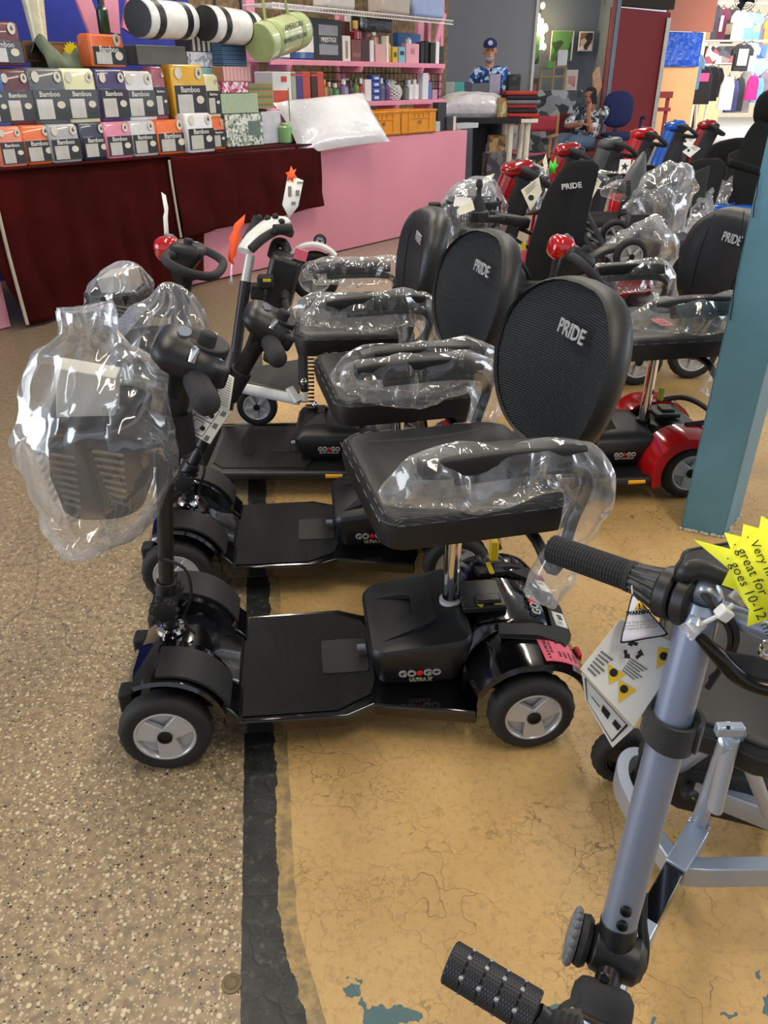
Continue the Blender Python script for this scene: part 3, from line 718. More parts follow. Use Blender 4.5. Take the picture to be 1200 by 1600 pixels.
    for k, (t_, y_) in enumerate((('GO', .045), ('GO', -.012))):
        text('lettering', t_, .030, basis((-.045, y_, .240), (0, -1, 0), (1, 0, .28)), 'silverpaint', root, .0015, .0006)
    mb = MB(); mb.ell((-.043, .0165, .241), (.009, .009, .002), 12, 5); mb.build('red_dot', 'redink', root)
    for s in (1, -1):
        mb = MB(); mb.box((-.118, s*.145, .165), (.012, .030, .055)); mb.build('tail_reflector', 'red', root, bevel=.003)
    if stickers:
        def fp(a, y, o_=.0025):
            a = rad(a); R_ = .128 + .014*abs(math.cos(a)) + o_; return Vector((R_*math.cos(a), y, .100 + R_*math.sin(a)*1.02))
        mb = MB(); mb.grid(lambda u, v: fp(98 + 34*u, .130 + .094*v, .0028 + .002*v), 10, 4); pk = mb.build('dealer_sticker', 'pinkst', root, solid=.001, label='pink dealer sticker on the rear fender')
        ex = (fp(115, .130) - fp(115, .224)); ey = (fp(148, .18) - fp(112, .18)) if False else (fp(112, .18) - fp(148, .18))
        for k, (t_, sz, aa, yy) in enumerate((('A & D MOBILITY', .0105, 103, .178), ('407-203-0732', .0068, 107, .178), ('SALES', .0072, 114, .198), ('PARTS', .0072, 119, .198), ('SERVICE', .0072, 124, .198), ('RENTALS', .0072, 129, .198))):
            e2 = fp(aa - 2, .18) - fp(aa + 2, .18); M_ = basis(fp(aa, yy, .0060), ex, e2)
            text('printing', t_, sz, M_, 'ink', pk, .0003)
        mb = MB()
        for q_ in ((116, .152), (120, .145), (124, .155)): mb.ell(fp(*q_, .0052), (.006, .008, .003), 8, 5)
        mb.build('printing', 'ink', pk)
        for ya, yb in ((.03, .085), (-.105, -.055)):
            mb = MB(); q = lambda x, y, d_=.0015: Vector((x - (.0 if abs(y) < .06 else -.004), y, z0 - max(0, -x - .02)*.42 + d_))
            mb.add([q(-.088, ya), q(-.088, yb), q(-.117, yb), q(-.117, ya)], [(0, 1, 2, 3)]); bc = mb.build('barcode_label', 'paper', root, solid=.0008)
            mb = MB()
            for k in range(9):
                y_ = ya + .012 + (yb-ya-.022)*k/8; mb.box(q(-.103, y_, .0024), (.013, .0012 + .0012*(k % 3 == 0), .0004), Matrix.Rotation(-.40, 3, 'Y'))
            mb.build('bars', 'ink', bc)
    A, arms = seat_parts(root, yaw=seat_yaw, cx=seat_cx, tilt=tilt)
    # tiller
    p0, p1, p2 = [Vector(q) for q in tiller]
    d1, d2 = (p1-p0).normalized(), (p2-p1).normalized()
    pivot_parts(root, p0, d1)
    column(root, [p0, p1 + d1*.01], [.0165, .0165]); column(root, [p1 - d2*.02, p2], [.023, .023], 'upper_tiller', 'matte')
    mb = MB(); mb.tube([p1 - d1*.04, p1 + d2*.05], .031, 16); mb.build('clamp_sleeve', 'matte', root, bevel=.003)
    console_ultra(root, p2, d2)
    cable(root, [p0 + Vector((-.005, .035, .13)), p0 + Vector((-.055, .035, .10)), p0 + Vector((-.060, .03, .03)), p0 + Vector((-.035, .02, -.04)), p0 + Vector((-.055, .02, -.085))])
    return root, A, arms

# ================================================================ ELITE (matte deck, side rails) SCOOTER
def scooter_elite(label, R, hd, tiller, body='satin', cap='red', capname='red', seat_yaw=4, style='leather', sticker=False, zseat=.58, mark='PRIDE', tilt=8, mark2='ELITE TRAVELLER', clabel='mobility scooter', bask=None, group=None, seat=True, light=False, arms_=True, armz=.70):
    root = thing('mobility_scooter', label, clabel, (R[0], R[1], 0), hd, group)
    for s in (1, -1):
        wheel(root, (.78, s*.12 if light else s*.16, .09), .09, .06, s); wheel(root, (0, s*.195, .10), .10, .065, s)
    mb = MB()
    half = [(.80, .10), (.76, .175), (.66, .205), (.14, .215), (.08, .15)]
    o_ = (half + [(x, -y) for x, y in half[::-1]])[::-1]
    mb.prism(o_, .055, .092); mb.build('floor_tray', 'satin', root, bevel=.006)
    for s in (1, -1):
        mb = MB(); mb.tube([(.79, s*.13, .082), (.74, s*.195, .082), (.66, s*.212, .082), (.15, s*.222, .082)], .0175, 12, smooth=4); sr = mb.build('side_rail', 'satin', root)
        if not light:
            for x in (.65, .20):
                mb = MB(); mb.tube([(x - .03, s*.236, .084), (x + .03, s*.236, .084)], .0075, 10); mb.build('reflector', 'yellow', sr, label='amber side reflector')
    half = [(.64, .14), (.60, .185), (.30, .185), (.28, .12)]; o2 = (half + [(x, -y) for x, y in half[::-1]])[::-1]
    mb = MB(); mb.prism(o2, .092, .096); rm = mb.build('rubber_mat', 'dotmat', root, bevel=.001)
    mb = MB(); mb.T = Matrix.Translation((.40, 0, 0)); mb.prism(rrect(.05, .06, .012), .096, .0985); mb.build('pocket_pad', 'tread', rm); 
    mb = MB(); mb.T = Matrix.Translation((.52, .03, 0)); mb.prism(rrect(.018, .05, .006), .096, .0978); mb.build('inset_plate', 'matte', rm)
    # front shroud
    mb = MB()
    def hs(x, hw, z0, z1): return [Vector((x, -hw, z0)), Vector((x, hw, z0)), Vector((x, hw*.9, (z0+z1)/2)), Vector((x, hw*.45, z1)), Vector((x, -hw*.45, z1)), Vector((x, -hw*.9, (z0+z1)/2))]
    mb.loft([hs(.66, .19, .09, .11), hs(.70, .185, .09, .20), hs(.76, .17, .085, .27), hs(.83, .14, .085, .22), hs(.88, .09, .09, .13)], True)
    mb.build('front_cowl', body, root, bevel=.006, smooth=50)
    # battery box
    def br(a0, a1, hw, z, r=.025): return [Vector(((a0+a1)/2 + q[0], q[1], z)) for q in rrect((a1-a0)/2, hw, r, 4)]
    mb = MB(); mb.loft([br(.10, .315, .12, .096), br(.085, .335, .14, .13), br(.08, .345, .15, .185), br(.10, .33, .135, .205), br(.14, .29, .09, .215)], True)
    bx = mb.build('battery_box', mat('box_black', '1a1b1d', .42), root, smooth=50)
    mb = MB()
    for s_ in (-1, 1): mb.add([(.315, s_*.085, .21), (.235, s_*.055, .213), (.262, s_*.030, .238), (.240, s_*.030, .246), (.225, s_*.08, .21)], [(0, 1, 2), (0, 2, 3), (0, 3, 4), (1, 4, 3, 2), (0, 4, 1)])
    mb.box((.251, 0, .241), (.025, .07, .012)); mb.build('carry_handle', 'matte', bx, bevel=.002)
    if not light:
        for k, (t_, xx) in enumerate((('GO', .242), ('GO', .196))): text('lettering', t_, .022, basis((xx, .1535, .150), (-1, 0, 0), (0, .1, 1)), 'silverpaint', bx, .0018, .0008)
        mb = MB(); mb.ell((.219, .1525, .150), (.007, .002, .007), 12, 5); mb.build('red_dot', 'redink', bx)
        text('lettering', mark2, .009, basis((.219, .1525, .136), (-1, 0, 0), (0, .1, 1)), mat('khaki_letter', '9b937c', .5), bx, .0018, .0003)
        mb = MB(); mb.cyl((.34, .06, .14), (.362, .06, .135), .007, n=12); mb.build('charger_port', mat('grey_plug', '8d939c', .4), bx)
    lathe_post(root, .10, .205, zseat - .06, .019, label=False)
    # rear body, fenders
    mb = MB(); mb.loft([[Vector((x, y*hw, z)) for y, z in ((-1, .08), (1, .08), (1, z1*.8), (.7, z1), (-.7, z1), (-1, z1*.8))] for x, hw, z1 in ((.085, .14, .19), (.03, .145, .235), (-.05, .145, .23), (-.11, .12, .19))], True)
    mb.build('motor_cover', 'satin', root, bevel=.006, smooth=50)
    fm = body if body != 'satin' else 'satin'
    for s in (1, -1): arc_fender(root, (0, 0, .105), .132, s*.11, s*.240, 200, -20, flare=.022, m=fm, name='rear_fender', lip=.03, n=18)
    if not light:
        mb = MB(); mb.box((.03, 0, .245), (.09, .10, .016)); mb.box((.02, 0, .256), (.05, .05, .012)); mb.build('latch_block', 'satin', root, bevel=.004)
        mb = MB(); mb.box((.0, -.10, .275), (.018, .02, .05)); mb.build('freewheel_lever', mat('lever_olive', '9c9a2c', .5), root, bevel=.003)
        mb = MB(); mb.tube([(.0, .12, .24), (-.09, .12, .25), (-.13, .06, .25), (-.13, -.06, .25), (-.09, -.12, .25), (0, -.12, .24)], .010, 10, smooth=5); mb.build('rear_handle', 'matte', root)
    A = arms = None
    if seat: A, arms = seat_parts(root, post=.10, yaw=seat_yaw, z=zseat, style=style, wdt=.42, dep=.40, sticker=sticker, leatherm='leather', tilt=tilt, mark=mark, arm_z=armz, cx=.03, far=light, arms=arms_)
    p0, p1 = [Vector(q) for q in tiller]; d1 = (p1-p0).normalized()
    pivot_parts(root, p0, d1); column(root, [p0, p0.lerp(p1, .6)], [.018, .018]); column(root, [p0.lerp(p1, .5), p1], [.026, .03], 'upper_tiller', 'matte')
    console_loop(root, p1 + d1*.04, d1, 1.0, cap, capname)
    if bask: basket(root, bask)
    cable(root, [p0 + Vector((-.02, .03, .16)), p0 + Vector((-.06, .03, .08)), p0 + Vector((-.03, .03, -.02)), p0 + Vector((-.05, .02, -.08))])
    return root, A, arms
# ================================================================ PLASTIC FILM
def sleeve(label, pts, radii, M_=None, m='sleeve', amp=.018, seed=1.0, n=26, group=None, scale=9.0, name='plastic_sleeve', cat='plastic sleeve', steps=7, cap=True):
    """crumpled film tube along pts; radii = [(half width, half height)]"""
    P = [Vector(p) for p in pts]
    if M_ is not None: P = [M_ @ p for p in P]
    Q = spline(P, steps); m0 = len(P); rings = []; side = None
    for i, p in enumerate(Q):
        t = i/steps; k = min(int(t), m0-2); f = min(t-k, 1); a = radii[k][0]*(1-f) + radii[k+1][0]*f; b_ = radii[k][1]*(1-f) + radii[k+1][1]*f
        d = (Q[min(i+1, len(Q)-1)] - Q[max(i-1, 0)]).normalized()
        if side is None:
            side = Vector((0, 0, 1)).cross(d).normalized() if abs(d.z) < .9 else Vector((0, 1, 0))
        side = (side - d*side.dot(d)).normalized(); up = d.cross(side)
        ring = []
        for j in range(n):
            a_ = 2*PI*j/n; q = p + side*math.cos(a_)*a + up*math.sin(a_)*b_
            v = noise.noise_vector(q*scale + Vector((seed*3.1, seed, 0))); v2 = noise.noise_vector(q*scale*2.7 + Vector((0, seed*5, 1)))
            k_ = amp*min(1, (a+b_)/.06)
            ring.append(q + v*k_ + v2*k_*.42)
        rings.append(ring)
    mb = MB(); mb.loft(rings, cap); o = mb.build(name, m, smooth=25); return tag(o, label, cat, group)
def bag(label, c, prof, m='clear', amp=.02, seed=2.0, n=44, scale=8.0, folds=9, group=None, name='plastic_bag', film_knot=True):
    """bag of film: prof = [(dx, dy, z, rx, ry)] rings from bottom to top in world axes around c"""
    c = Vector(c); rings = []
    S = 6; ks = [Vector((*p[:3],)) for p in prof]; Q = spline(ks, S)
    for i, p in enumerate(Q):
        t = i/S; k = min(int(t), len(prof)-2); f = min(t-k, 1); rx = prof[k][3]*(1-f) + prof[k+1][3]*f; ry = prof[k][4]*(1-f) + prof[k+1][4]*f
        ring = []
        gather = i/len(Q)
        for j in range(n):
            a_ = 2*PI*j/n; w_ = 1 + .09*gather*math.sin(a_*folds + seed) + .05*gather*math.sin(a_*folds*2.3 + seed*2)
            q = c + p + Vector((math.cos(a_)*rx*w_, math.sin(a_)*ry*w_, 0))
            k_ = amp*min(1, (rx+ry)/.1)
            ring.append(q + noise.noise_vector(q*scale + Vector((seed, 0, seed)))*k_ + noise.noise_vector(q*scale*2.5 + Vector((seed, 4, seed)))*k_*.5)
        rings.append(ring)
    mb = MB(); mb.loft(rings, True); o = mb.build(name, m, smooth=30); return tag(o, label, 'plastic bag', group)
# ================================================================ COUNTER FRAME AND WALLS
P0 = Vector((-2.187, 4.724, 0)); U = Vector((.6095, .7928, 0)); N = Vector((-.7928, .6095, 0)); CAZ = math.degrees(math.atan2(U.y, U.x))
def cpt(s, d, z): return P0 + U*s + N*d + Vector((0, 0, z))
def cs(x, y, d):
    P = gp(x, y, P0 + N*d, N); return (P - P0).dot(U), P.z
def csz(x, y, z):
    P = gz(x, y, z); return (P - P0).dot(U), (P - P0).dot(N)
CM = Matrix.Translation(P0) @ Matrix.Rotation(rad(CAZ), 4, 'Z')     # x along counter, -y to the customer
def wallbox(name, s0, s1, d0, d1, z0, z1, m):
    mb = MB(); mb.T = CM; mb.box(((s0+s1)/2, (d0+d1)/2, (z0+z1)/2), (s1-s0, d1-d0, z1-z0)); return struct(name, mb, m, smooth=0)
blue_cloth = mat('blue_backdrop', '12268c', .85, sheen=.3, bump=(3, .5, .02))
osb = pattern('strand_board', ['6d5a40', '78664a', '655239', '7f6d50'], 30, .85)
pinkp = mat('pink_paint', 'dc8fa0', .5, bump=(9, .25, .003), var=(1.6, .05))
pinkw = mat('pink_shelf_paint', 'd98ba0', .5, bump=(30, .3, .002), var=(6, .08))
s_cut = cs(300, 60, 1.25)[0]
wallbox('wall_left', -2.2, s_cut, 1.25, 1.30, 0, 3.0, blue_cloth)
s_end = cs(700, 40, 1.25)[0]
wallbox('wall_stall_back', s_cut, s_end, 1.25, 1.29, 0, 3.0, osb)
# grey partition behind the standing man, blue-grey alcove, red panel, doorway
grey = mat('grey_partition', '7b7c80', .7, var=(2, .05)); slate = mat('slate_blue_wall', '6b7888', .7, var=(2, .05))
redw = mat('dark_red_wall', '7d1c20', .65, var=(1.5, .08)); white_trim = mat('white_trim', 'c9c4bb', .6)
def wseg(name, xa, Ya, xb, Yb, z0, z1, m, t=.06):
    a = gy(xa, 128, Ya); b = gy(xb, 128, Yb); d = (b - a); L_ = math.hypot(d.x, d.y); mb = MB()
    mb.T = Matrix.Translation((a.x, a.y, 0)) @ Matrix.Rotation(math.atan2(d.y, d.x), 4, 'Z'); mb.box((L_/2, t/2, (z0+z1)/2), (L_, t, z1-z0)); return struct(name, mb, m, smooth=0)
wseg('wall_partition', 640, 12.2, 830, 12.2, 0, 3.0, grey)
wseg('trim_1', 829, 12.15, 833, 12.15, 0, 3.0, white_trim, .10)
wseg('wall_alcove', 800, 14.6, 925, 14.6, 0, 3.2, slate)
wseg('wall_alcove_side', 925, 14.6, 950, 13.6, 0, 3.2, mat('slate_light', '7b8794', .7))
wseg('wall_red', 946, 13.8, 1032, 14.9, 0, 2.28, redw)
wseg('trim_2', 944, 13.6, 949, 13.6, 0, 3.2, mat('reddish_trim', '8a4a48', .6), .05)
wseg('trim_3', 1028, 14.8, 1034, 14.8, 0, 2.2, mat('metal_trim', 'a9a49c', .35, metal=.5), .08)
wseg('wall_header', 946, 14.2, 1036, 15.2, 2.34, 3.4, mat('dark_beam', '3a2f28', .8), .2)
# panels beyond the doorway, lit by daylight
wseg('wall_orange', 1018, 20.0, 1088, 20.5, 0, 1.62, mat('orange_wall', 'ecb47a', .7, var=(2, .06)))
wseg('wall_pinkish', 1028, 20.0, 1100, 20.5, 2.28, 4.2, mat('salmon_wall', 'b06a55', .7, var=(2, .06)))
tarp = mat('blue_tarp', '1a56c4', .35, bump=(9, 1.0, .05))
a, b = gy(1020, 128, 19.9), gy(1087, 128, 20.4); mb = MB()
mb.grid(lambda u, v: a.lerp(b, u)*1 + Vector((0, .05*noise.noise(Vector((u*9, v*7, 0))), -H + 1.6 + .66*v)), 24, 18)
tag(mb.build('tarpaulin', tarp, solid=.004), 'creased blue tarpaulin stretched between the salmon and orange panels', 'tarpaulin')
wseg('wall_far_shop', 1070, 37.0, 1290, 37.0, 0, 4.6, mat('pale_shop_wall', 'd8cbb4', .8)); 
wseg('wall_shop_side', 1083, 21.0, 1098, 36.0, 0, 4.6, mat('bright_shop_side', 'd3c3a4', .8))
wseg('wall_far_beam', 1060, 17.0, 1240, 17.0, 3.15, 3.9, mat('brown_beam', '6a5340', .8), .3)

fp_ = gz(362, 1537, 0); mb = MB(); mb.lathe([(.017, 0), (.017, .002), (.012, .0025), (.010, .0012), (.004, .0012)], n=24); o = mb.build('floor_plug', mat('old_brass', '6f6248', .5, metal=.5)); o.location = fp_; tag(o, 'small round metal plug set in the terrazzo beside the black band', 'floor plug')
# ================================================================ THE SCOOTERS NEAREST THE CAMERA
rA, AA, armsA = scooter_ultra('nearest glossy black mobility scooter, pink sticker on its rear fender, mesh backed seat', (.299, 1.505), 186, [(.785, 0, .295), (.742, 0, .665), (.672, 0, .835)])
basket(rA, (.862, 0, .750), .27, .19, .19)
rB, AB, armsB = scooter_ultra('second glossy black mobility scooter, directly behind the nearest one', (.187, 2.10), 185, [(.765, 0, .297), (.605, 0, .57), (.505, 0, .725)], stickers=False)
basket(rB, (.80, 0, .70), .30, .20, .20)
rC, AC, armsC = scooter_elite('matte black mobility scooter with amber side reflectors and red capped loop handle', (.02, 2.71), 181, [(.80, 0, .27), (.69, 0, .755)])
basket(rC, (.93, 0, .685), .24, .18, .17)
rE, AE, armsE = scooter_elite('red and black mobility scooter beside the teal post with pink sticker on its seat', (1.05, 2.68), 186, [(.78, 0, .27), (.455, 0, .755)], body='red', sticker=True)
basket(rE, (.80, 0, .68), .28, .19, .19)
def W(R, hd): return Matrix.Translation((R[0], R[1], 0)) @ Matrix.Rotation(rad(hd), 4, 'Z')
WA, WB, WC, WE = W((.299, 1.505), 186), W((.187, 2.10), 185), W((.02, 2.71), 181), W((1.05, 2.68), 186)
def arm_sleeve(label, Wm, arm, m='sleeve', seed=1.0, down=True, ext=.07, big=1.0):
    A, y, x1, az = arm; M_ = Wm @ A
    if down:
        P = [(x1+.285+ext, y, az-.045), (x1+.275, y, az-.026), (x1+.14, y, az-.034), (x1+.0, y, az-.030), (x1-.045, y, az-.10), (x1-.02, y, az-.19), (x1+.01, y, az-.25), (x1 + .035, y, az-.30)]
        Rr = [(.004, .012), (.034, .050), (.038, .062), (.038, .058), (.038, .045), (.026, .030), (.042, .040), (.040, .030)]
    else:
        P = [(x1+.285+ext, y, az-.03), (x1+.27, y, az-.012), (x1+.14, y, az-.015), (x1-.03, y, az-.015), (x1-.05, y, az-.07)]
        Rr = [(.006, .014), (.040, .046), (.048, .056), (.046, .052), (.03, .03)]
    Rr = [(a*big, b*big) for a, b in Rr]
    return sleeve(label, P, Rr, M_, m, .017, seed, group=None)
arm_sleeve('clear film sleeve knotted over the near armrest of the nearest scooter seat', WA, armsA[0], 'sleeve', 1.3)
arm_sleeve('clear film sleeve on the far armrest of the nearest scooter seat', WA, armsA[1], 'sleeve', 4.1, True, .03)
arm_sleeve('clear film sleeve on the near armrest of the second black scooter', WB, armsB[0], 'sleeve', 2.2, True, .07)
arm_sleeve('clear film sleeve on the far armrest of the second black scooter', WB, armsB[1], 'sleeve', 5.2)
arm_sleeve('clear film sleeve over the near armrest of the amber reflector scooter', WC, armsC[0], 'sleeve', 6.2)
arm_sleeve('short clear film sleeve on the far armrest of the amber reflector scooter', WC, armsC[1], 'sleeve', 7.2, False, .02)
arm_sleeve('clear film sleeve beside the teal post on the near armrest of the red scooter', WE, armsE[0], 'sleeve', 8.2, True, .08)
arm_sleeve('clear film sleeve on the far armrest of the red scooter with a headlight', WE, armsE[1], 'sleeve', 9.2)
# bags over the baskets (rings from the bottom up, world axes)
cA = WA @ Vector((.862, 0, .66))
bag('large clear plastic bag knotted over the basket of the nearest scooter', cA, [(-.075, -.02, -.23, .02, .02), (-.035, 0, -.17, .11, .12), (.0, 0, -.05, .145, .165), (.0, 0, .06, .15, .165), (.01, 0, .14, .13, .145), (.01, 0, .195, .085, .09), (.02, 0, .235, .045, .045), (.02, 0, .285, .040, .040)], 'clear', .022, 2.4, folds=11)
cB = WB @ Vector((.80, 0, .60))
bag('clear plastic bag gathered over the basket behind the nearest control head', cB, [(0, 0, -.14, .05, .06), (0, 0, -.10, .11, .13), (.0, 0, 0, .13, .16), (.01, 0, .10, .13, .155), (.03, 0, .17, .09, .10), (.05, 0, .22, .045, .05), (.055, 0, .25, .012, .012)], 'clear', .02, 5.4, folds=13)
cC = WC @ Vector((.93, 0, .60))
bag('clear plastic bag over the farthest left basket with price card clip', cC, [(0, 0, -.14, .04, .05), (0, 0, -.09, .10, .12), (.0, 0, 0, .115, .145), (.01, 0, .08, .11, .14), (.02, 0, .135, .07, .08), (.045, 0, .17, .02, .02)], 'clear', .016, 7.7, folds=9)
cE = WE @ Vector((.80, 0, .60))
bag('milky plastic bag over the basket between the two mesh backed seats', cE, [(0, 0, -.20, .05, .06), (0, 0, -.12, .11, .13), (.0, 0, 0, .12, .15), (.0, 0, .08, .12, .14), (.0, 0, .14, .08, .09), (0, 0, .16, .02, .02)], 'milky', .02, 9.7)
# papers standing in the baskets
def slab(name, label, cat, M_, sz, m, parts=(), bevel=.002, group=None):
    mb = MB(); mb.T = M_; mb.box((0, 0, 0), sz); o = mb.build(name, m, bevel=bevel); return tag(o, label, cat, group)
slab('owner_manual', 'frosted white manual packet standing in the nearest bagged basket', 'manual', WA @ Matrix.Translation((.870, .02, .745)) @ Matrix.Rotation(-.22, 4, 'Y') @ Matrix.Rotation(-.15, 4, 'X'), (.105, .045, .20), mat('frosted_packet', 'd5d2c8', .5))
slab('carton', 'light carton showing through the farthest left plastic bag', 'carton', WC @ Matrix.Translation((.91, -.01, .68)) @ Matrix.Rotation(.2, 4, 'Y'), (.10, .15, .12), mat('carton_pale', 'b9b6b0', .7))
slab('charger_box', 'dark charger box in the second bagged basket', 'box', WB @ Matrix.Translation((.79, .0, .62)) @ Matrix.Rotation(.3, 4, 'Z'), (.11, .15, .12), 'matte')
# ---- cards
def card(name, label, cat, corners, m='paper', lines=(), parent=None, t=.0012, fold=None):
    """corners: 4 world points TL TR BR BL"""
    c = sum(corners, Vector())/4; root = None
    n_ = (corners[1]-corners[0]).cross(corners[3]-corners[0]).normalized()
    mb = MB(); vs = [p - c for p in corners] + [p - c + n_*t for p in corners]
    mb.add(vs, [(0,1,2,3), (7,6,5,4), (0,4,5,1), (1,5,6,2), (2,6,7,3), (3,7,4,0)])
    o = mb.build(name, m, parent); o.location = c
    if cat: tag(o, label, cat)
    elif label: o['label'] = label
    if n_.dot(Vector((0, 0, H)) - c) < 0: n_ = -n_; off = n_*.0006
    else: off = n_*(t + .0006)
    def q(u, v): return (corners[0].lerp(corners[1], u).lerp(corners[3].lerp(corners[2], u), v)) - c + off
    o_ = []
    for ln in lines:
        kind = ln[0]
        if kind == 'box':
            _, u0, v0, u1, v1, mm = ln; mb = MB(); mb.add([q(u0, v0), q(u1, v0), q(u1, v1), q(u0, v1)], [(0, 1, 2, 3)]); mb.build('printing', mm, o)
        elif kind == 'rules':
            _, u0, v0, u1, v1, k, mm = ln; mb = MB()
            for i in range(k):
                v = v0 + (v1-v0)*i/max(1, k-1); h_ = (v1-v0)/max(1, k)*.28; e_ = u1 - (u1-u0)*.12*((i*7) % 3)
                mb.add([q(u0, v-h_), q(e_, v-h_), q(e_, v+h_), q(u0, v+h_)], [(0, 1, 2, 3)])
            mb.build('printing', mm, o)
        elif kind == 'poly':
            _, pts, mm = ln; mb = MB(); mb.add([q(u, v) for u, v in pts], [tuple(range(len(pts)))]); mb.build('printing', mm, o)
        elif kind == 'frame':
            _, u0, v0, u1, v1, th, mm = ln; mb = MB()
            for a_, b_, c_, d_ in ((u0, v0, u1, v0+th), (u0, v1-th, u1, v1), (u0, v0, u0+th, v1), (u1-th, v0, u1, v1)): mb.add([q(a_, b_), q(c_, b_), q(c_, d_), q(a_, d_)], [(0, 1, 2, 3)])
            mb.build('printing', mm, o)
        elif kind == 'text':
            _, s_, u, v, size, mm = ln; M_ = basis(q(u, v) + n_*.0004, q(1, v) - q(0, v), q(u, 0) - q(u, 1)); text('printing', s_, size, M_, mm, o, .0002, ln[6] if len(ln) > 6 else 0)
        elif kind == 'disc':
            _, u, v, r, mm = ln; M_ = basis(q(u, v), q(1, v) - q(0, v), q(u, 0) - q(u, 1)); mb = MB(); mb.T = M_; mb.lathe([(r, 0), (r, .0003)], (0, 0, 0), (0, 0, 1), 24); mb.build('printing', mm, o)
    return o
def C4(pp, d, dd=(0, 0, 0, 0)): return [gd(x, y, d + e_) for (x, y), e_ in zip(pp, dd)]
greyink = mat('grey_print', '6f6f6c', .8)
lf = card('instruction_leaflet', 'folded white leaflet with seat diagrams hanging behind the nearest control head', 'leaflet', C4([(288, 630), (322, 622), (358, 645), (328, 694)], 1.56)[:0] or C4([(320, 626), (358, 645), (328, 694), (281, 667)], 1.56), lines=[('frame', .06, .06, .70, .94, .02, 'ink'), ('box', .06, .48, .70, .50, 'ink'), ('frame', .2, .56, .5, .86, .02, greyink), ('frame', .2, .14, .5, .42, .02, greyink), ('disc', .56, .3, .005, 'ink'), ('disc', .56, .72, .005, 'ink'), ('rules', .76, .1, .94, .9, 3, greyink)])
c2_ = C4([(340, 574), (366, 590), (358, 645), (320, 626)], 1.56, (.015, .015, 0, 0)); mb = MB(); cc = lf.location
mb.add([p - cc for p in c2_], [(0, 1, 2, 3)]); pg = mb.build('folded_page', 'paper', lf, solid=.001)
mb = MB()
for i in range(12):
    v = .08 + .8*i/11; a_ = c2_[0].lerp(c2_[3], v).lerp(c2_[1].lerp(c2_[2], v), .12) - cc; b_ = c2_[0].lerp(c2_[3], v).lerp(c2_[1].lerp(c2_[2], v), .9) - cc
    up_ = (c2_[0]-c2_[3]).normalized()*.0012; f_ = -(ray(345, 620).normalized())*.002; mb.add([a_ + f_, b_ + f_, b_ + up_ + f_, a_ + up_ + f_], [(0, 1, 2, 3)])
mb.build('printing', greyink, pg)
mb = MB(); mb.tube([lf.location*0 + (gd(352, 578, 1.56) - cc), gd(340, 560, 1.53) - cc], .001, 5); mb.build('string', 'paper', lf)
# orange star tags on display clips
orange = mat('fluoro_orange', 'ff5a1c', .6)
def clip_card(label, base, mid, cardpts, d, m='paper', col=None, lines=(), cat='price card'):
    root = thing('price_card', label, cat, gd(*base, d)); o = root.location
    mb = MB(); mb.tube([gd(*base, d) - o, gd(*mid, d) - o], .003, 8); mb.ell(Vector((0, 0, 0)), (.009, .007, .012), 10, 6); mb.build('clip', 'clear', root, label='clear plastic clip')
    P = [gd(x, y, d) - o for x, y in cardpts]; mb = MB(); mb.add(P, [tuple(range(len(P)))]); mb.build('card', m, root, solid=.0015)
    return root, o
r_, o_ = clip_card('white price card edge-on on a clear stem above the farthest left bag', (264, 403), (261, 385), [(252, 300), (259, 305), (263, 325), (262, 340), (265, 385), (258, 384), (255, 340), (257, 330)], 3.18)
r_, o_ = clip_card('ragged orange star tag on a clear clip at the red capped loop handle', (361, 440), (362, 412), [(383, 335), (381, 350), (375, 360), (376, 372), (371, 382), (369, 398), (364, 405), (366, 414), (357, 408), (356, 395), (360, 384), (358, 372), (364, 360), (366, 350)], 2.75, orange)
r_, o_ = clip_card('white price card with orange star on a clip above the white folding scooter', (452, 348), (451, 336), [(450, 272), (474, 282), (466, 322), (452, 341), (441, 320)], 3.35)
mb = MB(); f_ = -ray(455, 272).normalized()*.006
S_ = [(455, 259), (458, 266), (463, 264), (460, 271), (464, 277), (458, 279), (458, 285), (453, 280), (448, 283), (450, 275), (446, 270), (452, 268)]
mb.add([gd(x, y, 3.35) - o_ + f_ for x, y in S_], [tuple(range(len(S_)))]); mb.build('star', orange, r_, solid=.001, label='orange star sticker')
mb = MB()
for a_, b_ in (((450, 291), (455, 307)), ((462, 297), (468, 306)), ((455, 315), (462, 320)), ((464, 284), (473, 287))): mb.add([gd(x, y, 3.35) - o_ + f_ for x, y in ((a_[0], a_[1]), (b_[0], a_[1]), b_, (a_[0], b_[1]))], [(0, 1, 2, 3)])
mb.build('printing', greyink, r_)

# ================================================================ WHITE FOLDING SCOOTER (behind, centre left)
fs_ = thing('folding_scooter', 'white folding travel scooter with black seat parts folded up before the pink counter', 'folding scooter', gz(420, 660, 0)); o_ = fs_.location
q = lambda x, y, d: gd(x, y, d) - o_
mb = MB(); mb.tube([q(384, 440, 3.05), q(356, 640, 3.15)], [.022, .022], 14); mb.build('lower_stem', 'satin', fs_)
mb = MB(); mb.tube([q(391, 398, 3.03), q(383, 442, 3.05)], [.019, .019], 14); mb.build('upper_stem', 'rim', fs_, label='silver stem section')
mb = MB()
P = [q(380, 392, 3.02), q(398, 372, 3.05), q(425, 350, 3.1), q(446, 345, 3.14)]
mb.tube(P, [.03, .045, .045, .03], 14, smooth=4, flat=.55); mb.build('control_shroud', 'white', fs_, label='white curved control shroud')
mb = MB(); mb.tube([q(392, 390, 2.98), q(412, 372, 3.0), q(436, 360, 3.06), q(456, 365, 3.1)], .017, 12, smooth=4); mb.tube([q(384, 375, 3.16), q(398, 348, 3.2), q(402, 338, 3.2)], .016, 12, smooth=3); mb.build('hand_grip', 'grip', fs_)
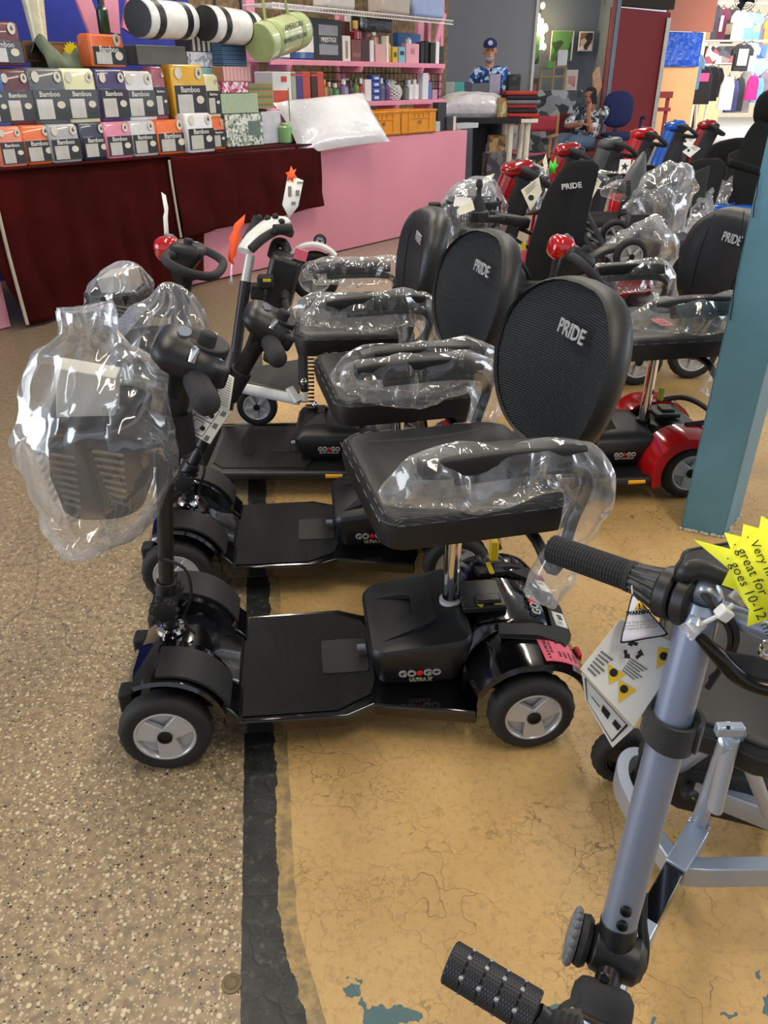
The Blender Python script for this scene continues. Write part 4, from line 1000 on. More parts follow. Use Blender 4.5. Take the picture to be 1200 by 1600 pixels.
mb = MB(); mb.tube([q(428, 358, 3.0), q(455, 357, 3.03)], .018, 12); mb.build('hand_grip', 'grip', fs_)
mb = MB()
for x, y in ((405, 340), (418, 341), (430, 338), (440, 346)): mb.ell(q(x, y, 3.08), (.014, .012, .012), 10, 6)
mb.build('switches', 'matte', fs_)
mb = MB(); mb.tube([q(372, 605, 2.95), q(468, 625, 2.9)], .016, 10, flat=1.3); mb.build('side_rail', 'white', fs_, label='white lower side rail')
mb = MB(); mb.tube([q(374, 598, 3.02), q(455, 616, 2.98)], .012, 10); mb.build('foot_bar', 'satin', fs_)
mb = MB(); a_, b_, c_, d_ = q(385, 575, 3.2), q(372, 600, 3.02), q(468, 612, 3.0), q(470, 560, 3.25); mb.add([a_, b_, c_, d_] + [p - Vector((0, 0, .03)) for p in (a_, b_, c_, d_)], [(0,3,2,1), (4,5,6,7), (0,1,5,4), (1,2,6,5), (2,3,7,6), (3,0,4,7)]); mb.build('foot_deck', 'dotmat', fs_, bevel=.004)
wheel(fs_, q(402, 634, 3.0), .078, .04, -1, 5, tread=False)
fs_.children[-1].rotation_euler = (0, 0, 0)
mb = MB(); mb.box(q(440, 440, 3.1), (.12, .14, .22), Matrix.Rotation(.3, 3, 'Y')); mb.build('folded_seat', 'satin', fs_, bevel=.02)
mb = MB(); mb.tube([q(425, 400, 3.1), q(432, 380, 3.12), q(446, 384, 3.1), q(450, 420, 3.1), q(444, 470, 3.05)], .020, 10, smooth=4); mb.tube([q(446, 470, 3.0), q(474, 560, 2.95), q(476, 610, 2.9)], .016, 10); mb.build('fold_arm', 'satin', fs_)
mb = MB(); mb.tube([q(472, 470, 2.95), q(474, 600, 2.9)], .018, 10); mb.build('spring_strut', 'matte', fs_)
mb = MB()
for k in range(14): mb.tube([q(484 + 7*math.cos(t), 560 + k*6 + 2*t/6.3, 2.95) for t in [2*PI*i/10 for i in range(11)]], .0022, 5)
mb.build('coil_spring', 'matte', fs_)
for (x, y) in ((474, 596), (492, 632)):
    mb = MB(); mb.ell(q(x, y, 2.86), (.013, .013, .013), 12, 6); mb.build('bolt', 'chrome', fs_)
mb = MB(); mb.tube([q(474, 615, 2.9), q(474, 628, 2.9)], .017, 10); mb.tube([q(452, 606, 2.88), q(466, 628, 2.88)], .02, 8, flat=.6); mb.build('foot_cap', 'white', fs_)
mb = MB(); mb.box(q(415, 440, 2.98), (.06, .05, .05)); mb.box(q(402, 455, 3.0), (.05, .05, .06)); mb.build('latch', 'matte', fs_, bevel=.008)
mb = MB(); mb.box(q(417, 438, 2.93), (.03, .004, .010)); mb.build('warning_label', 'lime', fs_)
# rear wheel unit
wheel(fs_, q(492, 432, 3.15), .10, .05, -1, 5, tread=False); wheel(fs_, q(500, 376, 3.35), .028, .022, -1, 5, tread=False)
arc_fender(fs_, tuple(q(490, 430, 3.15)), .125, q(490, 430, 3.15).y - .04, q(490, 430, 3.15).y + .04, 40, 200, m='white', name='rear_mudguard')
mb = MB(); mb.box(q(470, 398, 3.0), (.05, .012, .04), Matrix.Rotation(.3, 3, 'Y')); mb.build('tag', 'pinkst', fs_, label='pink tag on the white mudguard')
# ================================================================ COUNTER
velvet = mat('red_velvet', '3a0705', .95, spec=.15, bump=(60, .3, .003), var=(3.5, .35)); TOP = .875
sP0 = cs(497, 232, 0)[0]; sP1 = cs(730, 207, 0)[0]
cnt = thing('stall_counter', 'long pink painted stall counter partly covered with dark red velvet', 'counter', P0, CAZ)
mb = MB(); mb.box(((sP0 - 1.6 + sP1)/2, .02, .445), (sP1 - sP0 + 1.6, .04, .87)); mb.build('front_panel', pinkp, cnt, bevel=.003)
mb = MB(); mb.box(((-3.5 + sP1)/2, .46, TOP - .02), (sP1 + 3.5, .88, .03)); mb.build('counter_top', pinkp, cnt, bevel=.003)
mb = MB(); mb.box((sP1 - .02, .45, .44), (.03, .82, .87)); mb.build('end_panel', pinkp, cnt, bevel=.003)
for k in range(4):
    mb = MB(); mb.box((-.62 + k*.155, .03, .44), (.145, .025, .87)); mb.build('plank', mat('pink_plank', 'c98a9c', .7, var=(8, .15), bump=(20, .5, .004)), cnt, bevel=.003)
def drape(name, label, c4, d, folds, amp, seed, hem=.0):
    C_ = [gp(x, y, P0 + N*d, N) for x, y in c4]; c = sum(C_, Vector())/4
    def fn(u, v):
        p = C_[0].lerp(C_[1], u).lerp(C_[3].lerp(C_[2], u), v); s_ = (p - P0).dot(U)
        k = amp*(.15 + v)*(math.sin(s_*folds + seed + .8*noise.noise(Vector((s_*2, seed, 0)))) * .6 + noise.noise(Vector((s_*folds*.5, v*1.5, seed)))*.9)
        return p - c - N*(abs(k) + .004) + Vector((0, 0, hem*v*math.sin(s_*7 + seed)))
    mb = MB(); mb.grid(fn, 90, 24); o = mb.build(name, velvet, solid=.004); o.location = c; return tag(o, label, 'cloth')
dr = drape('velvet_cloth', 'wide dark red velvet cloth hanging almost to the floor at the left', [(-90, 272), (312, 241), (316, 434), (45, 507)], -.06, 16, .045, 1.0)
dr2 = drape('velvet_cloth', 'shorter dark red velvet cloth with pale edge tape hanging over the pink counter', [(265, 245), (500, 230), (503, 322), (284, 371)], -.10, 11, .035, 3.0, .008)
mb = MB(); P = [gp(x, y, P0 - N*.15, N) - dr2.location for x, y in ((264, 250), (268, 280), (276, 330), (283, 371))]; mb.tube(P, .008, 6, smooth=4); mb.build('edge_tape', mat('tape', 'b5ab98', .8), dr2)
mb = MB(); P = [gp(x, y, P0 - N*.09, N) - dr.location for x, y in ((-3, 330), (14, 400), (43, 507))]; mb.tube(P, .010, 6, smooth=4); mb.build('edge_tape', K.get('tape') or MATS['tape'], dr)
# top cover
mb = MB(); mb.box(((-3.5 + sP0)/2, .395, TOP), (sP0 + 3.5, 1.0, .012)); o = mb.build('velvet_cloth', velvet, bevel=.004); o.location = P0; o.rotation_euler = (0, 0, rad(CAZ)); tag(o, 'dark red velvet cloth laid flat on top of the counter under the bedding', 'cloth')
ZT = TOP + .008

# ---------------------------------------------------------------- bedding packs
labelblk = mat('pack_label', '1b1a1a', .45, coat=.2); picm = mat('pack_photo', 'b9b6ae', .45, coat=.5); badge = mat('pack_badge', 'cfc9b8', .5); film_c = plastic('pack_film', .05, 40)
def cloth_m(hexc): return mat('sheet_' + hexc, hexc, .45, coat=.45, bump=(9, .5, .01), var=(6, .10))
def locate(x0, x1, d):
    s0 = cs(x0, 200, d)[0]; s1 = cs(x1, 200, d)[0]; return s0, s1
def zfor(x, y, d): return cs(x, y, d)[1]
def root_at(name, label, cat, s, d, z, rz=0, group=None): return thing(name, label, cat, cpt(s, d, z), CAZ + rz, group)
def sheet_pack(col, label, x0, x1, yt, z0, d, band=.80, bam=True, dep=.12, rz=0, h=None, group='packaged bed sheet sets on the velvet counter', badges=1):
    s0, s1 = locate(x0, x1, d); w_ = (s1 - s0)*.96; h = h or (zfor((x0+x1)/2, yt, d) - z0)
    r = root_at('sheet_pack', label, 'bedding pack', (s0+s1)/2, d + dep/2, z0, rz, group)
    mb = MB(); mb.loft([[Vector((p[0], p[1], z)) for p in rrect(w_/2*q, dep/2*q2, .018, 3)] for z, q, q2 in ((0, .97, .96), (h*.02, 1, 1), (h*.5, 1, 1.0), (h*.93, 1, .9), (h, .93, .6))], True)
    bd = mb.build('folded_sheets', cloth_m(col), r, smooth=50)
    y = -dep/2 - .0035; lz0, lz1 = h*.07, h*(.07 + band*.68); 
    mb = MB(); mb.box((w_*.02, y, (lz0+lz1)/2), (w_*.92, .003, lz1-lz0)); lb = mb.build('label_band', labelblk, r, label='dark printed label band')
    mb = MB(); mb.box((-w_*.17, y - .0025, lz0 + (lz1-lz0)*.36), (w_*.44, .002, (lz1-lz0)*.66)); mb.build('photo', picm, lb)
    mb = MB(); mb.T = Matrix.Translation((w_*.27, y - .003, lz0 + (lz1-lz0)*.50)) @ Matrix.Scale(1.35, 4, (1, 0, 0)); mb.lathe([(w_*.085, 0), (w_*.085, .001)], (0, 0, 0), (0, -1, 0), 18); mb.build('oval_mark', badge, lb)
    text('lettering', 'Bamboo', w_*.17, basis((w_*.0, y - .003, lz1 - (lz1-lz0)*.15), (1, 0, 0), (0, 0, 1)), 'paper', lb, .0004, .0004)
    for bx_ in ([.27] if badges == 1 else [.30, -.30]):
        mb = MB(); mb.T = Matrix.Translation((w_*bx_, y + .002, h*.84)) @ Matrix.Scale(.8, 4, (1, 0, 0)); mb.lathe([(w_*.125, 0), (w_*.125, .002)], (0, 0, 0), (0, -1, 0), 20); bg_ = mb.build('round_badge', badge, r)
        if bx_ > 0: text('lettering', '6', w_*.15, basis((w_*bx_, y - .003, h*.85), (1, 0, 0), (0, 0, 1)), labelblk, bg_, .0004, .0006)
    return r, (s0+s1)/2, w_, h
row1 = [('d98064', 'salmon sheet pack at the far left of the bottom row', -8, 34, 195, 2), ('d9682c', 'orange sheet pack, bottom row, second from the left', 30, 81, 195, 1), ('9b9c9e', 'light grey sheet pack in the bottom row', 72, 123, 191, 2), ('252b45', 'navy sheet pack in the bottom row under the cream pack', 121, 168, 193, 1), ('cf7d95', 'pink sheet pack in the bottom row', 161, 205, 193, 1), ('c9c7c8', 'silvery white sheet pack, bottom row, right of the pink pack', 203, 245, 192, 1), ('dd6a2c', 'orange sheet pack, bottom row, right half of the counter', 243, 292, 184, 1), ('d5d5d6', 'white sheet pack standing proud of the bottom row', 290, 335, 177, 2), ('d9652c', 'orange sheet pack half hidden at the right end of the bottom row', 331, 352, 187, 1)]
row2 = [('1f4d93', 'blue sheet pack cut by the left edge, top row', -20, 22, 107, 1), ('55202b', 'maroon sheet pack in the top row', 12, 62, 108, 2), ('55585e', 'charcoal grey sheet pack in the top row', 58, 115, 106, 2), ('d8d6ab', 'cream sheet pack in the top row', 110, 162, 107, 2), ('352a5c', 'dark purple sheet pack in the top row', 160, 209, 108, 2), ('d7d6d4', 'bright white sheet pack in the top row', 202, 250, 111, 2), ('9c5566', 'rose sheet pack squeezed behind the white pack', 247, 268, 104, 1), ('d8a52c', 'yellow sheet pack facing right in the top row', 276, 329, 101, 2), ('d3d0a8', 'pale cream sheet pack at the right end of the top row', 326, 349, 116, 1)]
tops = []; H1 = zfor(150, 192, -.045) - ZT
for i, (c, l, a_, b_, yt, nb) in enumerate(row1):
    d = -.045 if i not in (7,) else -.10
    r, s, w_, h = sheet_pack(c, l, a_, b_, yt, ZT, d + .015*(i % 2) + (.06 if i == 8 else 0), badges=nb, rz=rng.uniform(-3, 3), h=(H1 if i != 7 else None)); tops.append((s, h))
hz = max(h for s, h in tops)
hz = sum(h for s, h in tops)/len(tops)
ZR = ZT + H1 + .001
for i, (c, l, a_, b_, yt, nb) in enumerate(row2):
    sheet_pack(c, l, a_, b_, yt, ZR, (.03 if i < 7 else .06) + .015*(i % 2) + (.04 if i in (6, 8) else 0), badges=nb, rz=rng.uniform(-3, 3), dep=.13)
# packs lying on the top row
zt2 = zfor(25, 108, .12)
r, *_ = sheet_pack('5a2230', 'maroon bedding bundle lying on top of the row at the far left', 0, 60, 34, zfor(25, 106, .14) + .01, .16, group=None, badges=2, band=.7)
r, *_ = sheet_pack('4a1d28', 'maroon bedding bundle peeking from behind the top left bundle', -25, 4, 45, zfor(25, 106, .14) + .01, .20, group=None)
r, *_ = sheet_pack('d8672c', 'orange sheet pack standing on the purple pack', 155, 215, 54, zfor(185, 108, .12) + .012, .16, group=None, rz=8)
# ---------------------------------------------------------------- boxes and small goods
def goods(name, label, cat, x0, x1, yt, zb, d, col, dep=None, rz=0, m=None, deco=None, group=None, bevel=.004, rough=.5):
    s0, s1 = locate(x0, x1, d); w_ = (s1-s0)*.97; h = zfor((x0+x1)/2, yt, d) - zb; dep = dep or w_*.7
    mb = MB(); mb.box((0, 0, h/2), (w_, dep, h)); mm = m or mat('card_' + col, col, rough, var=(8, .06))
    if not deco:
        o = mb.build(name, mm, bevel=min(bevel, w_*.1)); o.location = cpt((s0+s1)/2, d + dep/2, zb); o.rotation_euler = (0, 0, rad(CAZ + rz)); tag(o, label, cat, group); return o, w_, h, dep
    o = root_at(name, label, cat, (s0+s1)/2, d + dep/2, zb, rz, group); mb.build('carton', mm, o, bevel=min(bevel, w_*.1))
    for k, dd in enumerate(deco):
        x, z, ww, hh, mc = dd[:5]; mb = MB(); mb.box((x*w_, -dep/2 - .0012, z*h), (ww*w_, .002, hh*h)); mb.build('printed_panel', mc if not isinstance(mc, str) else (K[mc] if mc in K else mat('card_' + mc, mc, .5)), o)
        if len(dd) > 5: text('lettering', dd[5], dd[6]*w_, basis((x*w_, -dep/2 - .0035, z*h), (1, 0, 0), (0, 0, 1)), dd[7], o, .0004, .0003)
    return o, w_, h, dep
def bottle(label, x, hw, yt, zb, d, col, cap='e6e4df', group=None, kind='round', name='bottle', neck=.25, rough=.25, cat='bottle'):
    s0, s1 = locate(x-hw, x+hw, d); r = (s1-s0)/2*.9; h = zfor(x, yt, d) - zb
    o = root_at(name, label, cat, (s0+s1)/2, d + r, zb, 0, group)
    mb = MB(); mb.lathe([(r*.9, 0), (r, h*.03), (r, h*(.9-neck)), (r*.75, h*(.96-neck)), (r*.38, h*(1-neck)), (r*.38, h*(1-neck*.8))], n=18); mb.build('body', mat('bottle_' + col, col, rough, coat=.3), o)
    mb = MB(); mb.lathe([(r*.5, h*(1-neck*.85)), (r*.5, h*.97), (r*.42, h)], n=16)
    if kind == 'pump': mb.tube([(0, 0, h*.95), (0, 0, h), (0, -r*1.1, h), (0, -r*1.2, h*.97)], r*.16, 8)
    mb.build('cap', mat('cap_' + cap, cap, .35), o)
    return o
floral = pattern('floral_grey', ['cfd2c4', '8f9a86', 'dfe0d6', '5e6f62', 'b9c2b0'], 60, .5); floral2 = pattern('floral_pink', ['e6c9cf', 'b03a68', 'ecdfe0', 'd68fa6'], 45, .5)
stripeg = pattern('stripe_grey', ['34383f', 'c9c9c6'], 7, .5, 'X'); stripet = pattern('stripe_teal', ['5aa6a4', 'd9d3b0', '7fb8b0', 'c2a955'], 14, .5, 'X')
greyfl = pattern('grey_floral_print', ['d4d7dc', '9aa3b5', 'e4e4e6'], 55, .5); bluestr = pattern('blue_fold', ['3a5f86', '6f8fae', '27486e'], 12, .5, 'Z')
d0 = .10
def sh(x, y): return zfor(x, y, .12)
goods('gift_box', 'tall floral printed sheet set box at the right end of the bedding', 'box', 352, 412, 178, ZT, .10, 'cccccc', .2, 0, floral, deco=[(.25, .55, .42, .6, floral), (.25, .55, .34, .45, '6f7f76')])
zb = zfor(380, 178, .1) + .004
goods('gift_box', 'teal and yellow patterned box on the tall floral box', 'box', 348, 407, 146, zb, .11, 'cccccc', .2, 0, stripet)
zb2 = zfor(378, 146, .11) + .004
for (a_, b_, yt, yb, mm, lab) in ((352, 393, 128, 146, floral2, 'white and magenta floral box above the teal box'), (356, 398, 104, 128, pattern('pink_patch', ['d79a9a', 'c98a6e', 'e0b9b4'], 9, .5, 'X'), 'pale pink patchwork box above the magenta floral box')):
    goods('gift_box', lab, 'box', a_, b_, yt, zb2, .12, 'cccccc', .18, 0, mm); zb2 = zfor((a_+b_)/2, yt, .12) + .004
goods('gift_box', 'navy and light blue folded bedding box below the green pillow roll', 'box', 357, 394, 63, zb2, .13, 'cccccc', .16, 0, bluestr)
zb = zfor(335, 116, .2) + .004
hid = goods('gift_box', 'turquoise box wedged behind the pale cream sheet pack', 'box', 322, 356, 106, ZT, .24, '7fbcc0', .16, 0)
zb3 = zfor(339, 106, .24) + .004
goods('gift_box', 'blue striped and grey floral box under the grey striped box', 'box', 304, 356, 82, zb3, .24, 'cccccc', .16, 0, greyfl); zb3 = zfor(330, 82, .24) + .004
goods('gift_box', 'charcoal and white striped bedding box under the hanging rolls', 'box', 310, 358, 55, zb3, .24, 'cccccc', .16, 0, stripeg)
goods('bedding_stack', 'dark olive folded bedding in film beside the striped box', 'bedding stack', 228, 304, 72, zfor(265, 104, .22) + .006, .24, '58594a', .14, 0, cloth_m('5b5c4c'))
goods('gift_box', 'olive and orange printed box beside the red cartons', 'box', 392, 430, 130, zfor(410, 170, .14), .14, 'aaaaaa', .14, 0, pattern('olive_print', ['7f8a55', 'c0703f', '66744a'], 6, .5, 'Z'))
goods('toy_box', 'pink box holding a plush behind the big white pillow', 'box', 418, 452, 170, ZT, .18, 'd89aac', .16)
goods('white_bag', 'white wrapped package beside the floral box', 'package', 410, 440, 174, ZT, .14, 'cfcdd3', .14, 0, 'milky' and mat('wrapped_white', 'c9c8cf', .3, coat=.4))
bottle('tall green printed canister with a bamboo stick beside the white pillow', 453, 8, 192, ZT, .05, '7fae6a', 'b8c78c', name='canister', cat='canister', neck=.12)
mb = MB(); mb.tube([cpt(cs(455, 200, .05)[0], .06, ZT + .15), cpt(cs(455, 200, .05)[0], .06, ZT + .38)], .004, 6); tag(mb.build('bamboo_stick', mat('stick_green', '5d8a3c', .6)), 'thin green stick rising from the green canister', 'stick')
goods('carton', 'white and red carton behind the left of the shelves', 'carton', 430, 459, 112, zfor(440, 170, .30), .30, 'd8d5d0', .2, deco=[(-.1, .25, .8, .5, 'b8432f'), (.1, .8, .3, .15, 'b8432f')])
for k, (a_, b_, c_, lab) in enumerate(((459, 466, '9aa08a', 'thin grey green boxed set'), (466, 476, '433a78', 'purple boxed set'), (476, 488, 'b04538', 'red boxed set'), (489, 499, '3a1c18', 'dark brown boxed set'), (499, 508, 'b24a35', 'orange red boxed set'))):
    goods('boxed_set', lab + ' standing in the row left of the lower shelf', 'box', a_, b_, 112 + (k % 2), zfor(470, 158, .30), .30, c_, .16, 0, None, [(0, .9, 1, .08, 'b8432f')])
support = goods('storage_crate', 'dark crate under the boxed sets behind the pillow', 'crate', 392, 512, 171, ZT, .32, '4b3a33', .25)
# pillow in film
def pillow_mesh(w_, h, t, seed, m, name, label, M_, cat='pillow'):
    def fn(u, v, sg):
        x, z = (u-.5)*2, (v-.5)*2; e_ = (max(0, 1-abs(x)**2.6)*max(0, 1-abs(z)**2.6))**.42
        n_ = noise.noise(Vector((x*2.2 + seed, z*2.2, sg)))*.12 + noise.noise(Vector((x*6, z*6 + seed, sg)))*.05
        kx = 1 - .07*(1-abs(z)**2)*abs(x); kz = 1 - .07*(1-abs(x)**2)*abs(z)
        return Vector((x*w_/2*kx, sg*t/2*e_*(1+n_), z*h/2*kz))
    mb = MB(); mb.T = M_; mb.grid(lambda u, v: fn(u, v, -1), 26, 20); mb.grid(lambda u, v: fn(1-u, v, 1), 26, 20)
    return tag(mb.build(name, m, smooth=180), label, cat)
pilm = mat('wrapped_pillow', 'dedde0', .22, coat=.8, bump=(14, .7, .02), var=(4, .05))
sa, sb = locate(446, 582, .0); zc = (zfor(510, 160, -.05) + zfor(510, 238, -.05))/2
pillow_mesh((sb-sa)*.84, .48, .20, 1.2, pilm, 'pillow', 'big white pillow in clear film leaning on the pink counter edge', Matrix.Translation(cpt((sa+sb)/2 + .0, -.02, zc + .03)) @ Matrix.Rotation(rad(CAZ - 14), 4, 'Z') @ Matrix.Rotation(rad(-4), 4, 'Y') @ Matrix.Rotation(rad(-42), 4, 'X'))
# crates
def crate(label, x0, x1, yt, zb, d):
    s0, s1 = locate(x0, x1, d); w_ = (s1-s0)*.98; h = zfor((x0+x1)/2, yt, d) - zb; dep = .30; ym = mat('crate_yellow', 'd58a14', .5, bump=(40, .2, .001), var=(9, .08))
    r = root_at('plastic_crate', label, 'crate', (s0+s1)/2, d + dep/2, zb, 0, 'yellow plastic crates'); mb = MB(); t_ = .008
    mb.box((0, 0, .005), (w_, dep, .01))
    for sy in (-1, 1): mb.box((0, sy*(dep/2 - t_/2), h/2), (w_, t_, h))
    for sx_ in (-1, 1): mb.box((sx_*(w_/2 - t_/2), 0, h/2), (t_, dep - 2*t_, h))
    mb.build('tub', ym, r, bevel=.002)
    mb = MB(); y = -dep/2 - .004
    mb.box((0, y, h*.96), (w_*1.02, .016, h*.07)); mb.box((0, y, h*.10), (w_*.98, .010, h*.06))
    for x in (-.30, .30): mb.box((x*w_, y, h*.5), (w_*.035, .010, h*.75))
    for x in (-.12, 0, .12): mb.box((x*w_, y, h*.80), (w_*.02, .008, h*.2))
    mb.box((0, y, h*.88), (w_*.6, .010, h*.03)); mb.box((0, y, h*.66), (w_*.6, .008, h*.03)); mb.build('ribs', ym, r, bevel=.0015)
    text('handwriting', '98' if x0 < 600 else '8.5', h*.22, basis((0, y - .006, h*.48), (1, 0, 0), (0, 0, 1)), 'ink', r, .0003, 0, shear=.3)
crate('left yellow plastic crate beside the white pillow', 568, 626, 174, ZT, -.01); crate('right yellow plastic crate on the pink counter', 627, 681, 171, ZT, -.01)
goods('box', 'tall dark perfume box at the right end of the counter', 'box', 684, 697, 160, ZT, .08, '2b2a30', .07); goods('box', 'short dark box with white side at the end of the pink counter', 'box', 698, 712, 182, ZT, .06, '303039', .08, 0, None, [(.35, .5, .3, 1, 'c9c6b8')])
goods('plastic_tub', 'small clear plastic tub right of the yellow crates', 'tub', 681, 688, 190, ZT, .03, 'b5b8b6', .05); goods('package', 'pale wrapped package over the end of the counter', 'package', 713, 748, 193, ZT - .03 + .03, .12, 'aeb4b8', .16)
# ---------------------------------------------------------------- shelves
def shelf(label, xa, ya, xb, yb, d, dep=.34):
    s0, z0 = cs(xa, ya, d); s1, z1 = cs(xb, yb, d); z_ = (z0+z1)/2; L_ = s1-s0
    r = root_at('display_shelf', label, 'shelf', (s0+s1)/2, d, z_); mb = MB(); mb.box((0, dep/2, -.012), (L_, dep, .024)); mb.build('board', pinkw, r, bevel=.003)
    mb = MB(); mb.box((0, .010, -.022), (L_, .022, .035)); mb.build('front_strip', pinkw, r, bevel=.003)
    for t in (-.42, -.05, .33, .47):
        mb = MB(); mb.box((t*L_, .10, -.06), (.03, .22, .05), top=1.2); mb.build('bracket', pinkw, r, bevel=.003)
    return z_, s0, s1
d1 = .42; z1_, a1, b1 = shelf('upper pink shelf carrying perfume boxes and blue bedding', 423, 98, 696, 95, d1); z2_, a2, b2 = shelf('lower pink shelf carrying bottles and a white pineapple', 545, 160, 698, 154, d1)
for x, wd_ in ((392, .09), (532, .09), (655, .10), (668, .05), (688, .05)):
    s = cs(x, 60, .80)[0]; mb = MB(); mb.box((0, 0, 1.25), (wd_, .05, 2.5)); o = mb.build('shelf_post', pinkw, bevel=.004); o.location = cpt(s, .80, 0); o.rotation_euler = (0, 0, rad(CAZ)); tag(o, {392: 'pink post behind the green pillow roll', 532: 'pink post behind the perfume boxes', 655: 'wide pink post near the right end of the shelves', 668: 'narrow pink post beside the wide one', 688: 'last pink post at the end of the stall'}[x], 'post')
for (xa, ya, xb, yb, lab) in ((128, -5, 152, 58, 'slanted pink board leaning before the blue backdrop'), (172, -5, 176, 52, 'upright pink board before the blue backdrop'), (210, -5, 200, 50, 'pink board beside the hanging pillow rolls'), (694, 20, 680, 70, 'slanted pink board clipped at the right end of the shelves')):
    s0, za = cs(xa, ya, .62); s1, zb_ = cs(xb, yb, .62); mb = MB(); p0, p1 = Vector((0, 0, za-zb_)), Vector((0, 0, 0)); mb.T = Matrix.Translation((0, 0, 0))
    mb.box(((s0-s1)/2, 0, (za-zb_)/2), (.11 if xa != 694 else .07, .025, math.hypot(s0-s1, za-zb_)), Matrix.Rotation(math.atan2(s0-s1, za-zb_), 3, 'Y')); o = mb.build('pink_board', pinkw, bevel=.003); o.location = cpt(s1, .62, zb_); o.rotation_euler = (0, 0, rad(CAZ)); tag(o, lab, 'board')
# wire rack above
s0, zr = cs(440, 6, .30); s1 = cs(700, 6, .30)[0]; r = root_at('wire_shelf', 'white wire shelf above the perfume boxes', 'wire shelf', (s0+s1)/2, .30, zr)
mb = MB(); L_ = s1 - s0 + .2
for y in (0, .35): mb.tube([(-L_/2, y, 0), (L_/2, y, 0)], .005, 6)
mb.tube([(-L_/2, 0, -.03), (L_/2, 0, -.03)], .005, 6); n_ = int(L_/.035)
for k in range(n_): x = -L_/2 + L_*k/n_; mb.tube([(x, .35, 0), (x, 0, 0), (x, 0, -.03)], .0025, 4)
mb.build('wires', 'white', r)
for k, (x0, x1, c_, l_) in enumerate(((520, 560, 'b5b1aa', 'grey plush lying on the wire shelf'), (600, 640, 'a89c90', 'beige package on the wire shelf'), (645, 690, '8c9cc0', 'pale blue wrapped package at the end of the wire shelf'))):
    goods('package', l_, 'package', x0, x1, -8, zr + .006, .34, c_, .2, bevel=.03)
# hanging baskets grid / rail behind items on lower shelf
s0, s1 = cs(505, 130, .76)[0], cs(690, 130, .76)[0]; r = root_at('wire_grid', 'dark wire grid panel behind the bottles', 'wire grid', (s0+s1)/2, .76, z2_ + .0); mb = MB()
for k in range(30): x = (s1-s0)*(k/29 - .5); mb.tube([(x, 0, 0), (x, 0, .40)], .004, 4)
for k in range(6): mb.tube([(-(s1-s0)/2, 0, .07*k + .02), ((s1-s0)/2, 0, .07*k + .02)], .004, 4)
mb.build('wires', 'darksteel', r)
G1 = 'perfume boxes and bottles on the upper pink shelf'; zz = z1_ + .001; D1 = d1 + .05
def roll(label, x0, x1, yt, zb, d, col, band, name='bedding_roll'):
    s0, s1 = locate(x0, x1, d); r_ = (s1-s0)/2; h = zfor((x0+x1)/2, yt, d) - zb; o = root_at(name, label, 'bedding roll', (s0+s1)/2, d + r_*.7, zb)
    mb = MB(); mb.T = Matrix.Scale(.75, 4, (0, 1, 0)); mb.lathe([(r_*.9, 0), (r_, h*.05), (r_*1.0, h*.9), (r_*.85, h*.97), (r_*.3, h)], n=26); mb.build('bundle', cloth_m(col), o)
    mb = MB(); mb.T = Matrix.Scale(.75, 4, (0, 1, 0)); mb.lathe([(r_*1.02, h*.22), (r_*1.02, h*.70)], n=26, cap=False); mb.build('paper_band', band, o, label='white paper band'); return o
roll('blue bedding roll with a white paper band on the upper shelf', 466, 507, 39, zz, D1, '1f4f86', 'paper'); roll('small blue roll lying left of the banded blue roll', 432, 466, 78, zz, D1, '25517f', 'paper')
mb_ = goods('zip_bag', 'black zipped bedding case with grey printed label', 'case', 491, 538, 30, zz, D1, '1b1b1e', .16, 0, None, [(.05, .50, .62, .72, '85868a'), (.05, .50, .62, .22, '3b3c40', 'PRESTIGE', .12, 'paper')])
goods('zip_bag', 'black zipped case standing behind the labelled black case', 'case', 452, 500, 26, zz, D1 + .2, '18181b', .12)
items1 = [(538, 550, 56, 'd6d3cb', 'white perfume box with a tower print', [(0, .45, .3, .7, '9a7f60')], 0), (549, 567, 23, 'd9d7d4', 'tall white box standing behind the row', None, .16), (540, 553, 34, '5a342a', 'brown box behind the tower print box', None, .16), (551, 566, 62, '6f3f3a', 'reddish brown perfume box', [(0, .3, .8, .2, '8a5a50')], 0), (566, 580, 62, '3a211c', 'dark brown perfume box', None, 0), (578, 585, 63, 'd8d5d2', 'narrow white perfume box', None, 0), (587, 603, 69, 'c99a96', 'dusty pink perfume box', None, 0), (604, 607, 56, 'e0dccb', 'slim ivory box', None, 0), (613, 621, 73, 'c9a52e', 'yellow perfume box', [(0, .5, .6, .3, '5a4a20')], 0), (622, 632, 73, '79aec0', 'pale aqua perfume box', [(0, .6, .6, .25, '22303a')], 0), (633, 653, 68, 'd9a0aa', 'light pink perfume box with oval mark', [(0, .6, .3, .3, 'c07a88')], 0), (620, 655, 52, '2a5c92', 'blue carrying box behind the pink perfume box', None, .17), (655, 661, 66, '141416', 'black slim box near the right end', None, 0), (662, 668, 64, '1b1c1f', 'black perfume box beside the slim one', None, .02), (670, 677, 66, '17181b', 'black box before the white one', None, 0), (678, 683, 65, 'e4e3e0', 'thin white box near the shelf end', None, 0), (684, 690, 72, '2a2c30', 'last dark box at the shelf end', None, 0), (596, 603, 56, 'd4d0cf', 'white box behind the gold bottle', None, .12), (573, 580, 46, 'cf97a2', 'pink box behind the red bottle', None, .14)]
for a_, b_, yt, c_, lab, dc, dz in items1: goods('perfume_box', lab + ' on the upper shelf', 'box', a_, b_, yt, zz, D1 + dz, c_, .06, 0, None, dc, G1, .002)
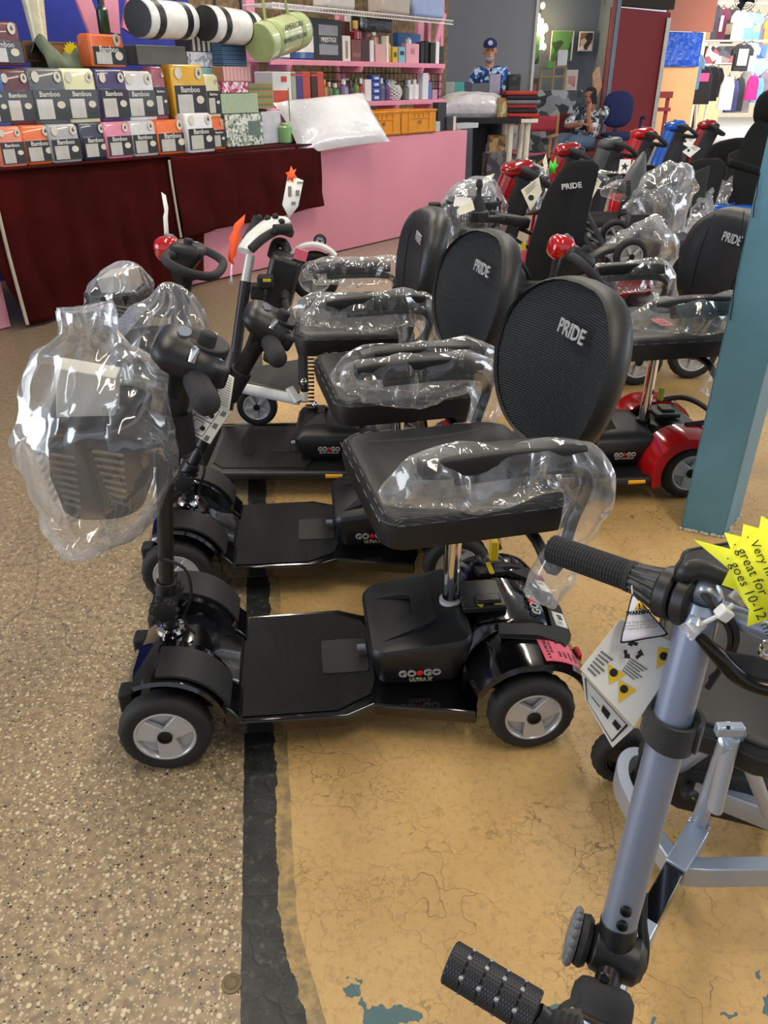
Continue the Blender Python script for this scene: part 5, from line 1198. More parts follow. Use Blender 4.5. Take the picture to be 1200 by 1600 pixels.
bottle('red flask with gold neck on the upper shelf', 564, 6, 32, zfor(565, 62, D1) + .002, D1 + .02, '8c1f24', 'c9a24a', G1, neck=.5); bottle('slim gold perfume bottle on the upper shelf', 609, 3.2, 56, zz, D1, 'b9a05a', '8f7a3a', G1); bottle('amber perfume bottle with clear top on the upper shelf', 590, 5, 50, zfor(590, 70, D1) + .003, D1 + .02, '9a6a48', 'd8d2c6', G1, neck=.3)
bottle('tiny white bottle between the aqua and pink boxes', 640, 3, 58, zfor(640, 68, D1) + .002, D1 + .02, 'd7d5d0', 'b0b0b0', G1)
mb = MB(); s0, s1 = locate(566, 614, D1 + .05); zt_, zb_ = zfor(590, 22, D1 + .05), zfor(590, 50, D1 + .05)
mb.loft([[Vector((x, p[0], p[1])) for p in rrect(.07*q, (zt_-zb_)/2*q, .02, 3)] for x, q in ((-(s1-s0)/2, .8), (-(s1-s0)/2*.9, 1), (0, 1.05), ((s1-s0)/2*.9, 1), ((s1-s0)/2, .75))], True); o = mb.build('cosmetic_bag', mat('bag_black_film', '121214', .18, coat=.8, bump=(14, .9, .02))); o.location = cpt((s0+s1)/2, D1 + .12, (zt_+zb_)/2); o.rotation_euler = (0, 0, rad(CAZ)); tag(o, 'crinkled black wrapped bag on top of the perfume boxes', 'bag')
zz2 = z2_ + .001; G2 = 'bottles and toiletries on the lower pink shelf'
for x, hw, yt, c_, cp, kd, lab in ((513, 5, 124, 'a8742e', 'd07a34', 'round', 'amber bottle with orange cap'), (530, 5, 130, '3d8a52', 'e3e3e0', 'round', 'green bottle with white cap'), (544, 5.5, 124, '8d7fa0', 'e3e3e0', 'pump', 'lavender pump bottle'), (553, 4, 126, '4f4a56', '3a3a3e', 'round', 'dark tinted bottle'), (561, 4, 121, '6f8f45', '38603a', 'round', 'olive green bottle'), (568, 3.2, 122, '9c2733', 'e8e6e0', 'round', 'slim red bottle with white cap'), (600, 4, 122, '5f6f86', 'c0c4cc', 'round', 'blue grey bottle behind the blue rolls'), (608, 4, 124, '6a4a80', '2f4f90', 'round', 'purple bottle with blue cap'), (637, 4, 125, '555a50', '2e3230', 'round', 'dark bottle right of the pineapple'), (643, 4.5, 125, 'dcdcdc', 'cfcfcf', 'round', 'first white aerosol can'), (652, 5, 124, 'e0dfdd', 'd2d2d2', 'round', 'second larger white can'), (520, 4, 128, '7c7f60', 'c7c2b0', 'round', 'dull green bottle beside the amber one')):
    hidden = x < 548
    bottle(lab + ' on the lower shelf', x, hw, yt, zz2 if x > 548 else zfor(530, 158, D1), D1, c_, cp, G2, kd, neck=.18 if 'can' in lab else .28)
goods('plank_shelf', 'low wooden ledge under the green and lavender bottles', 'ledge', 505, 551, 158, zfor(530, 163, D1), D1 - .02, '6a4f3c', .2)
for a_, b_, yt, c_, lab in ((571, 581, 124, 'd9d8d6', 'white upright box'), (659, 668, 114, 'd4d6dc', 'tall white and blue carton'), (668, 673, 128, '5a6fae', 'small blue carton'), (674, 682, 140, 'b98aa0', 'low mauve jar box')):
    goods('toiletry_box', lab + ' on the lower shelf', 'box', a_, b_, yt, zz2, D1, c_, .06, 0, None, None, G2, .002)
for k in range(4):
    y0 = 157 - k*10; goods('blue_roll', ('bottom', 'second', 'third', 'topmost')[k] + ' blue jar in the stack of four on the lower shelf', 'jar', 582, 595, y0 - 9.4, zfor(588, y0, D1) + .002 if k else zz2, D1, '2f4fa0', .07, 0, None, [(0, .5, .5, .4, 'c9ccd8')], 'stacked blue jars', .006)
# pineapple
s0, s1 = locate(612, 631, D1); pr = (s1-s0)/2; ph = zfor(621, 133, D1) - zz2; po = root_at('pineapple_ornament', 'white ceramic pineapple on the lower shelf', 'ornament', (s0+s1)/2, D1 + pr, zz2, 0)
mb = MB()
for i in range(9):
    for j in range(12):
        t = (i+.5)/9; a = 2*PI*(j + .5*(i % 2))/12; rr_ = pr*(.72 + .30*math.sin(t*PI)); mb.ell((rr_*math.cos(a), rr_*math.sin(a), ph*t), (pr*.24, pr*.24, ph*.075), 8, 5)
mb.lathe([(pr*.6, 0), (pr*.98, ph*.5), (pr*.6, ph)], n=18); mb.build('fruit', 'white', po)
mb = MB()
for j in range(14):
    a = 2.4*j; L_ = .5 + .5*(j/14); rr_ = pr*(.55 - .4*j/14); mb.tube([(0, 0, ph*.97), (rr_*math.cos(a)*.8, rr_*math.sin(a)*.8, ph*(1 + .12*L_)), (rr_*math.cos(a)*1.6, rr_*math.sin(a)*1.6, ph*(1 + .42*L_))], [pr*.14, pr*.12, .001], 6, smooth=3)
mb.build('crown', 'white', po)
# ---------------------------------------------------------------- hanging rolls
def hang_roll(label, xa, xb, yc, rp, d, col, endc, lab, zrail=2.9, tilt=0, name='pillow_roll', straps=True, words=None):
    sa, za = cs(xa, yc, d); sb, zb_ = cs(xb, yc + tilt, d); c = cpt((sa+sb)/2, d, (za+zb_)/2); R_ = zfor((xa+xb)/2, yc - rp, d) - zfor((xa+xb)/2, yc, d); L_ = sb-sa
    o = thing(name, label, 'pillow roll', c, CAZ); M_ = Matrix.Rotation(math.atan2(-(zb_-za), L_), 4, 'Y') @ Matrix.Rotation(rad(14), 4, 'Z')
    mb = MB(); mb.T = M_; mb.lathe([(R_*.86, -L_/2), (R_*.97, -L_/2 + .01), (R_, -L_/2 + .05), (R_, L_/2 - .05), (R_*.97, L_/2 - .01), (R_*.86, L_/2)], axis=(1, 0, 0), n=30); mb.build('roll', mat('roll_' + col, col, .3, coat=.6, bump=(10, .4, .01)), o)
    for x in (-.28, .28):
        mb = MB(); mb.T = M_; mb.lathe([(R_*1.02, x*L_ - .032), (R_*1.02, x*L_ + .032)], axis=(1, 0, 0), n=28, cap=False); mb.tube([(x*L_, 0, R_), (x*L_*.9, 0, R_ + .12), (x*.5*L_, 0, .55)], .010, 8, smooth=4); mb.build('strap', endc, o)
    for sg in (-1, 1):
        mb = MB(); mb.T = M_; mb.lathe([(R_*.95, sg*L_/2 - .0), (R_*.95, sg*(L_/2 + .006)), (R_*.5, sg*(L_/2 + .008))], axis=(1, 0, 0), n=26); mb.build('end_cap', endc, o)
    if lab:
        mb = MB(); mb.T = M_; mb.loft([[Vector((x, -R_*1.012*math.cos(a), R_*1.012*math.sin(a))) for a in [-.85 + 1.7*i/10 for i in range(11)]] for x in (-L_*.2, L_*.22)], False)
        me = mb; lb = mb.build('printed_label', lab, o, label='pale printed label')
    if words:
        for k, (t_, sz, z_) in enumerate(words): text('lettering', t_, sz, M_ @ basis((.0, -R_*1.02 - .004, z_*R_), (1, 0, 0), (0, 0, 1)), 'ink', o, .0006)
    return o
hang_roll('left hanging black ended pillow roll with white label', 204, 304, 29, 31, .02, 'd8d8d6', 'side', 'paper', tilt=4)
hang_roll('right hanging black ended pillow roll with white label', 308, 406, 37, 29, .02, 'd4d4d2', 'side', 'paper', tilt=8)
hang_roll('pale green hanging pillow roll printed bamboo pillow', 392, 480, 68, 31, .0, 'aab586', mat('green_strap', '93a26c', .6), None, tilt=-22, words=[('AMERICAN', .055, .45), ('BAMBOO PILLOW', .042, -.15)])
# vase of flowers, frame, bottle with sun, green cloth
s, z = cs(70, 66, .4); o = root_at('flower_vase', 'ivory wrapped vase of dried flowers before the blue cloth', 'vase', s, .45, zfor(70, 70, .45)); mb = MB(); mb.lathe([(.05, 0), (.045, .02), (.075, .35), (.09, .42)], n=20); mb.build('vase', mat('ivory_wrap', 'cfc3a2', .3, coat=.5, bump=(20, .8, .01)), o)
mb = MB()
for k in range(30): a = rng.uniform(0, 6.28); q_ = rng.uniform(0, .15); mb.ell((q_*math.cos(a), q_*math.sin(a), .46 + rng.uniform(-.02, .16)), (.035, .035, .03), 8, 5)
mb.build('flowers', pattern('dry_flowers', ['8a5a3c', 'b58a5a', '6c3f38', 'c9a97c'], 30, .8), o)
zfr = zfor(100, 106, .35); 
r, w_, h, dep = goods('wooden_tray', 'dark wooden slatted tray frame with a yellow sun sticker', 'tray', 60, 146, 66, zfr + .03, .40, '6b4426', .04, 0, mat('tray_wood', '6b4426', .6), [(-.35, .45, .25, .7, '3a2a1c'), (.2, .45, .5, .78, '8a5c34')])
mb = MB(); n_ = 16; P = [(math.cos(2*PI*i/(2*n_))*(.045 if i % 2 else .062), math.sin(2*PI*i/(2*n_))*(.045 if i % 2 else .062)) for i in range(2*n_)]; mb.T = Matrix.Translation((.32*w_, -.028, h*.5)) @ Matrix.Rotation(PI/2, 4, 'X'); mb.prism(P, 0, .003); mb.build('sun_sticker', mat('sun_yellow', 'e8cf1c', .5), r, label='yellow sun shaped sticker')
s_, _ = cs(191, 50, .3); o = bottle('dark green bottle with a yellow sun sticker before the blue cloth', 191, 8, -4, zfor(191, 56, .32), .32, '1c3a1e', '1a1a16', name='wine_bottle')
mb = MB(); mb.T = Matrix.Translation((0, -.055, .34)) @ Matrix.Rotation(PI/2, 4, 'X'); mb.prism(P, 0, .003); mb.build('sun_sticker', MATS['sun_yellow'], o)
gc = mat('green_cloth', '66705a', .85, bump=(12, .6, .01)); s0, z0 = cs(66, 100, .3); s1, _ = cs(160, 100, .3)
mb = MB(); mb.T = Matrix.Translation(cpt((s0+s1)/2, .34, zfor(110, 107, .3))) @ Matrix.Rotation(rad(CAZ), 4, 'Z')
def gf(u, v):
    x = (u-.5)*(s1-s0); y = (v-.5)*.2; hh_ = math.sin(PI*v)**.6*(.07 + .11*math.exp(-((u-.12)/.12)**2) + .05*math.exp(-((u-.75)/.2)**2) + .04*noise.noise(Vector((u*9, v*3, 0)))); return Vector((x, y, max(0, hh_)))
mb.grid(gf, 40, 14); tag(mb.build('green_cloth', gc, solid=.006), 'crumpled sage green cloth lying on the grey and cream packs', 'cloth')
goods('bedding_stack', 'folded bedding shelf stock under the tray and green cloth', 'bedding stack', -20, 330, 108, ZT, .26, '54504a', .18, 0, cloth_m('4b4640'))
# ================================================================ TABLE WITH FOLDED BLANKETS (beyond the pink counter)
YT = 10.2; tz = gy(770, 186, YT).z
def gyx(x, Y): return gy(x, 128, Y).x
xa, xb = gyx(706, YT), gyx(846, YT)
tb = thing('trestle_table', 'white legged trestle table with black cover beyond the pink counter', 'table', ((xa+xb)/2, YT + .35, 0)); L_ = xb - xa
mb = MB(); mb.box((0, 0, tz - .02), (L_, .70, .04)); mb.build('table_top', mat('cream_paint', 'd8d2bf', .6), tb, bevel=.004)
mb = MB(); mb.box((-.1, 0, tz + .006), (L_ - .2, .72, .014)); mb.box((-.1, -.362, tz - .02), (L_ - .2, .01, .06)); mb.build('cover', mat('black_cover', '1c1b1e', .8), tb, bevel=.004)
for x in (L_/2 - .30, L_/2 - .10, -L_/2 + .1):
    for y in (-.25, .25):
        mb = MB(); mb.cyl((x, y, 0), (x, y, tz - .04), .035, n=14); mb.build('leg', MATS['cream_paint'], tb)
def stand(name, label, cat, x0, x1, yt, zb, Y, col, dep=.2, m=None, deco=(), bevel=.006, group=None, yb=None):
    """box-like thing facing the camera at distance Y"""
    a, b = gyx(x0, Y), gyx(x1, Y); zt_ = gy((x0+x1)/2, yt, Y).z
    if yb is not None: zb = gy((x0+x1)/2, yb, Y).z
    h = zt_ - zb; w_ = b - a; o = thing(name, label, cat, ((a+b)/2, Y + dep/2, zb), 0, group) if deco else None
    mb = MB(); mb.box((0, 0, h/2), (w_, dep, h)); mm = m or mat('obj_' + col, col, .5, var=(8, .06))
    if not deco: o = mb.build(name, mm, bevel=bevel); o.location = ((a+b)/2, Y + dep/2, zb); tag(o, label, cat, group); return o, w_, h, dep
    mb.build('body', mm, o, bevel=bevel)
    for dd in deco:
        mb = MB(); mb.box((dd[0]*w_, -dep/2 - .003, dd[1]*h), (dd[2]*w_, .004, dd[3]*h)); mb.build('front_panel', dd[4] if not isinstance(dd[4], str) else mat('obj_' + dd[4], dd[4], .5), o)
    return o, w_, h, dep
zt = tz + .015
pillow_mesh(.78, .30, .30, 4.4, pilm, 'pillow', 'white pillow in clear film lying on the trestle table', Matrix.Translation((gyx(742, YT), YT + .22, zt + .11)) @ Matrix.Rotation(rad(-62), 4, 'X'))
stand('gift_box', 'green and gold printed box on the trestle table beside the pillow', 'box', 780, 806, 153, zt, YT + .05, 'aaaaaa', .25, pattern('gold_print', ['8a8a5a', 'b0713c', '7f8f6a', 'cbb98a'], 25))
for k, (c_, l) in enumerate((('a8322c', 'bright red'), ('26262b', 'black'), ('8a2a28', 'dark red'), ('6f6f74', 'grey'), ('2b2325', 'charcoal'), ('a0362e', 'topmost red'))):
    mb = MB(); a, b = gyx(798 - k, YT), gyx(848 - (k % 3)*3, YT); w_ = b - a
    mb.loft([[Vector((x, y, z)) for y, z in ((-.24, 0), (-.255, .022), (-.24, .044), (.24, .044), (.24, 0))] for x in (-w_/2, -w_/2 + .02, w_/2 - .03, w_/2)], True)
    o = mb.build('folded_blanket', mat('blanket_' + c_, c_, .9, bump=(60, .4, .003)), bevel=.01); o.location = ((a+b)/2, YT + .27, zt + .0455*k); tag(o, l + ' blanket in the folded pile at the right end of the table' + (', lowest' if k == 0 else ''), 'blanket', 'folded blankets on the trestle table')
for k, (x0, x1, yt, c_, l) in enumerate(((684, 711, 128, '9aa09a', 'pale grey packet in film'), (711, 726, 128, '3f9a92', 'turquoise packet in film'), (726, 737, 128, '3a2f4a', 'dark purple packet in film'), (737, 765, 130, '55565c', 'wide grey packet in film'), (765, 782, 116, '9a90a6', 'tall lavender box in film'))):
    stand('bedding_packet', l + ' in the row behind the table pillow', 'packet', x0, x1, yt, zt, YT + .50 + .01*k, c_, .12, mat('pk_' + c_, c_, .3, coat=.5, bump=(20, .6, .01)), group=None)
stand('speaker', 'black portable speaker standing on the trestle table', 'speaker', 793, 814, 116, zt, YT + .52, '141416', .15, None, [(0, .62, .7, .2, '2c2c30'), (0, .9, .3, .08, '3c3c40')], .02)
stand('carton', 'grey floral carton under the trestle table', 'carton', 768, 799, 240, 0, 9.4, '5a5a60', .3, pattern('grey_box_print', ['4a4a50', '66656a', '3c3b40'], 14))
stand('carton', 'amber glass display carton standing under the table', 'carton', 770, 797, 212, gy(780, 239, 10.3).z, 10.3, '8a6a3c', .2, pattern('amber_print', ['8a6a3c', 'a98a5a', '5c452c'], 12))
stand('storage_bin', 'pale storage bin under the table behind the cartons', 'bin', 790, 830, 196, 0, 11.6, 'a9abae', .3)
stand('carton', 'brown carton below the amber display carton', 'carton', 765, 803, 240, 0, 10.3, '6a5038', .3)

# ================================================================ PEOPLE
skin = mat('skin', 'b98468', .55, var=(12, .06)); skin2 = mat('skin_tan', 'a87258', .55, var=(12, .06)); denim = mat('denim', '53657c', .85, bump=(50, .3, .002))
def limb(mb, pts, r): mb.tube(pts, r, 12, smooth=4); [mb.ell(p, (q,)*3, 10, 8) for p, q in zip(pts, r)]
def hand(mb, w_, d, palm_n, curl=.5, s=1.0):
    """wrist w_, pointing d, palm normal"""
    w_ = Vector(w_); d = Vector(d).normalized(); n_ = Vector(palm_n); n_ = (n_ - d*n_.dot(d)).normalized(); x = d.cross(n_)
    R = Matrix((x, d, n_)).transposed(); mb.ell(w_ + d*.045*s, (.040*s, .050*s, .016*s), 12, 8, R)
    for k, (o_, L_) in enumerate(((-.028, .068), (-.010, .078), (.010, .074), (.028, .058))):
        b_ = w_ + d*.085*s + x*o_*s; m_ = b_ + (d*math.cos(curl) + n_*math.sin(curl))*L_*.5*s; t_ = m_ + (d*math.cos(curl*2.2) + n_*math.sin(curl*2.2))*L_*.5*s
        mb.tube([b_ - d*.02*s, b_, m_, t_], [.0095*s, .0092*s, .0085*s, .007*s], 8)
    b_ = w_ + d*.03*s - x*.035*s; mb.tube([b_ + x*.015*s, b_, b_ - x*.020*s + d*.03*s + n_*.01*s, b_ - x*.018*s + d*.055*s + n_*.02*s], [.012*s, .012*s, .010*s, .008*s], 8)
def head(mb, c, f, s=1.0):
    """skull, jaw, nose, ears; f = facing direction"""
    f = Vector(f).normalized(); up = Vector((0, 0, 1)); x = f.cross(up).normalized(); up = x.cross(f); R = Matrix((x, f, up)).transposed(); c = Vector(c)
    mb.ell(c + up*.030*s - f*.008*s, (.076*s, .096*s, .092*s), 20, 14, R); mb.ell(c - up*.045*s + f*.022*s, (.056*s, .066*s, .066*s), 16, 10, R)
    mb.ell(c + f*.100*s - up*.012*s, (.012*s, .018*s, .022*s), 10, 6, R); mb.ell(c + f*.088*s + up*.012*s, (.010*s, .014*s, .028*s), 10, 6, R)
    mb.ell(c + f*.086*s - up*.052*s, (.024*s, .010*s, .008*s), 10, 6, R); mb.ell(c + f*.070*s - up*.088*s, (.026*s, .020*s, .016*s), 10, 6, R)
    for s_ in (-1, 1): mb.ell(c + x*.078*s*s_ - up*.005*s, (.010*s, .018*s, .030*s), 8, 6, R); mb.ell(c + f*.078*s + x*.032*s*s_ + up*.035*s, (.022*s, .012*s, .007*s), 8, 5, R)
    return R
def face_parts(root, c, f, s=1.0, brow='3a2a20'):
    f = Vector(f).normalized(); x = f.cross(Vector((0, 0, 1))).normalized(); up = x.cross(f); c = Vector(c)
    for s_ in (-1, 1):
        mb = MB(); mb.ell(c + f*.086*s + x*.032*s*s_ + up*.016*s, (.011*s, .007*s, .007*s), 10, 6); mb.build('eye', mat('eye_dark', '2c2420', .3), root)
    mb = MB(); mb.tube([c + f*.096*s + x*.024*s - up*.052*s, c + f*.099*s - up*.050*s, c + f*.096*s - x*.024*s - up*.052*s], .0035*s, 6); mb.build('mouth', mat('lips', '8c4f48', .5), root)
# standing man -----------------------------------------------------------
mx, my = gyx(766, 11.1), 11.1
man = thing('person', 'man in navy cap and blue floral shirt standing behind the trestle table', 'person', (mx, my, 0)); f = Vector((-.10, -1, -.06)).normalized(); S_ = 1.04
hc = Vector((-.03, -.03, 1.625))
mb = MB(); R = head(mb, hc, f); mb.tube([(-.02, 0, 1.42), (-.025, -.01, 1.60)], .056, 14)
mb.tube([(0, 0, .86), (0, .0, 1.05), (0, 0, 1.25), (0, 0, 1.40)], [.15, .14, .17, .13], 16, smooth=4, flat=.62, up=(0, 1, 0))
for s_ in (-1, 1):
    limb(mb, [(s_*.17, 0, 1.42), (s_*.235, .01, 1.16), (s_*.17, -.18, 1.02)], [.055, .045, .034]); hand(mb, (s_*.165, -.20, 1.01), (-s_*.3, -1, -.15), (0, 0, -1), .5)
    limb(mb, [(s_*.09, 0, .90), (s_*.10, -.02, .50), (s_*.10, .02, .08)], [.085, .06, .042]); mb.ell((s_*.10, -.06, .04), (.045, .13, .04), 12, 8)
body = mb.build('body', skin, man, remesh=.009, smooth=180)
face_parts(man, hc, f)
fl = pattern('blue_floral_shirt', ['1d3f86', '3c6fc0', '8fb3dc', '16305f', 'c6d6e6'], 22, .8)
mb = MB(); mb.tube([(0, 0, .84), (0, .0, 1.0), (0, 0, 1.25), (0, 0, 1.40), (-.01, 0, 1.455)], [.19, .185, .205, .185, .085], 20, smooth=4, flat=.66, up=(0, 1, 0))
for s_ in (-1, 1): limb(mb, [(s_*.15, 0, 1.395), (s_*.21, .01, 1.28), (s_*.245, .01, 1.13)], [.082, .078, .080])
sh_ = mb.build('shirt', fl, man, remesh=.012, smooth=180)
mb = MB()
for s_ in (-1, 1): mb.add([Vector((-.02, -.125, 1.40)), Vector((s_*.07 - .01, -.10, 1.47)), Vector((s_*.095 - .01, -.13, 1.40)), Vector((s_*.05 - .01, -.15, 1.36))], [(0, 1, 2, 3)])
mb.build('collar', fl, man, solid=.008)
mb = MB()
for s_ in (-1, 1): limb(mb, [(s_*.09, 0, .92), (s_*.10, -.02, .50), (s_*.10, .02, .10)], [.11, .085, .07])
mb.tube([(0, 0, .82), (0, 0, .96)], [.18, .175], 16, flat=.66, up=(0, 1, 0)); mb.build('trousers', mat('dark_trousers', '22242a', .85), man, remesh=.014, smooth=180)
navy = mat('navy_cap', '1c2550', .8); mb = MB(); up = R.col[2]; mb.ell(hc + up*.072 - f*.010, (.084, .102, .072), 20, 12, R); vis = mb.build('cap', navy, man, smooth=180)
mb = MB(); mb.ell(hc + up*.050 + f*.115, (.072, .072, .010), 18, 6, R); mb.build('visor', navy, vis, smooth=180)
mb = MB(); mb.T = basis(hc + up*.092 + f*.088, R.col[0]*-1, up + f*-.4); mb.lathe([(.030, 0), (.028, .006)], n=18); mb.build('round_badge', mat('cap_badge', 'a9b2d0', .6), vis)
mb = MB(); mb.ell(hc - up*.075 + f*.045, (.058, .058, .045), 14, 8, R); mb.build('beard', mat('grey_beard', '9a9088', .9), man, smooth=180)
# seated man on the phone -------------------------------------------------
YS = 12.6; mx2 = gyx(912, YS); man2 = thing('person', 'seated man in checked shirt and jeans holding a phone to his face', 'person', (mx2, YS, 0)); f2 = Vector((-.55, -.85, -.05)).normalized()
def pr(x, y, Y): p = gy(x, y, Y); return p - Vector((mx2, YS, 0))
hc2 = pr(922, 152, YS - .05); sh2 = pr(924, 172, YS); hip = pr(908, 222, YS + .1); 
elb = pr(922, 202, YS - .22); wr = pr(920, 168, YS - .26); elb2 = pr(886, 196, YS - .1); wr2 = pr(908, 194, YS - .33); kn = pr(872, 222, YS - .38); kn2 = pr(890, 226, YS - .5); ft = Vector((kn.x + .02, kn.y - .05, .06)); ft2 = Vector((kn2.x, kn2.y - .02, .06))
shL, shR = sh2 + Vector((.19, .02, -.03)), sh2 + Vector((-.17, -.05, -.03))
mb = MB(); R2 = head(mb, hc2, f2); mb.tube([sh2, hc2 - Vector((0, 0, .05))], .058, 12)
mb.tube([hip, hip.lerp(sh2, .5), sh2 - Vector((0, 0, .05))], [.15, .15, .14], 16, smooth=4, flat=.7, up=(0, 1, 0))
limb(mb, [shL, elb, wr], [.055, .046, .032]); limb(mb, [shR, elb2, wr2], [.055, .044, .032])
hand(mb, wr, hc2 + Vector((.045, -.10, -.02)) - wr, (-.3, .5, 0), .9); hand(mb, wr2, (1, -.1, 0), (0, 0, -1), .6)
for h_, k_, f_ in ((hip + Vector((-.08, -.05, 0)), kn, ft), (hip + Vector((.08, -.08, 0)), kn2, ft2)): limb(mb, [h_, k_, f_], [.09, .065, .045]); mb.ell(f_ + Vector((-.03, -.07, -.01)), (.045, .12, .04), 10, 6)
mb.build('body', skin2, man2, remesh=.009, smooth=180); face_parts(man2, hc2, f2)
chk = pattern('checked_shirt', ['1c222c', 'b9bec4', '2c3542', '7a828c', 'dfe0e0'], 24, .85)
mb = MB(); mb.tube([hip + Vector((0, 0, -.02)), hip.lerp(sh2, .4), hip.lerp(sh2, .8), sh2 + Vector((0, 0, .0))], [.20, .20, .20, .10], 18, smooth=4, flat=.75, up=(0, 1, 0)); limb(mb, [shL, shL.lerp(elb, .75)], [.085, .075]); limb(mb, [shR, shR.lerp(elb2, .8)], [.085, .075]); mb.build('shirt', chk, man2, remesh=.012, smooth=180)
mb = MB()
for h_, k_, f_ in ((hip + Vector((-.08, -.05, 0)), kn, ft), (hip + Vector((.08, -.08, 0)), kn2, ft2)): limb(mb, [h_, k_, k_.lerp(f_, .85)], [.115, .088, .07])
mb.ell(hip, (.18, .14, .11), 14, 8); mb.build('jeans', denim, man2, remesh=.014, smooth=180)
mb = MB(); up2 = R2.col[2]; mb.ell(hc2 + up2*.062 - f2*.020, (.080, .094, .070), 18, 12, R2); mb.build('hair', mat('dark_hair', '2a201c', .9, bump=(200, .5, .002)), man2, smooth=180)
mb = MB(); mb.T = basis(hc2 + Vector((.030, -.125, -.01)), (.5, -.2, .1), (-.15, 0, 1)); mb.prism(rrect(.036, .074, .010), -.004, .004); tag(mb.build('mobile_phone', 'matte', bevel=.001), 'black mobile phone held against the seated man\'s face', 'phone').location = (mx2, YS, 0)
# wine coloured armchair under him
ac = thing('armchair', 'dark wine wooden armchair under the seated man', 'chair', (mx2 + .02, YS + .05, 0)); wood = mat('dark_wood', '4a2e26', .5); wine = mat('wine_cloth', '5c2028', .8)
zs = hip.z - .10
mb = MB(); mb.box((0, -.05, zs - .05), (.58, .55, .09)); mb.build('seat', wine, ac, bevel=.02); mb = MB(); mb.box((0, .27, zs + .22), (.56, .07, .50)); mb.build('backrest', wine, ac, bevel=.03)
for s_ in (-1, 1):
    mb = MB(); mb.box((s_*.31, -.05, zs + .16), (.06, .56, .03)); mb.build('armrest', wood, ac, bevel=.006)
    for y in (-.28, .22): mb = MB(); mb.box((s_*.31, y, (zs+.15)/2), (.04, .05, zs + .15)); mb.build('leg', wood, ac, bevel=.004)
# red director's chair in front -------------------------------------------
YD = 11.3; dx_ = gyx(838, YD); dc = thing('director_chair', 'folding director chair with red canvas back and seat and pale wooden frame', 'chair', (dx_, YD, 0), -20); pine = mat('pale_wood', 'a5794a', .55); redc = mat('red_canvas', 'b3404e', .8)
zb0, zb1 = gy(838, 207, YD).z, gy(838, 182, YD).z; zse = gy(860, 240, YD).z
mb = MB(); mb.grid(lambda u, v: Vector(((u-.5)*.56, .25 + .05*math.sin(PI*u), zb0 + (zb1-zb0)*v)), 12, 4); mb.build('back_canvas', redc, dc, solid=.008)
mb = MB(); mb.grid(lambda u, v: Vector(((u-.5)*.52, -.22 + .44*v, zse + .03 - .04*math.sin(PI*u))), 12, 6); mb.build('seat_canvas', mat('pink_canvas', 'b65a70', .8), dc, solid=.008)
for s_ in (-1, 1):
    mb = MB(); mb.box((s_*.28, .25, (zse + zb1)/2), (.03, .04, zb1 - zse + .06)); mb.build('back_post', pine, dc, bevel=.003); mb = MB(); mb.box((s_*.28, 0, zse + .22), (.06, .52, .022)); mb.build('armrest', pine, dc, bevel=.003)
    mb = MB(); mb.box((s_*.28, -.22, zse + .10), (.03, .035, .24)); mb.build('front_post', pine, dc, bevel=.003)
    mb = MB(); mb.tube([(s_*.28, -.21, zse), (-s_*.28, -.21, .03)], .016, 6); mb.tube([(s_*.28, .21, zse), (-s_*.28, .21, .03)], .016, 6); mb.build('cross_leg', pine, dc)
    mb = MB(); mb.box((s_*.28, 0, .02), (.03, .5, .03)); mb.build('floor_rail', pine, dc, bevel=.003)
# navy office chair ---------------------------------------------------------
YO = 13.0; ox = gyx(974, YO); oc = thing('office_chair', 'navy blue fabric office chair in front of the red wall', 'chair', (ox, YO, 0)); nv_ = mat('navy_fabric', '232f5c', .9, bump=(80, .3, .002))
zt_, zm, zs_ = gy(974, 142, YO).z, gy(974, 200, YO).z, gy(974, 206, YO).z; hw = (gyx(999, YO) - gyx(949, YO))/2
mb = MB(); mb.ell((0, .1, (zt_+zm)/2), (hw, .06, (zt_-zm)/2), 26, 14, p=.75); mb.build('backrest', nv_, oc, smooth=180); mb = MB(); mb.ell((0, -.12, zs_ - .05), (hw*1.1, .26, .055), 24, 10, p=.7); mb.build('seat', nv_, oc, smooth=180)
for s_ in (-1, 1): mb = MB(); mb.tube([(s_*hw*.6, -.05, zs_ - .08), (s_*(hw + .08), -.05, zs_ - .04), (s_*(hw + .09), -.05, zs_ + .18), (s_*(hw + .09), -.22, zs_ + .19)], .020, 8, smooth=3); mb.build('armrest', nv_, oc)
mb = MB(); mb.cyl((0, 0, .1), (0, 0, zs_ - .08), .03); mb.box((0, .12, zs_), (.06, .03, .18)); mb.build('gas_lift', 'satin', oc)
mb = MB()
for k in range(5): a = 2*PI*k/5; mb.tube([(0, 0, .11), (.3*math.cos(a), .3*math.sin(a), .07)], [.03, .018], 8); mb.ell((.3*math.cos(a), .3*math.sin(a), .035), (.03, .03, .035), 10, 6)
mb.build('star_base', 'satin', oc)
# ---------------------------------------------------------------- alcove
YA = 14.4
bulb = mat('warm_bulb', 'ffd48a', .4, emit=9); o = thing('string_lights', 'cluster of warm glowing string bulbs hanging on the slate wall', 'lights', gy(846, 40, YA))
pts = [(848, 9), (841, 26), (846, 34), (841, 38), (852, 42), (840, 47), (848, 50), (842, 56), (847, 60), (853, 45), (848, 72), (843, 73), (846, 66), (850, 73), (845, 42)]
mb = MB(); mb.tube([gy(x, y, YA) - o.location for x, y in pts], .006, 5); mb.build('cord', 'matte', o)
for x, y in pts: mb = MB(); mb.ell(gy(x, y, YA - .05) - o.location, (.035, .035, .045), 10, 8); mb.build('bulb', bulb, o)
l = D.lights.new('string_glow', 'POINT'); l.energy = 14; l.color = (1, .75, .4); l.shadow_soft_size = .15; lo = D.objects.new('string_glow', l); COL.objects.link(lo); lo.location = gy(846, 45, YA - .35)
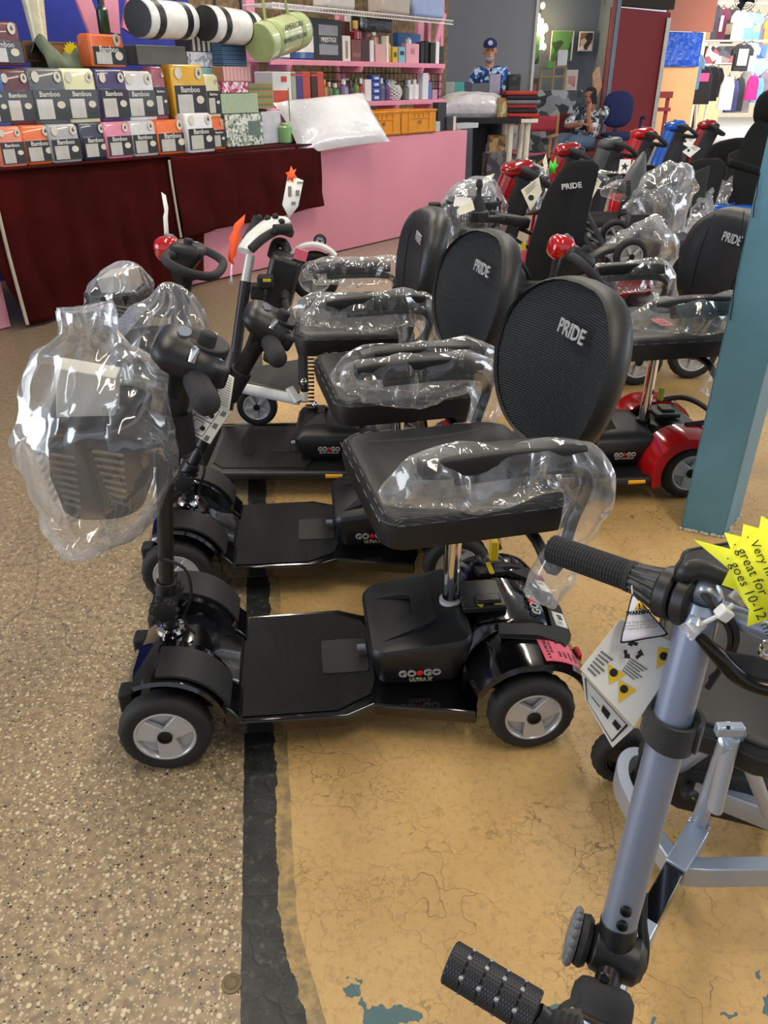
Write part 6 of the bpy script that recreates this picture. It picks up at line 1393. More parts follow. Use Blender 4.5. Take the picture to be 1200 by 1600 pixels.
leaf = pattern('leaf_print', ['2f5a34', '4f7f45', '1e3f28', '7fa070'], 7, .6); art = pattern('flower_print', ['e0d8d0', '3a2a2a', '8a6a5a', 'c9b8a8', '241c1c'], 12, .6)
stand('picture', 'large green leaf canvas on the slate wall', 'picture', 856, 890, 48, 0, YA, 'dddddd', .04, mat('canvas_edge', 'd9d6ce', .6), [(-.03, .5, .9, .98, leaf)], yb=95); stand('picture', 'small dark floral print on the slate wall', 'picture', 898, 920, 49, 0, YA, 'd9d5cf', .04, None, [(0, .5, .85, .85, art)], yb=80)
stand('picture', 'narrow green canvas half hidden beside the white trim', 'picture', 827, 839, 55, 0, YA - .3, '4a5a44', .04, leaf, [(0, .5, .9, .9, leaf)], yb=100)
stand('picture', 'white sketch sheet standing on the easel', 'picture', 868, 883, 78, 0, 13.4, 'd9dbe0', .02, None, yb=103)
stand('picture', 'pale portrait canvas leaning on the patterned table', 'picture', 884, 902, 109, 0, 13.4, 'c9b9b4', .03, None, [(0, .45, .6, .5, pattern('portrait_tones', ['c08a80', '9a6a68', 'd9c9c4'], 5))], yb=142)
stand('portrait', 'brown haired portrait board beside the white trim', 'picture', 829, 842, 122, 0, 13.2, '4a2c20', .03, None, [(0, .4, .55, .55, '8a5a45')], yb=150)
ez = thing('easel', 'small wooden easel frame on the patterned table', 'easel', gy(862, 140, 13.4)); mb = MB()
for a, b in (((843, 140), (846, 105)), ((880, 140), (884, 104)), ((845, 106), (886, 104)), ((845, 121), (880, 120)), ((862, 140), (866, 95)), ((846, 112), (840, 140))): mb.tube([gy(*a, 13.4) - ez.location, gy(*b, 13.4) - ez.location], .022, 6)
mb.build('frame', mat('easel_wood', '9a8a6a', .6), ez)
stand('green_card', 'small bright green card on the easel top', 'card', 853, 861, 96, 0, 13.3, '4fae4a', .02, None, yb=107)
pt_z = gy(870, 141, 13.3).z; pc = pattern('grey_marbled_cloth', ['4f5358', '9a9ea2', '6b7076', 'b6babd', '3c4045'], 9, .8)
stand('patterned_table', 'table wholly draped in grey marbled cloth', 'table', 836, 912, 141, 0, 13.35, '777777', .6, pc)
hc_ = gy(935, 105, 13.4); mb = MB(); mb.T = Matrix.Translation(hc_); mb.loft([[Vector((x*q + .02*math.sin(z*20), y*q, z)) for x, y in ((-.05, -.03), (.05, -.03), (.06, .03), (-.05, .03))] for z, q in ((0, .5), (-.1, 1.1), (-.25, 1.2), (-.40, .8))], True); tag(mb.build('hanging_towel', mat('peach_towel', 'c9a080', .9)), 'peach patterned towel hanging on the red trim', 'towel')
# bench beyond the doorway
bw = mat('red_paint_wood', 'a83c3c', .6); bn = thing('bench', 'red painted wooden bench seen through the bright doorway', 'bench', (gyx(1034, 19.3), 19.3, 0))
for y0, y1 in ((143, 153), (168, 174)): mb = MB(); z0, z1 = gy(1034, y1, 19.3).z, gy(1034, y0, 19.3).z; mb.box((0, 0, (z0+z1)/2), (gyx(1054, 19.3) - gyx(1014, 19.3), .08, z1 - z0)); mb.build('plank', bw, bn, bevel=.005)
for x in (1020, 1049): mb = MB(); zz_ = gy(1034, 145, 19.3).z; mb.box((gyx(x, 19.3) - gyx(1034, 19.3), .06, zz_/2), (.07, .07, zz_)); mb.build('leg', bw, bn, bevel=.005)
# ---------------------------------------------------------------- clothes stalls far right
def garment(label, x0, x1, y0, y1, Y, col, sleeves=True, m=None, cat='garment', name='hanging_shirt', deco=None, group=None):
    a, b = gy(x0, y0, Y), gy(x1, y1, Y); w_, h = b.x - a.x, a.z - b.z; c = Vector(((a.x+b.x)/2, Y, b.z)); hw = w_/2; sl = .30 if sleeves else .0
    P = [(-hw*(1-sl), 0), (hw*(1-sl), 0), (hw*(1-sl), h*.60), (hw, h*.55), (hw*1.0, h*.78), (hw*.55, h*.97), (hw*.2, h*.98), (0, h*.93), (-hw*.2, h*.98), (-hw*.55, h*.97), (-hw, h*.78), (-hw, h*.55), (-hw*(1-sl), h*.60)] if sleeves else [(-hw, 0), (hw, 0), (hw*.9, h*.75), (hw*.5, h), (-hw*.5, h), (-hw*.9, h*.75)]
    o = thing(name, label, cat, c, rng.uniform(-12, 12), group); mb = MB(); mb.T = Matrix.Rotation(PI/2, 4, 'X'); mb.prism(P, -.05, .05); mb.build('cloth', m or mat('cloth_' + col, col, .85, bump=(5, .6, .03), var=(4, .15)), o, bevel=.02)
    mb = MB(); mb.tube([(-hw*.5, 0, h*.96), (0, 0, h*1.04), (hw*.5, 0, h*.96)], .012, 5); mb.tube([(0, 0, h*1.04), (0, 0, h*1.12)], .01, 5); mb.build('hanger', 'darksteel', o)
    if deco: mb = MB(); mb.box((0, -.056, h*deco[0]), (w_*deco[1], .006, h*deco[2])); mb.build('print', mat('cloth_' + deco[3], deco[3], .7), o)
    return o
gar = [('tan patterned scarf hanging at the left of the upper row', 1101, 1108, 8, 62, '8a5a3c', 0, None), ('dark grey top in the upper row', 1110, 1120, 8, 62, '2f2f3a', 1, None), ('maroon blouse in the upper row', 1119, 1134, 12, 62, '5c2038', 1, (.5, .2, .5, 'c9b9b4')), ('black printed blouse in the upper row', 1131, 1148, 12, 68, '26221f', 1, (.4, .4, .3, '8a7a60')), ('white shirt in the upper row', 1146, 1162, 15, 62, 'd3d6e6', 1, None), ('sky blue t-shirt in the upper row', 1159, 1177, 18, 66, '5c9ad0', 1, (.6, .4, .25, 'b9d3ea')), ('aqua t-shirt in the upper row', 1174, 1187, 20, 66, '62b3ac', 1, (.5, .4, .3, 'c9b96a')), ('royal blue shirt right of the aqua one', 1186, 1197, 26, 100, '3a5cc0', 1, None), ('orange shirt at the right edge of the upper row', 1193, 1206, 28, 70, 'd9602c', 1, None),
       ('black and orange t-shirt with winged print', 1144, 1173, 68, 111, '1c1a1c', 1, (.5, .45, .6, 'b5b5b5')), ('light grey t-shirt behind the black and orange one', 1158, 1182, 66, 112, 'a9b0c0', 1, None), ('pale blue shirt in the middle row', 1172, 1190, 90, 150, '7f9fd0', 1, None),
       ('denim jacket at the end of the rack', 1077, 1094, 84, 140, '5a7da5', 1, None), ('black t-shirt with pink print at the front of the rack', 1083, 1106, 104, 163, '1b1a1e', 0, (.72, .6, .22, 'd04a86')), ('long black dress on the rack', 1098, 1118, 104, 158, '222026', 0, None), ('second black dress right of the long one', 1110, 1126, 106, 152, '2a272c', 0, None),
       ('white poster gown in the lower row', 1128, 1141, 120, 172, 'd9d6dc', 0, None), ('indigo skirt in the lower row', 1138, 1148, 126, 176, '3a3d66', 0, None), ('dark skirt beside the indigo one', 1147, 1158, 122, 174, '25222c', 0, None), ('grey striped long skirt', 1156, 1168, 112, 176, '77706c', 0, None), ('hot pink dress hanging low', 1169, 1181, 118, 157, 'e0287c', 0, None), ('bright blue dress beside the pink one', 1177, 1188, 122, 160, '4f96dd', 0, None), ('mauve top at the right edge', 1190, 1202, 110, 150, '7a6a78', 1, None)]
for k, (l_, x0, x1, y0, y1, c_, sl, dc_) in enumerate(gar): garment(l_ + ' of the far clothes stall', x0, x1, y0, y1, 24.0 + (k % 4)*.35 + (0 if y0 > 60 else 2.2), c_, bool(sl), None, 'garment', deco=dc_)
rk = thing('clothes_rack', 'white metal clothes rack carrying the black dresses', 'rack', (gyx(1100, 24.3), 24.9, 0)); mb = MB(); w_ = gyx(1124, 24.3) - gyx(1078, 24.3); zr_ = gy(1100, 101, 24.3).z
mb.tube([(-w_/2, 0, zr_), (w_/2, 0, zr_)], .03, 8)
for s_ in (-1, 1): mb.tube([(s_*w_/2, 0, zr_), (s_*w_/2, 0, .05)], .03, 8); mb.tube([(s_*w_/2, -.5, .05), (s_*w_/2, .5, .05)], .03, 8)
mb.tube([(-w_/2, -.4, .06), (w_/2, -.4, .06)], .04, 8); mb.build('frame', 'white', rk)
rl = thing('clothes_rail', 'long metal rails holding the upper rows of clothes', 'rail', (gyx(1150, 26.5), 26.5, 0)); mb = MB()
for (x0, x1, y, Y) in ((1098, 1210, 5, 26.4), (1098, 1210, 64, 24.8), (1120, 1210, 100, 25.2)): p, q_ = gy(x0, y, Y), gy(x1, y, Y); mb.tube([p - rl.location, q_ - rl.location], .03, 6)
for x in (1099, 1208): mb.tube([gy(x, -10, 26.5) - rl.location, Vector((gyx(x, 26.5) - rl.location.x, 0, 0))], .04, 6)
mb.build('rails', mat('rail_grey', 'a9a8a4', .5), rl)
stand('shop_cabinet', 'pale plywood cabinet behind the clothes rack', 'cabinet', 1099, 1132, 118, 0, 27.5, 'b99a70', .8, mat('plywood', 'bc9c72', .7)); stand('merchandise_shelf', 'cluttered shelf of small dark goods above the rack', 'shelf', 1095, 1150, 72, 0, 28.5, '555555', .5, pattern('clutter', ['2c2a2c', '8a7a70', 'c9b9b4', '4a4a55', 'a04a55'], 5), yb=100)
fan = thing('wall_fan', 'grey wall fan at the top right edge of the hall', 'fan', gy(1165, -2, 16.0)); mb = MB(); rf = .19
for k in range(5): mb.tube([Vector((rf*(1-.2*k)*math.cos(t), -.03 + .004*k, rf*(1-.2*k)*math.sin(t))) for t in [2*PI*i/28 for i in range(28)]], .005, 5, closed=True)
for k in range(18): a = 2*PI*k/18; mb.tube([(0, -.05, 0), (rf*math.cos(a), -.03, rf*math.sin(a))], .003, 4)
mb.build('grille', 'darksteel', fan); mb = MB()
for k in range(3):
    a = 2*PI*k/3; mb.T = Matrix.Rotation(a, 4, 'Y'); mb.add([(.02, 0, -.03), (.16, -.02, -.07), (.17, .02, .06), (.02, .01, .04)], [(0, 1, 2, 3)])
mb.build('blades', mat('fan_blade', '55565a', .4), fan, solid=.005); mb = MB(); mb.cyl((0, .0, 0), (0, .14, 0), .06); mb.tube([(0, .1, 0), (0, .15, .1), (0, .3, .6)], .02, 8); mb.build('motor', 'satin', fan)
# ================================================================ BLUE FOLDING TRAVEL SCOOTER (foreground right)
bl = mat('blue_anodised', '8d97ae', .34, metal=.55, bump=(600, .1, .0002), var=(3, .03)); bl2 = mat('blue_frame', 'a9b5c8', .30, metal=.55, var=(3, .03))
BR = thing('travel_scooter', 'blue aluminium folding travel scooter cut by the right edge with ribbed black grips', 'travel scooter', gz(1120, 1330, 0)); bo_ = BR.location
q = lambda x, y, d: gd(x, y, d) - bo_
g = lambda x, y, z: gz(x, y, z) - bo_
T_, B_ = q(1094, 955, .815), q(966, 1445, .925); ax = (B_ - T_).normalized()
mb = MB(); mb.tube([T_, B_], [.0205, .0205], 32); mb.build('steering_column', bl, BR)
for t in (.955, .905): 
    p = B_ - ax*(1-t)*.52*1 ; p = T_.lerp(B_, t); n_ = (-ray(960, 1430)).normalized(); n_ = (n_ - ax*n_.dot(ax)).normalized(); s_ = ax.cross(n_)
    mb = MB(); mb.lathe([(.0065, .018), (.0065, .0235), (.004, .0245), (.0035, .022)], p - s_*.004, n_, 16); mb.build('bolt', 'darksteel', BR)
# handlebar
hb0, hb1 = q(1062, 930, .835), q(1240, 1000, .775)
mb = MB(); mb.tube([hb0, hb1], .0118, 20); mb.build('handlebar', bl, BR)
mb = MB(); mb.tube([T_ + ax*.012, T_ - ax*.018, q(1100, 938, .80)], [.0205, .0195, .013], 24, smooth=3); mb.build('stem_joint', bl2, BR)
gA, gB, gC = q(862, 857, .935), q(992, 903, .862), q(1034, 922, .842); gd_ = (gB-gA).normalized()
def ribgrip(name, a, b, r, nring, ngroove, m='grip', parent=BR):
    mb = MB(); rings = []; N_ = nring*4; d = (b-a).normalized(); x = d.cross(Vector((0, 0, 1))).normalized(); y = d.cross(x)
    rings.append([a + (x*math.cos(2*PI*k/48) + y*math.sin(2*PI*k/48))*r*.80 for k in range(48)])
    for i in range(N_+1):
        p = a.lerp(b, i/N_); ring = []
        for k in range(48):
            rr = r + (-.0011 if i % 4 == 0 else 0) + (-.0009 if (k % 3 == 0 and ngroove) else 0); t = 2*PI*k/48; ring.append(p + (x*math.cos(t) + y*math.sin(t))*rr)
        rings.append(ring)
    mb.loft(rings, True); return mb.build(name, m, parent, smooth=30)
gp_ = ribgrip('hand_grip', gA, gA.lerp(gB, .93), .0172, 26, True)
mb = MB(); mb.tube([gA.lerp(gB, .93), gB], .0180, 32); mb.build('grip_collar', 'grip', gp_, bevel=.001)
mb = MB(); rings = []; x_ = gd_.cross(Vector((0, 0, 1))).normalized(); y_ = gd_.cross(x_)
for i in range(7):
    t = i/6; p = gB.lerp(gC, t); r_ = .0178 + .0075*t**1.3; rings.append([p + (x_*math.cos(2*PI*k/60) + y_*math.sin(2*PI*k/60))*(r_ - (.0016 if k % 4 < 2 else 0)) for k in range(60)])
mb.loft(rings, True); mb.build('throttle_flange', 'satin', gp_, smooth=30)
gE = gC + gd_*.022; mb = MB(); mb.lathe([(.0255, 0), (.029, .003), (.0295, .016), (.027, .019)], gC, gd_, 36); mb.lathe([(.027, .021), (.030, .024), (.030, .036), (.024, .040), (.012, .040)], gC, gd_, 36); mb.build('throttle_housing', 'satin', BR, bevel=.0008)
mb = MB(); mb.tube([gE + Vector((0, 0, .018)), q(1072, 896, .805), q(1095, 890, .80), q(1140, 905, .79), q(1240, 945, .785)], [.010, .012, .011, .010, .010], 14, smooth=6, flat=.8); mb.build('brake_lever', 'satin', BR)
cable(BR, [q(1085, 910, .81), q(1112, 945, .79), q(1140, 985, .80), q(1138, 1020, .83), q(1122, 1050, .85), q(1105, 1075, .86)], .0035)
cable(BR, [q(1140, 965, .79), q(1152, 995, .80), q(1140, 1030, .83), q(1110, 1060, .86)], .003)
# parking lever at lower right
mb = MB(); top = [(1098, 1000), (1120, 1012), (1150, 1020), (1240, 1035), (1240, 1080), (1165, 1062), (1118, 1028)]
P = [q(x, y, .775) for x, y in top]; n_ = (-ray(1150, 1030)).normalized()*.006; k_ = len(P); mb.add([p + n_ for p in P] + [p - n_ for p in P], [tuple(range(k_)), tuple(range(2*k_-1, k_-1, -1))] + [(i, k_+i, k_+(i+1) % k_, (i+1) % k_) for i in range(k_)]); mb.build('folding_lever', 'matte', BR, bevel=.002)
mb = MB(); mb.tube([q(1093, 995, .77), q(1120, 1022, .77), q(1165, 1064, .775), q(1240, 1085, .765)], [.0055, .008, .009, .009], 12, smooth=4); mb.build('lever_edge', mat('dark_bronze', '1d1812', .2, metal=.4), BR)
mb = MB(); mb.lathe([(.006, 0), (.008, .002), (.008, .006), (.006, .007), (.0075, .009), (.0075, .014), (.003, .016)], q(1196, 1022, .745), (0, -.3, 1), 20); mb.build('bell_screw', 'chrome', BR)
# velcro strap
p = T_.lerp(B_, .345); mb = MB(); rings = []
fr, _o = frame(p, ax); fr = fr.to_3x3()
for i in range(49):
    t = 2*PI*1.08*i/48; r_ = .0240 + .0055*(i/48) + .003*math.sin(t*2); c_ = p + fr @ Vector((math.cos(t)*r_*1.05, math.sin(t)*r_*1.15 - .004, .004*math.sin(t) - .006*i/48)); o_ = fr @ Vector((math.cos(t), math.sin(t), 0))*.0024
    rings.append([c_ - ax*.016 + o_, c_ + ax*.016 + o_, c_ + ax*.016 - o_, c_ - ax*.016 - o_])
mb.loft(rings, True); tag(mb.build('hook_strap', mat('fuzzy_black', '161616', .95, sheen=.3, bump=(900, .8, .002)), BR), 'fuzzy black hook and loop strap')
# fold joint and knob
jc = q(960, 1490, .935); lat = (q(1010, 1505, .93) - q(900, 1458, .955)).normalized()
mb = MB(); mb.lathe([(.020, -.030), (.027, -.024), (.029, 0), (.027, .026), (.018, .034), (.008, .036)], jc, lat, 32); mb.tube([B_ - ax*.006, B_.lerp(jc, .9)], [.0215, .022], 28); jo = mb.build('fold_joint', 'satin', BR, bevel=.001)
mb = MB(); mb.lathe([(.020, -.046), (.029, -.044), (.031, -.036), (.026, -.030), (.020, -.030)], jc, lat, 36); mb.build('knob_base', 'matte', jo, bevel=.001)
kn_ = mat('knob_grey', '6a6d70', .55); fr2, _o = frame(jc, lat); fr2 = fr2.to_3x3()
mb = MB()
for k in range(18):
    a = 2*PI*k/18; p = jc - lat*.050 + fr2 @ Vector((math.cos(a)*.029, math.sin(a)*.029, 0)); mb.ell(p, (.0052, .0052, .0075), 8, 6)
mb.lathe([(.012, -.058), (.027, -.056), (.031, -.050), (.030, -.045)], jc, lat, 36); mb.build('ribbed_knob', kn_, jo, label='grey ribbed clamp knob')
j2 = q(945, 1550, .90); mb = MB(); mb.tube([jc, j2], .0150, 20); mb.build('lower_link', 'darksteel', BR)
for (x, y) in ((944, 1528), (939, 1546)): mb = MB(); mb.lathe([(.0065, 0), (.0065, .003), (.004, .004), (.0035, .002)], q(x, y, .885), -ray(x, y), 14); mb.build('bolt', 'darksteel', BR)
c0, c1 = q(944, 1552, .885), q(934, 1600, .875); cd = (c1-c0).normalized()
mb = MB(); mb.lathe([(.016, -.010), (.027, -.009), (.0335, .0), (.0345, .010), (.0345, .022), (.031, .024)], c0, cd, 40); mb.build('rubber_cup', 'grip', BR, bevel=.001)
mb = MB(); mb.tube([c0 + cd*.03, c0 + cd*.40], .0285, 30); mb.build('lower_column', bl, BR)
cable(BR, [q(1007, 1395, .95), q(1006, 1440, .945), q(1010, 1480, .94), q(1004, 1515, .935), q(985, 1530, .93)], .0042); cable(BR, [q(1002, 1400, .94), q(1001, 1445, .94), q(1004, 1490, .935), q(993, 1520, .93)], .0042)
mb = MB(); mb.lathe([(.004, 0), (.0065, .001), (.0065, .006), (.004, .008)], q(985, 1524, .92), (.2, -.5, 1), 16); mb.build('cable_end', 'chrome', BR)
# second knurled grip
kA, kB, kC = q(702, 1502, .70), q(838, 1584, .668), q(905, 1612, .66); mb = MB(); rings = []; N_ = 60; d_ = (kB-kA).normalized(); xx = d_.cross(Vector((0, 0, 1))).normalized(); yy = d_.cross(xx)
rings.append([kA + (xx*math.cos(2*PI*k/72) + yy*math.sin(2*PI*k/72))*.0150 for k in range(72)])
for i in range(N_+1):
    r_ = .0182 - (.0014 if i % 12 == 0 else 0); rings.append([kA.lerp(kB, i/N_) + (xx*math.cos(2*PI*k/72) + yy*math.sin(2*PI*k/72))*(r_ + (.0006 if (k//2 + i//1) % 2 else -.0003)) for k in range(72)])
mb.loft(rings, True); kg = mb.build('knurled_grip', mat('knurled_rubber', '24262a', .5), BR, smooth=20)
mb = MB()
for i in range(1, 5):
    for a in (.6, 1.5, 2.6, 3.6, 4.6, 5.6): p = kA.lerp(kB, i/5) + (xx*math.cos(a) + yy*math.sin(a))*.0176; mb.ell(p, (.0028, .0028, .0022), 6, 4)
mb.build('grip_rivets', mat('grey_rivet', '8a8d90', .4, metal=.6), kg)
mb = MB(); Q = [kB - d_*.03 - Vector((0, 0, .010)), kB - d_*.0 - Vector((0, 0, .008)), kC]; Q = spline(Q, 12); rr_ = [.0108 + (.0018 if i % 2 else 0) for i in range(len(Q))]; mb.tube(Q, rr_, 18); mb.build('corrugated_sleeve', 'grip', kg, smooth=25)
mb = MB(); mb.tube([kB, q(900, 1640, .66), q(930, 1640, .80)], .010, 12); mb.box(q(895, 1598, .67), (.016, .016, .014)); mb.build('grip_bracket', 'satin', kg)
cable(BR, [q(868, 1596, .69), q(878, 1576, .72), q(893, 1566, .78), q(905, 1562, .84)], .0035)
# frame tubes (rectangular section)
def rail(name, pts, wd, ht, m=bl2, parent=BR, smooth=5):
    Q = spline(pts, smooth) if smooth else [Vector(p) for p in pts]; rings = []
    for i, p in enumerate(Q):
        d = (Q[min(i+1, len(Q)-1)] - Q[max(i-1, 0)]); d.normalize(); s_ = Vector((0, 0, 1)).cross(d); s_.normalize(); u_ = d.cross(s_)
        rings.append([p + s_*wd/2 + u_*0, p - s_*wd/2 + u_*0, p - s_*wd/2 - u_*ht, p + s_*wd/2 - u_*ht])
    mb = MB(); mb.loft(rings, True); return mb.build(name, m, parent, bevel=.002, smooth=40)
ZF = .17
rail('frame_loop', [g(1054, 1338, ZF), g(1040, 1318, ZF), g(1018, 1288, ZF), g(992, 1250, ZF), g(974, 1210, ZF), g(978, 1182, ZF), g(1000, 1174, ZF), g(1050, 1196, ZF), g(1105, 1222, ZF), g(1260, 1283, ZF)], .024, .045)
rail('frame_rail', [g(1062, 1346, ZF), g(1100, 1349, ZF), g(1260, 1347, ZF)], .026, .045, smooth=0)
rail('spine', [g(1092, 1290, ZF + .02), g(1056, 1352, ZF + .003)], .036, .042, smooth=0); rail('spine_insert', [g(1057, 1350, ZF - .004), g(1008, 1440, ZF - .004)], .032, .034, 'gloss', smooth=0); rail('spine_end', [g(1012, 1434, ZF), g(960, 1530, ZF), g(940, 1600, ZF)], .034, .040, smooth=0)
mb = MB(); mb.tube([g(1090, 1290, ZF), q(1137, 1158, 1.14)], .0130, 20); mb.build('seat_strut', bl2, BR)
mb = MB(); mb.tube([q(1116, 1262, 1.20), q(1143, 1150, 1.14)], .016, 16, flat=.7); mb.build('upright', bl2, BR); mb = MB(); mb.tube([q(1150, 1140, 1.14), g(1200, 1270, ZF)], .0120, 16); mb.build('brace', bl2, BR); mb = MB(); mb.tube([g(1060, 1200, ZF), q(1140, 1140, 1.15)], .0120, 16); mb.build('brace', bl2, BR)
mb = MB(); mb.box(q(1140, 1140, 1.12), (.040, .016, .018)); mb.build('hinge_bracket', bl2, BR, bevel=.003); mb = MB(); mb.cyl(q(1138, 1137, 1.105), q(1138, 1137, 1.098), .003); mb.build('hinge_hole', 'ink', BR)
mb = MB()
for k in range(14): a = 2*PI*k/14; mb.ell(g(1092, 1290, ZF) + Vector((.015*math.cos(a), .015*math.sin(a), .006)), (.004, .004, .003), 6, 4)
mb.build('weld_bead', bl2, BR)
cable(BR, [g(1078, 1222, .16), g(1068, 1232, .18), g(1072, 1244, .19), g(1086, 1240, .18), g(1094, 1262, .14)], .006); cable(BR, [g(1008, 1168, .20), g(1000, 1182, .19), g(990, 1215, .15), g(992, 1235, .12)], .0045)
# battery tray and labels
def gbox(name, pts, z0, z1, m, bevel=.006, parent=BR):
    P = [g(x, y, z1) for x, y in pts]; k_ = len(P); L2 = [Vector((p.x, p.y, z0)) for p in P]; mb = MB(); mb.add(P + L2, [tuple(range(k_)), tuple(range(2*k_-1, k_-1, -1))] + [(i, k_+i, k_+(i+1) % k_, (i+1) % k_) for i in range(k_)]); return mb.build(name, m, parent, bevel=bevel)
tr = gbox('battery_tray', [(1006, 1128), (1250, 1148), (1250, 1242), (1190, 1226), (1075, 1200), (1000, 1160)], .09, .20, 'matte')
zl = .2015
for (x0, y0, x1, y1, mm) in ((1166, 1154, 1197, 1178, mat('orange_label', 'e8641c', .5)), (1163, 1180, 1170, 1190, 'lime'), (1174, 1183, 1184, 1192, 'lime'), (1194, 1166, 1206, 1178, 'paper'), (1190, 1182, 1204, 1192, 'paper')):
    mb = MB(); mb.add([g(x, y, zl) for x, y in ((x0, y0), (x1, y0 + 2), (x1, y1 + 2), (x0, y1))], [(0, 3, 2, 1)]); mb.build('warning_label', mm, tr, solid=.001)
mb = MB(); mb.add([g(x, y, zl + .0015) for x, y in ((1181, 1157), (1187, 1166), (1176, 1166))], [(0, 2, 1)])
for k in range(3): mb.add([g(x, y, zl + .0015) for x, y in ((1170, 1168 + k*3), (1193, 1169 + k*3), (1193, 1170 + k*3), (1170, 1169 + k*3))], [(0, 3, 2, 1)])
mb.build('printing', 'ink', tr)
text('lettering', 'R', .016, basis(g(1151, 1192, .205), (1, .2, 0), (-.2, 1, 0)), 'paper', tr)
wheel(BR, g(975, 1180, .075), .066, .045, -1, 3, 'satin'); wheel(BR, g(1235, 1230, .085), .080, .045, 1, 3)
# seat
mb = MB(); out = [(1046, 905), (1062, 872), (1088, 853), (1240, 846), (1260, 1000), (1240, 1168), (1120, 1140), (1016, 1098), (1024, 1030)]
def so(k, z):
    P = spline([g(x, y, .46) for x, y in out], 5, True); c = sum(P, Vector())/len(P); return [Vector((c.x + (p.x-c.x)*k, c.y + (p.y-c.y)*k, z)) for p in P]
mb.loft([so(.95, .395), so(1, .41), so(1, .435), so(.985, .452), so(.93, .462)], True); sc = mb.build('seat_cushion', 'side', BR, smooth=50)
mb = MB(); mb.loft([so(.93, .462), so(.90, .458), so(.5, .458), so(.05, .458)], False); mb.build('seat_panel', mat('seat_grey', '2f3133', .65, bump=(300, .4, .001)), sc, smooth=60)
for k, z in ((.995, .440), (.965, .459)): mb = MB(); mb.tube(so(k, z), .0035, 6, closed=True); mb.build('piping', 'satin', sc)
mb = MB(); p = g(1180, 1120, .30); mb.cyl(Vector((p.x, p.y, .19)), Vector((p.x, p.y, .40)), .02); mb.build('seat_support', 'darksteel', BR)
# ---- star sign and clips
yel = mat('fluoro_yellow', 'f2f22a', .6); ds = .735
star = [(1084, 843), (1142, 858), (1132, 832), (1159, 839), (1162, 819), (1186, 826), (1190, 806), (1215, 822), (1238, 800), (1252, 836), (1290, 846), (1268, 890), (1286, 940), (1240, 955), (1226, 1000), (1198, 968), (1167, 979), (1171, 953), (1151, 922), (1128, 914), (1140, 890)]
sg_ = thing('price_star', 'fluorescent yellow star shaped sign with handwriting clipped above the blue handlebar', 'sign', gd(1150, 930, ds)); so_ = sg_.location
mb = MB(); mb.add([gd(x, y, ds) - so_ for x, y in star], [tuple(range(len(star)))]); mb.build('star_card', yel, sg_, solid=.0012)
ex = (gd(1150 + 45, 900 + 89, ds) - gd(1150, 900, ds)); ey = (gd(1150 + 89, 900 - 45, ds) - gd(1150, 900, ds)); off = (-ray(1150, 900)).normalized()*.0014
for t_, x, y, sz in (('. Very nice', 1172, 835, .0125), ('. great for', 1152, 846, .0138), ('. goes 10-12 miles', 1141, 868, .0135)):
    text('handwriting', t_, sz, basis(gd(x, y, ds) - so_ + off, ex, ey), 'ink', sg_, .0002, -.0001, 'LEFT', .15)
for k, (x, y, dx, dy, lab) in enumerate(((1070, 990, 26, -20, 'a'), (1150, 940, 22, -26, 'b'))):
    c0_, c1_ = gd(x, y, .755) - so_, gd(x + dx, y + dy, .75) - so_; d_ = (c1_-c0_).normalized(); n_ = (-ray(x, y)).normalized(); s_ = d_.cross(n_)
    mb = MB()
    for sgn in (-1, 1): mb.add([c0_ - s_*.009 + n_*.001*sgn, c0_ + s_*.009 + n_*.001*sgn, c1_ + s_*.007 + n_*.007*sgn, c1_ - s_*.007 + n_*.007*sgn], [(0, 1, 2, 3)])
    mb.build('clip', 'fine', sg_, solid=.002, label='clear plastic display clip')
    mb = MB(); mb.tube([c0_.lerp(c1_, .45) - s_*.006, c0_.lerp(c1_, .45) + s_*.006], .003, 8); mb.build('clip_spring', 'chrome', sg_)
c_ = gd(1131, 958, .752) - so_; mb = MB(); mb.box(c_, (.013, .013, .013), Matrix.Rotation(.6, 3, 'Y')); mb.build('clip_swivel', 'white', sg_, bevel=.002)
mb = MB(); mb.tube([gd(1094, 976, .755) - so_, c_, gd(1146, 944, .75) - so_], .0022, 8); mb.build('clip_rod', 'white', sg_)
# ---- hang tags
ybl = mat('tag_yellow', 'e0b51e', .6)
t1 = card('warning_leaflet', 'white folded leaflet with yellow warning triangles hanging from the blue scooter', 'leaflet', [gd(x, y, .85) for x, y in ((969, 968), (1072, 1012), (990, 1136), (907, 1046))], lines=[
 ('poly', [(.52, .62), (.24, .66), (.42, .86)], ybl), ('poly', [(.76, .68), (.48, .72), (.66, .94)], ybl), ('poly', [(.92, .08), (.66, .12), (.82, .36)], ybl),
 ('rules', .06, .58, .26, .90, 6, greyink), ('rules', .44, .42, .72, .60, 6, greyink), ('disc', .37, .70, .0045, 'ink'), ('disc', .61, .77, .0045, 'ink'), ('disc', .80, .19, .0045, 'ink')])
t2 = card('folded_leaflet_page', None, None, [gd(x, y, .865) for x, y in ((909, 1050), (990, 1138), (957, 1168), (915, 1094))], lines=[('frame', .05, .08, .92, .92, .03, 'ink'), ('box', .45, .3, .62, .55, 'ink'), ('box', .72, .3, .86, .5, 'ink'), ('box', .2, .48, .4, .52, 'ink')])
t2.parent = t1; t2.location = t2.location - t1.location
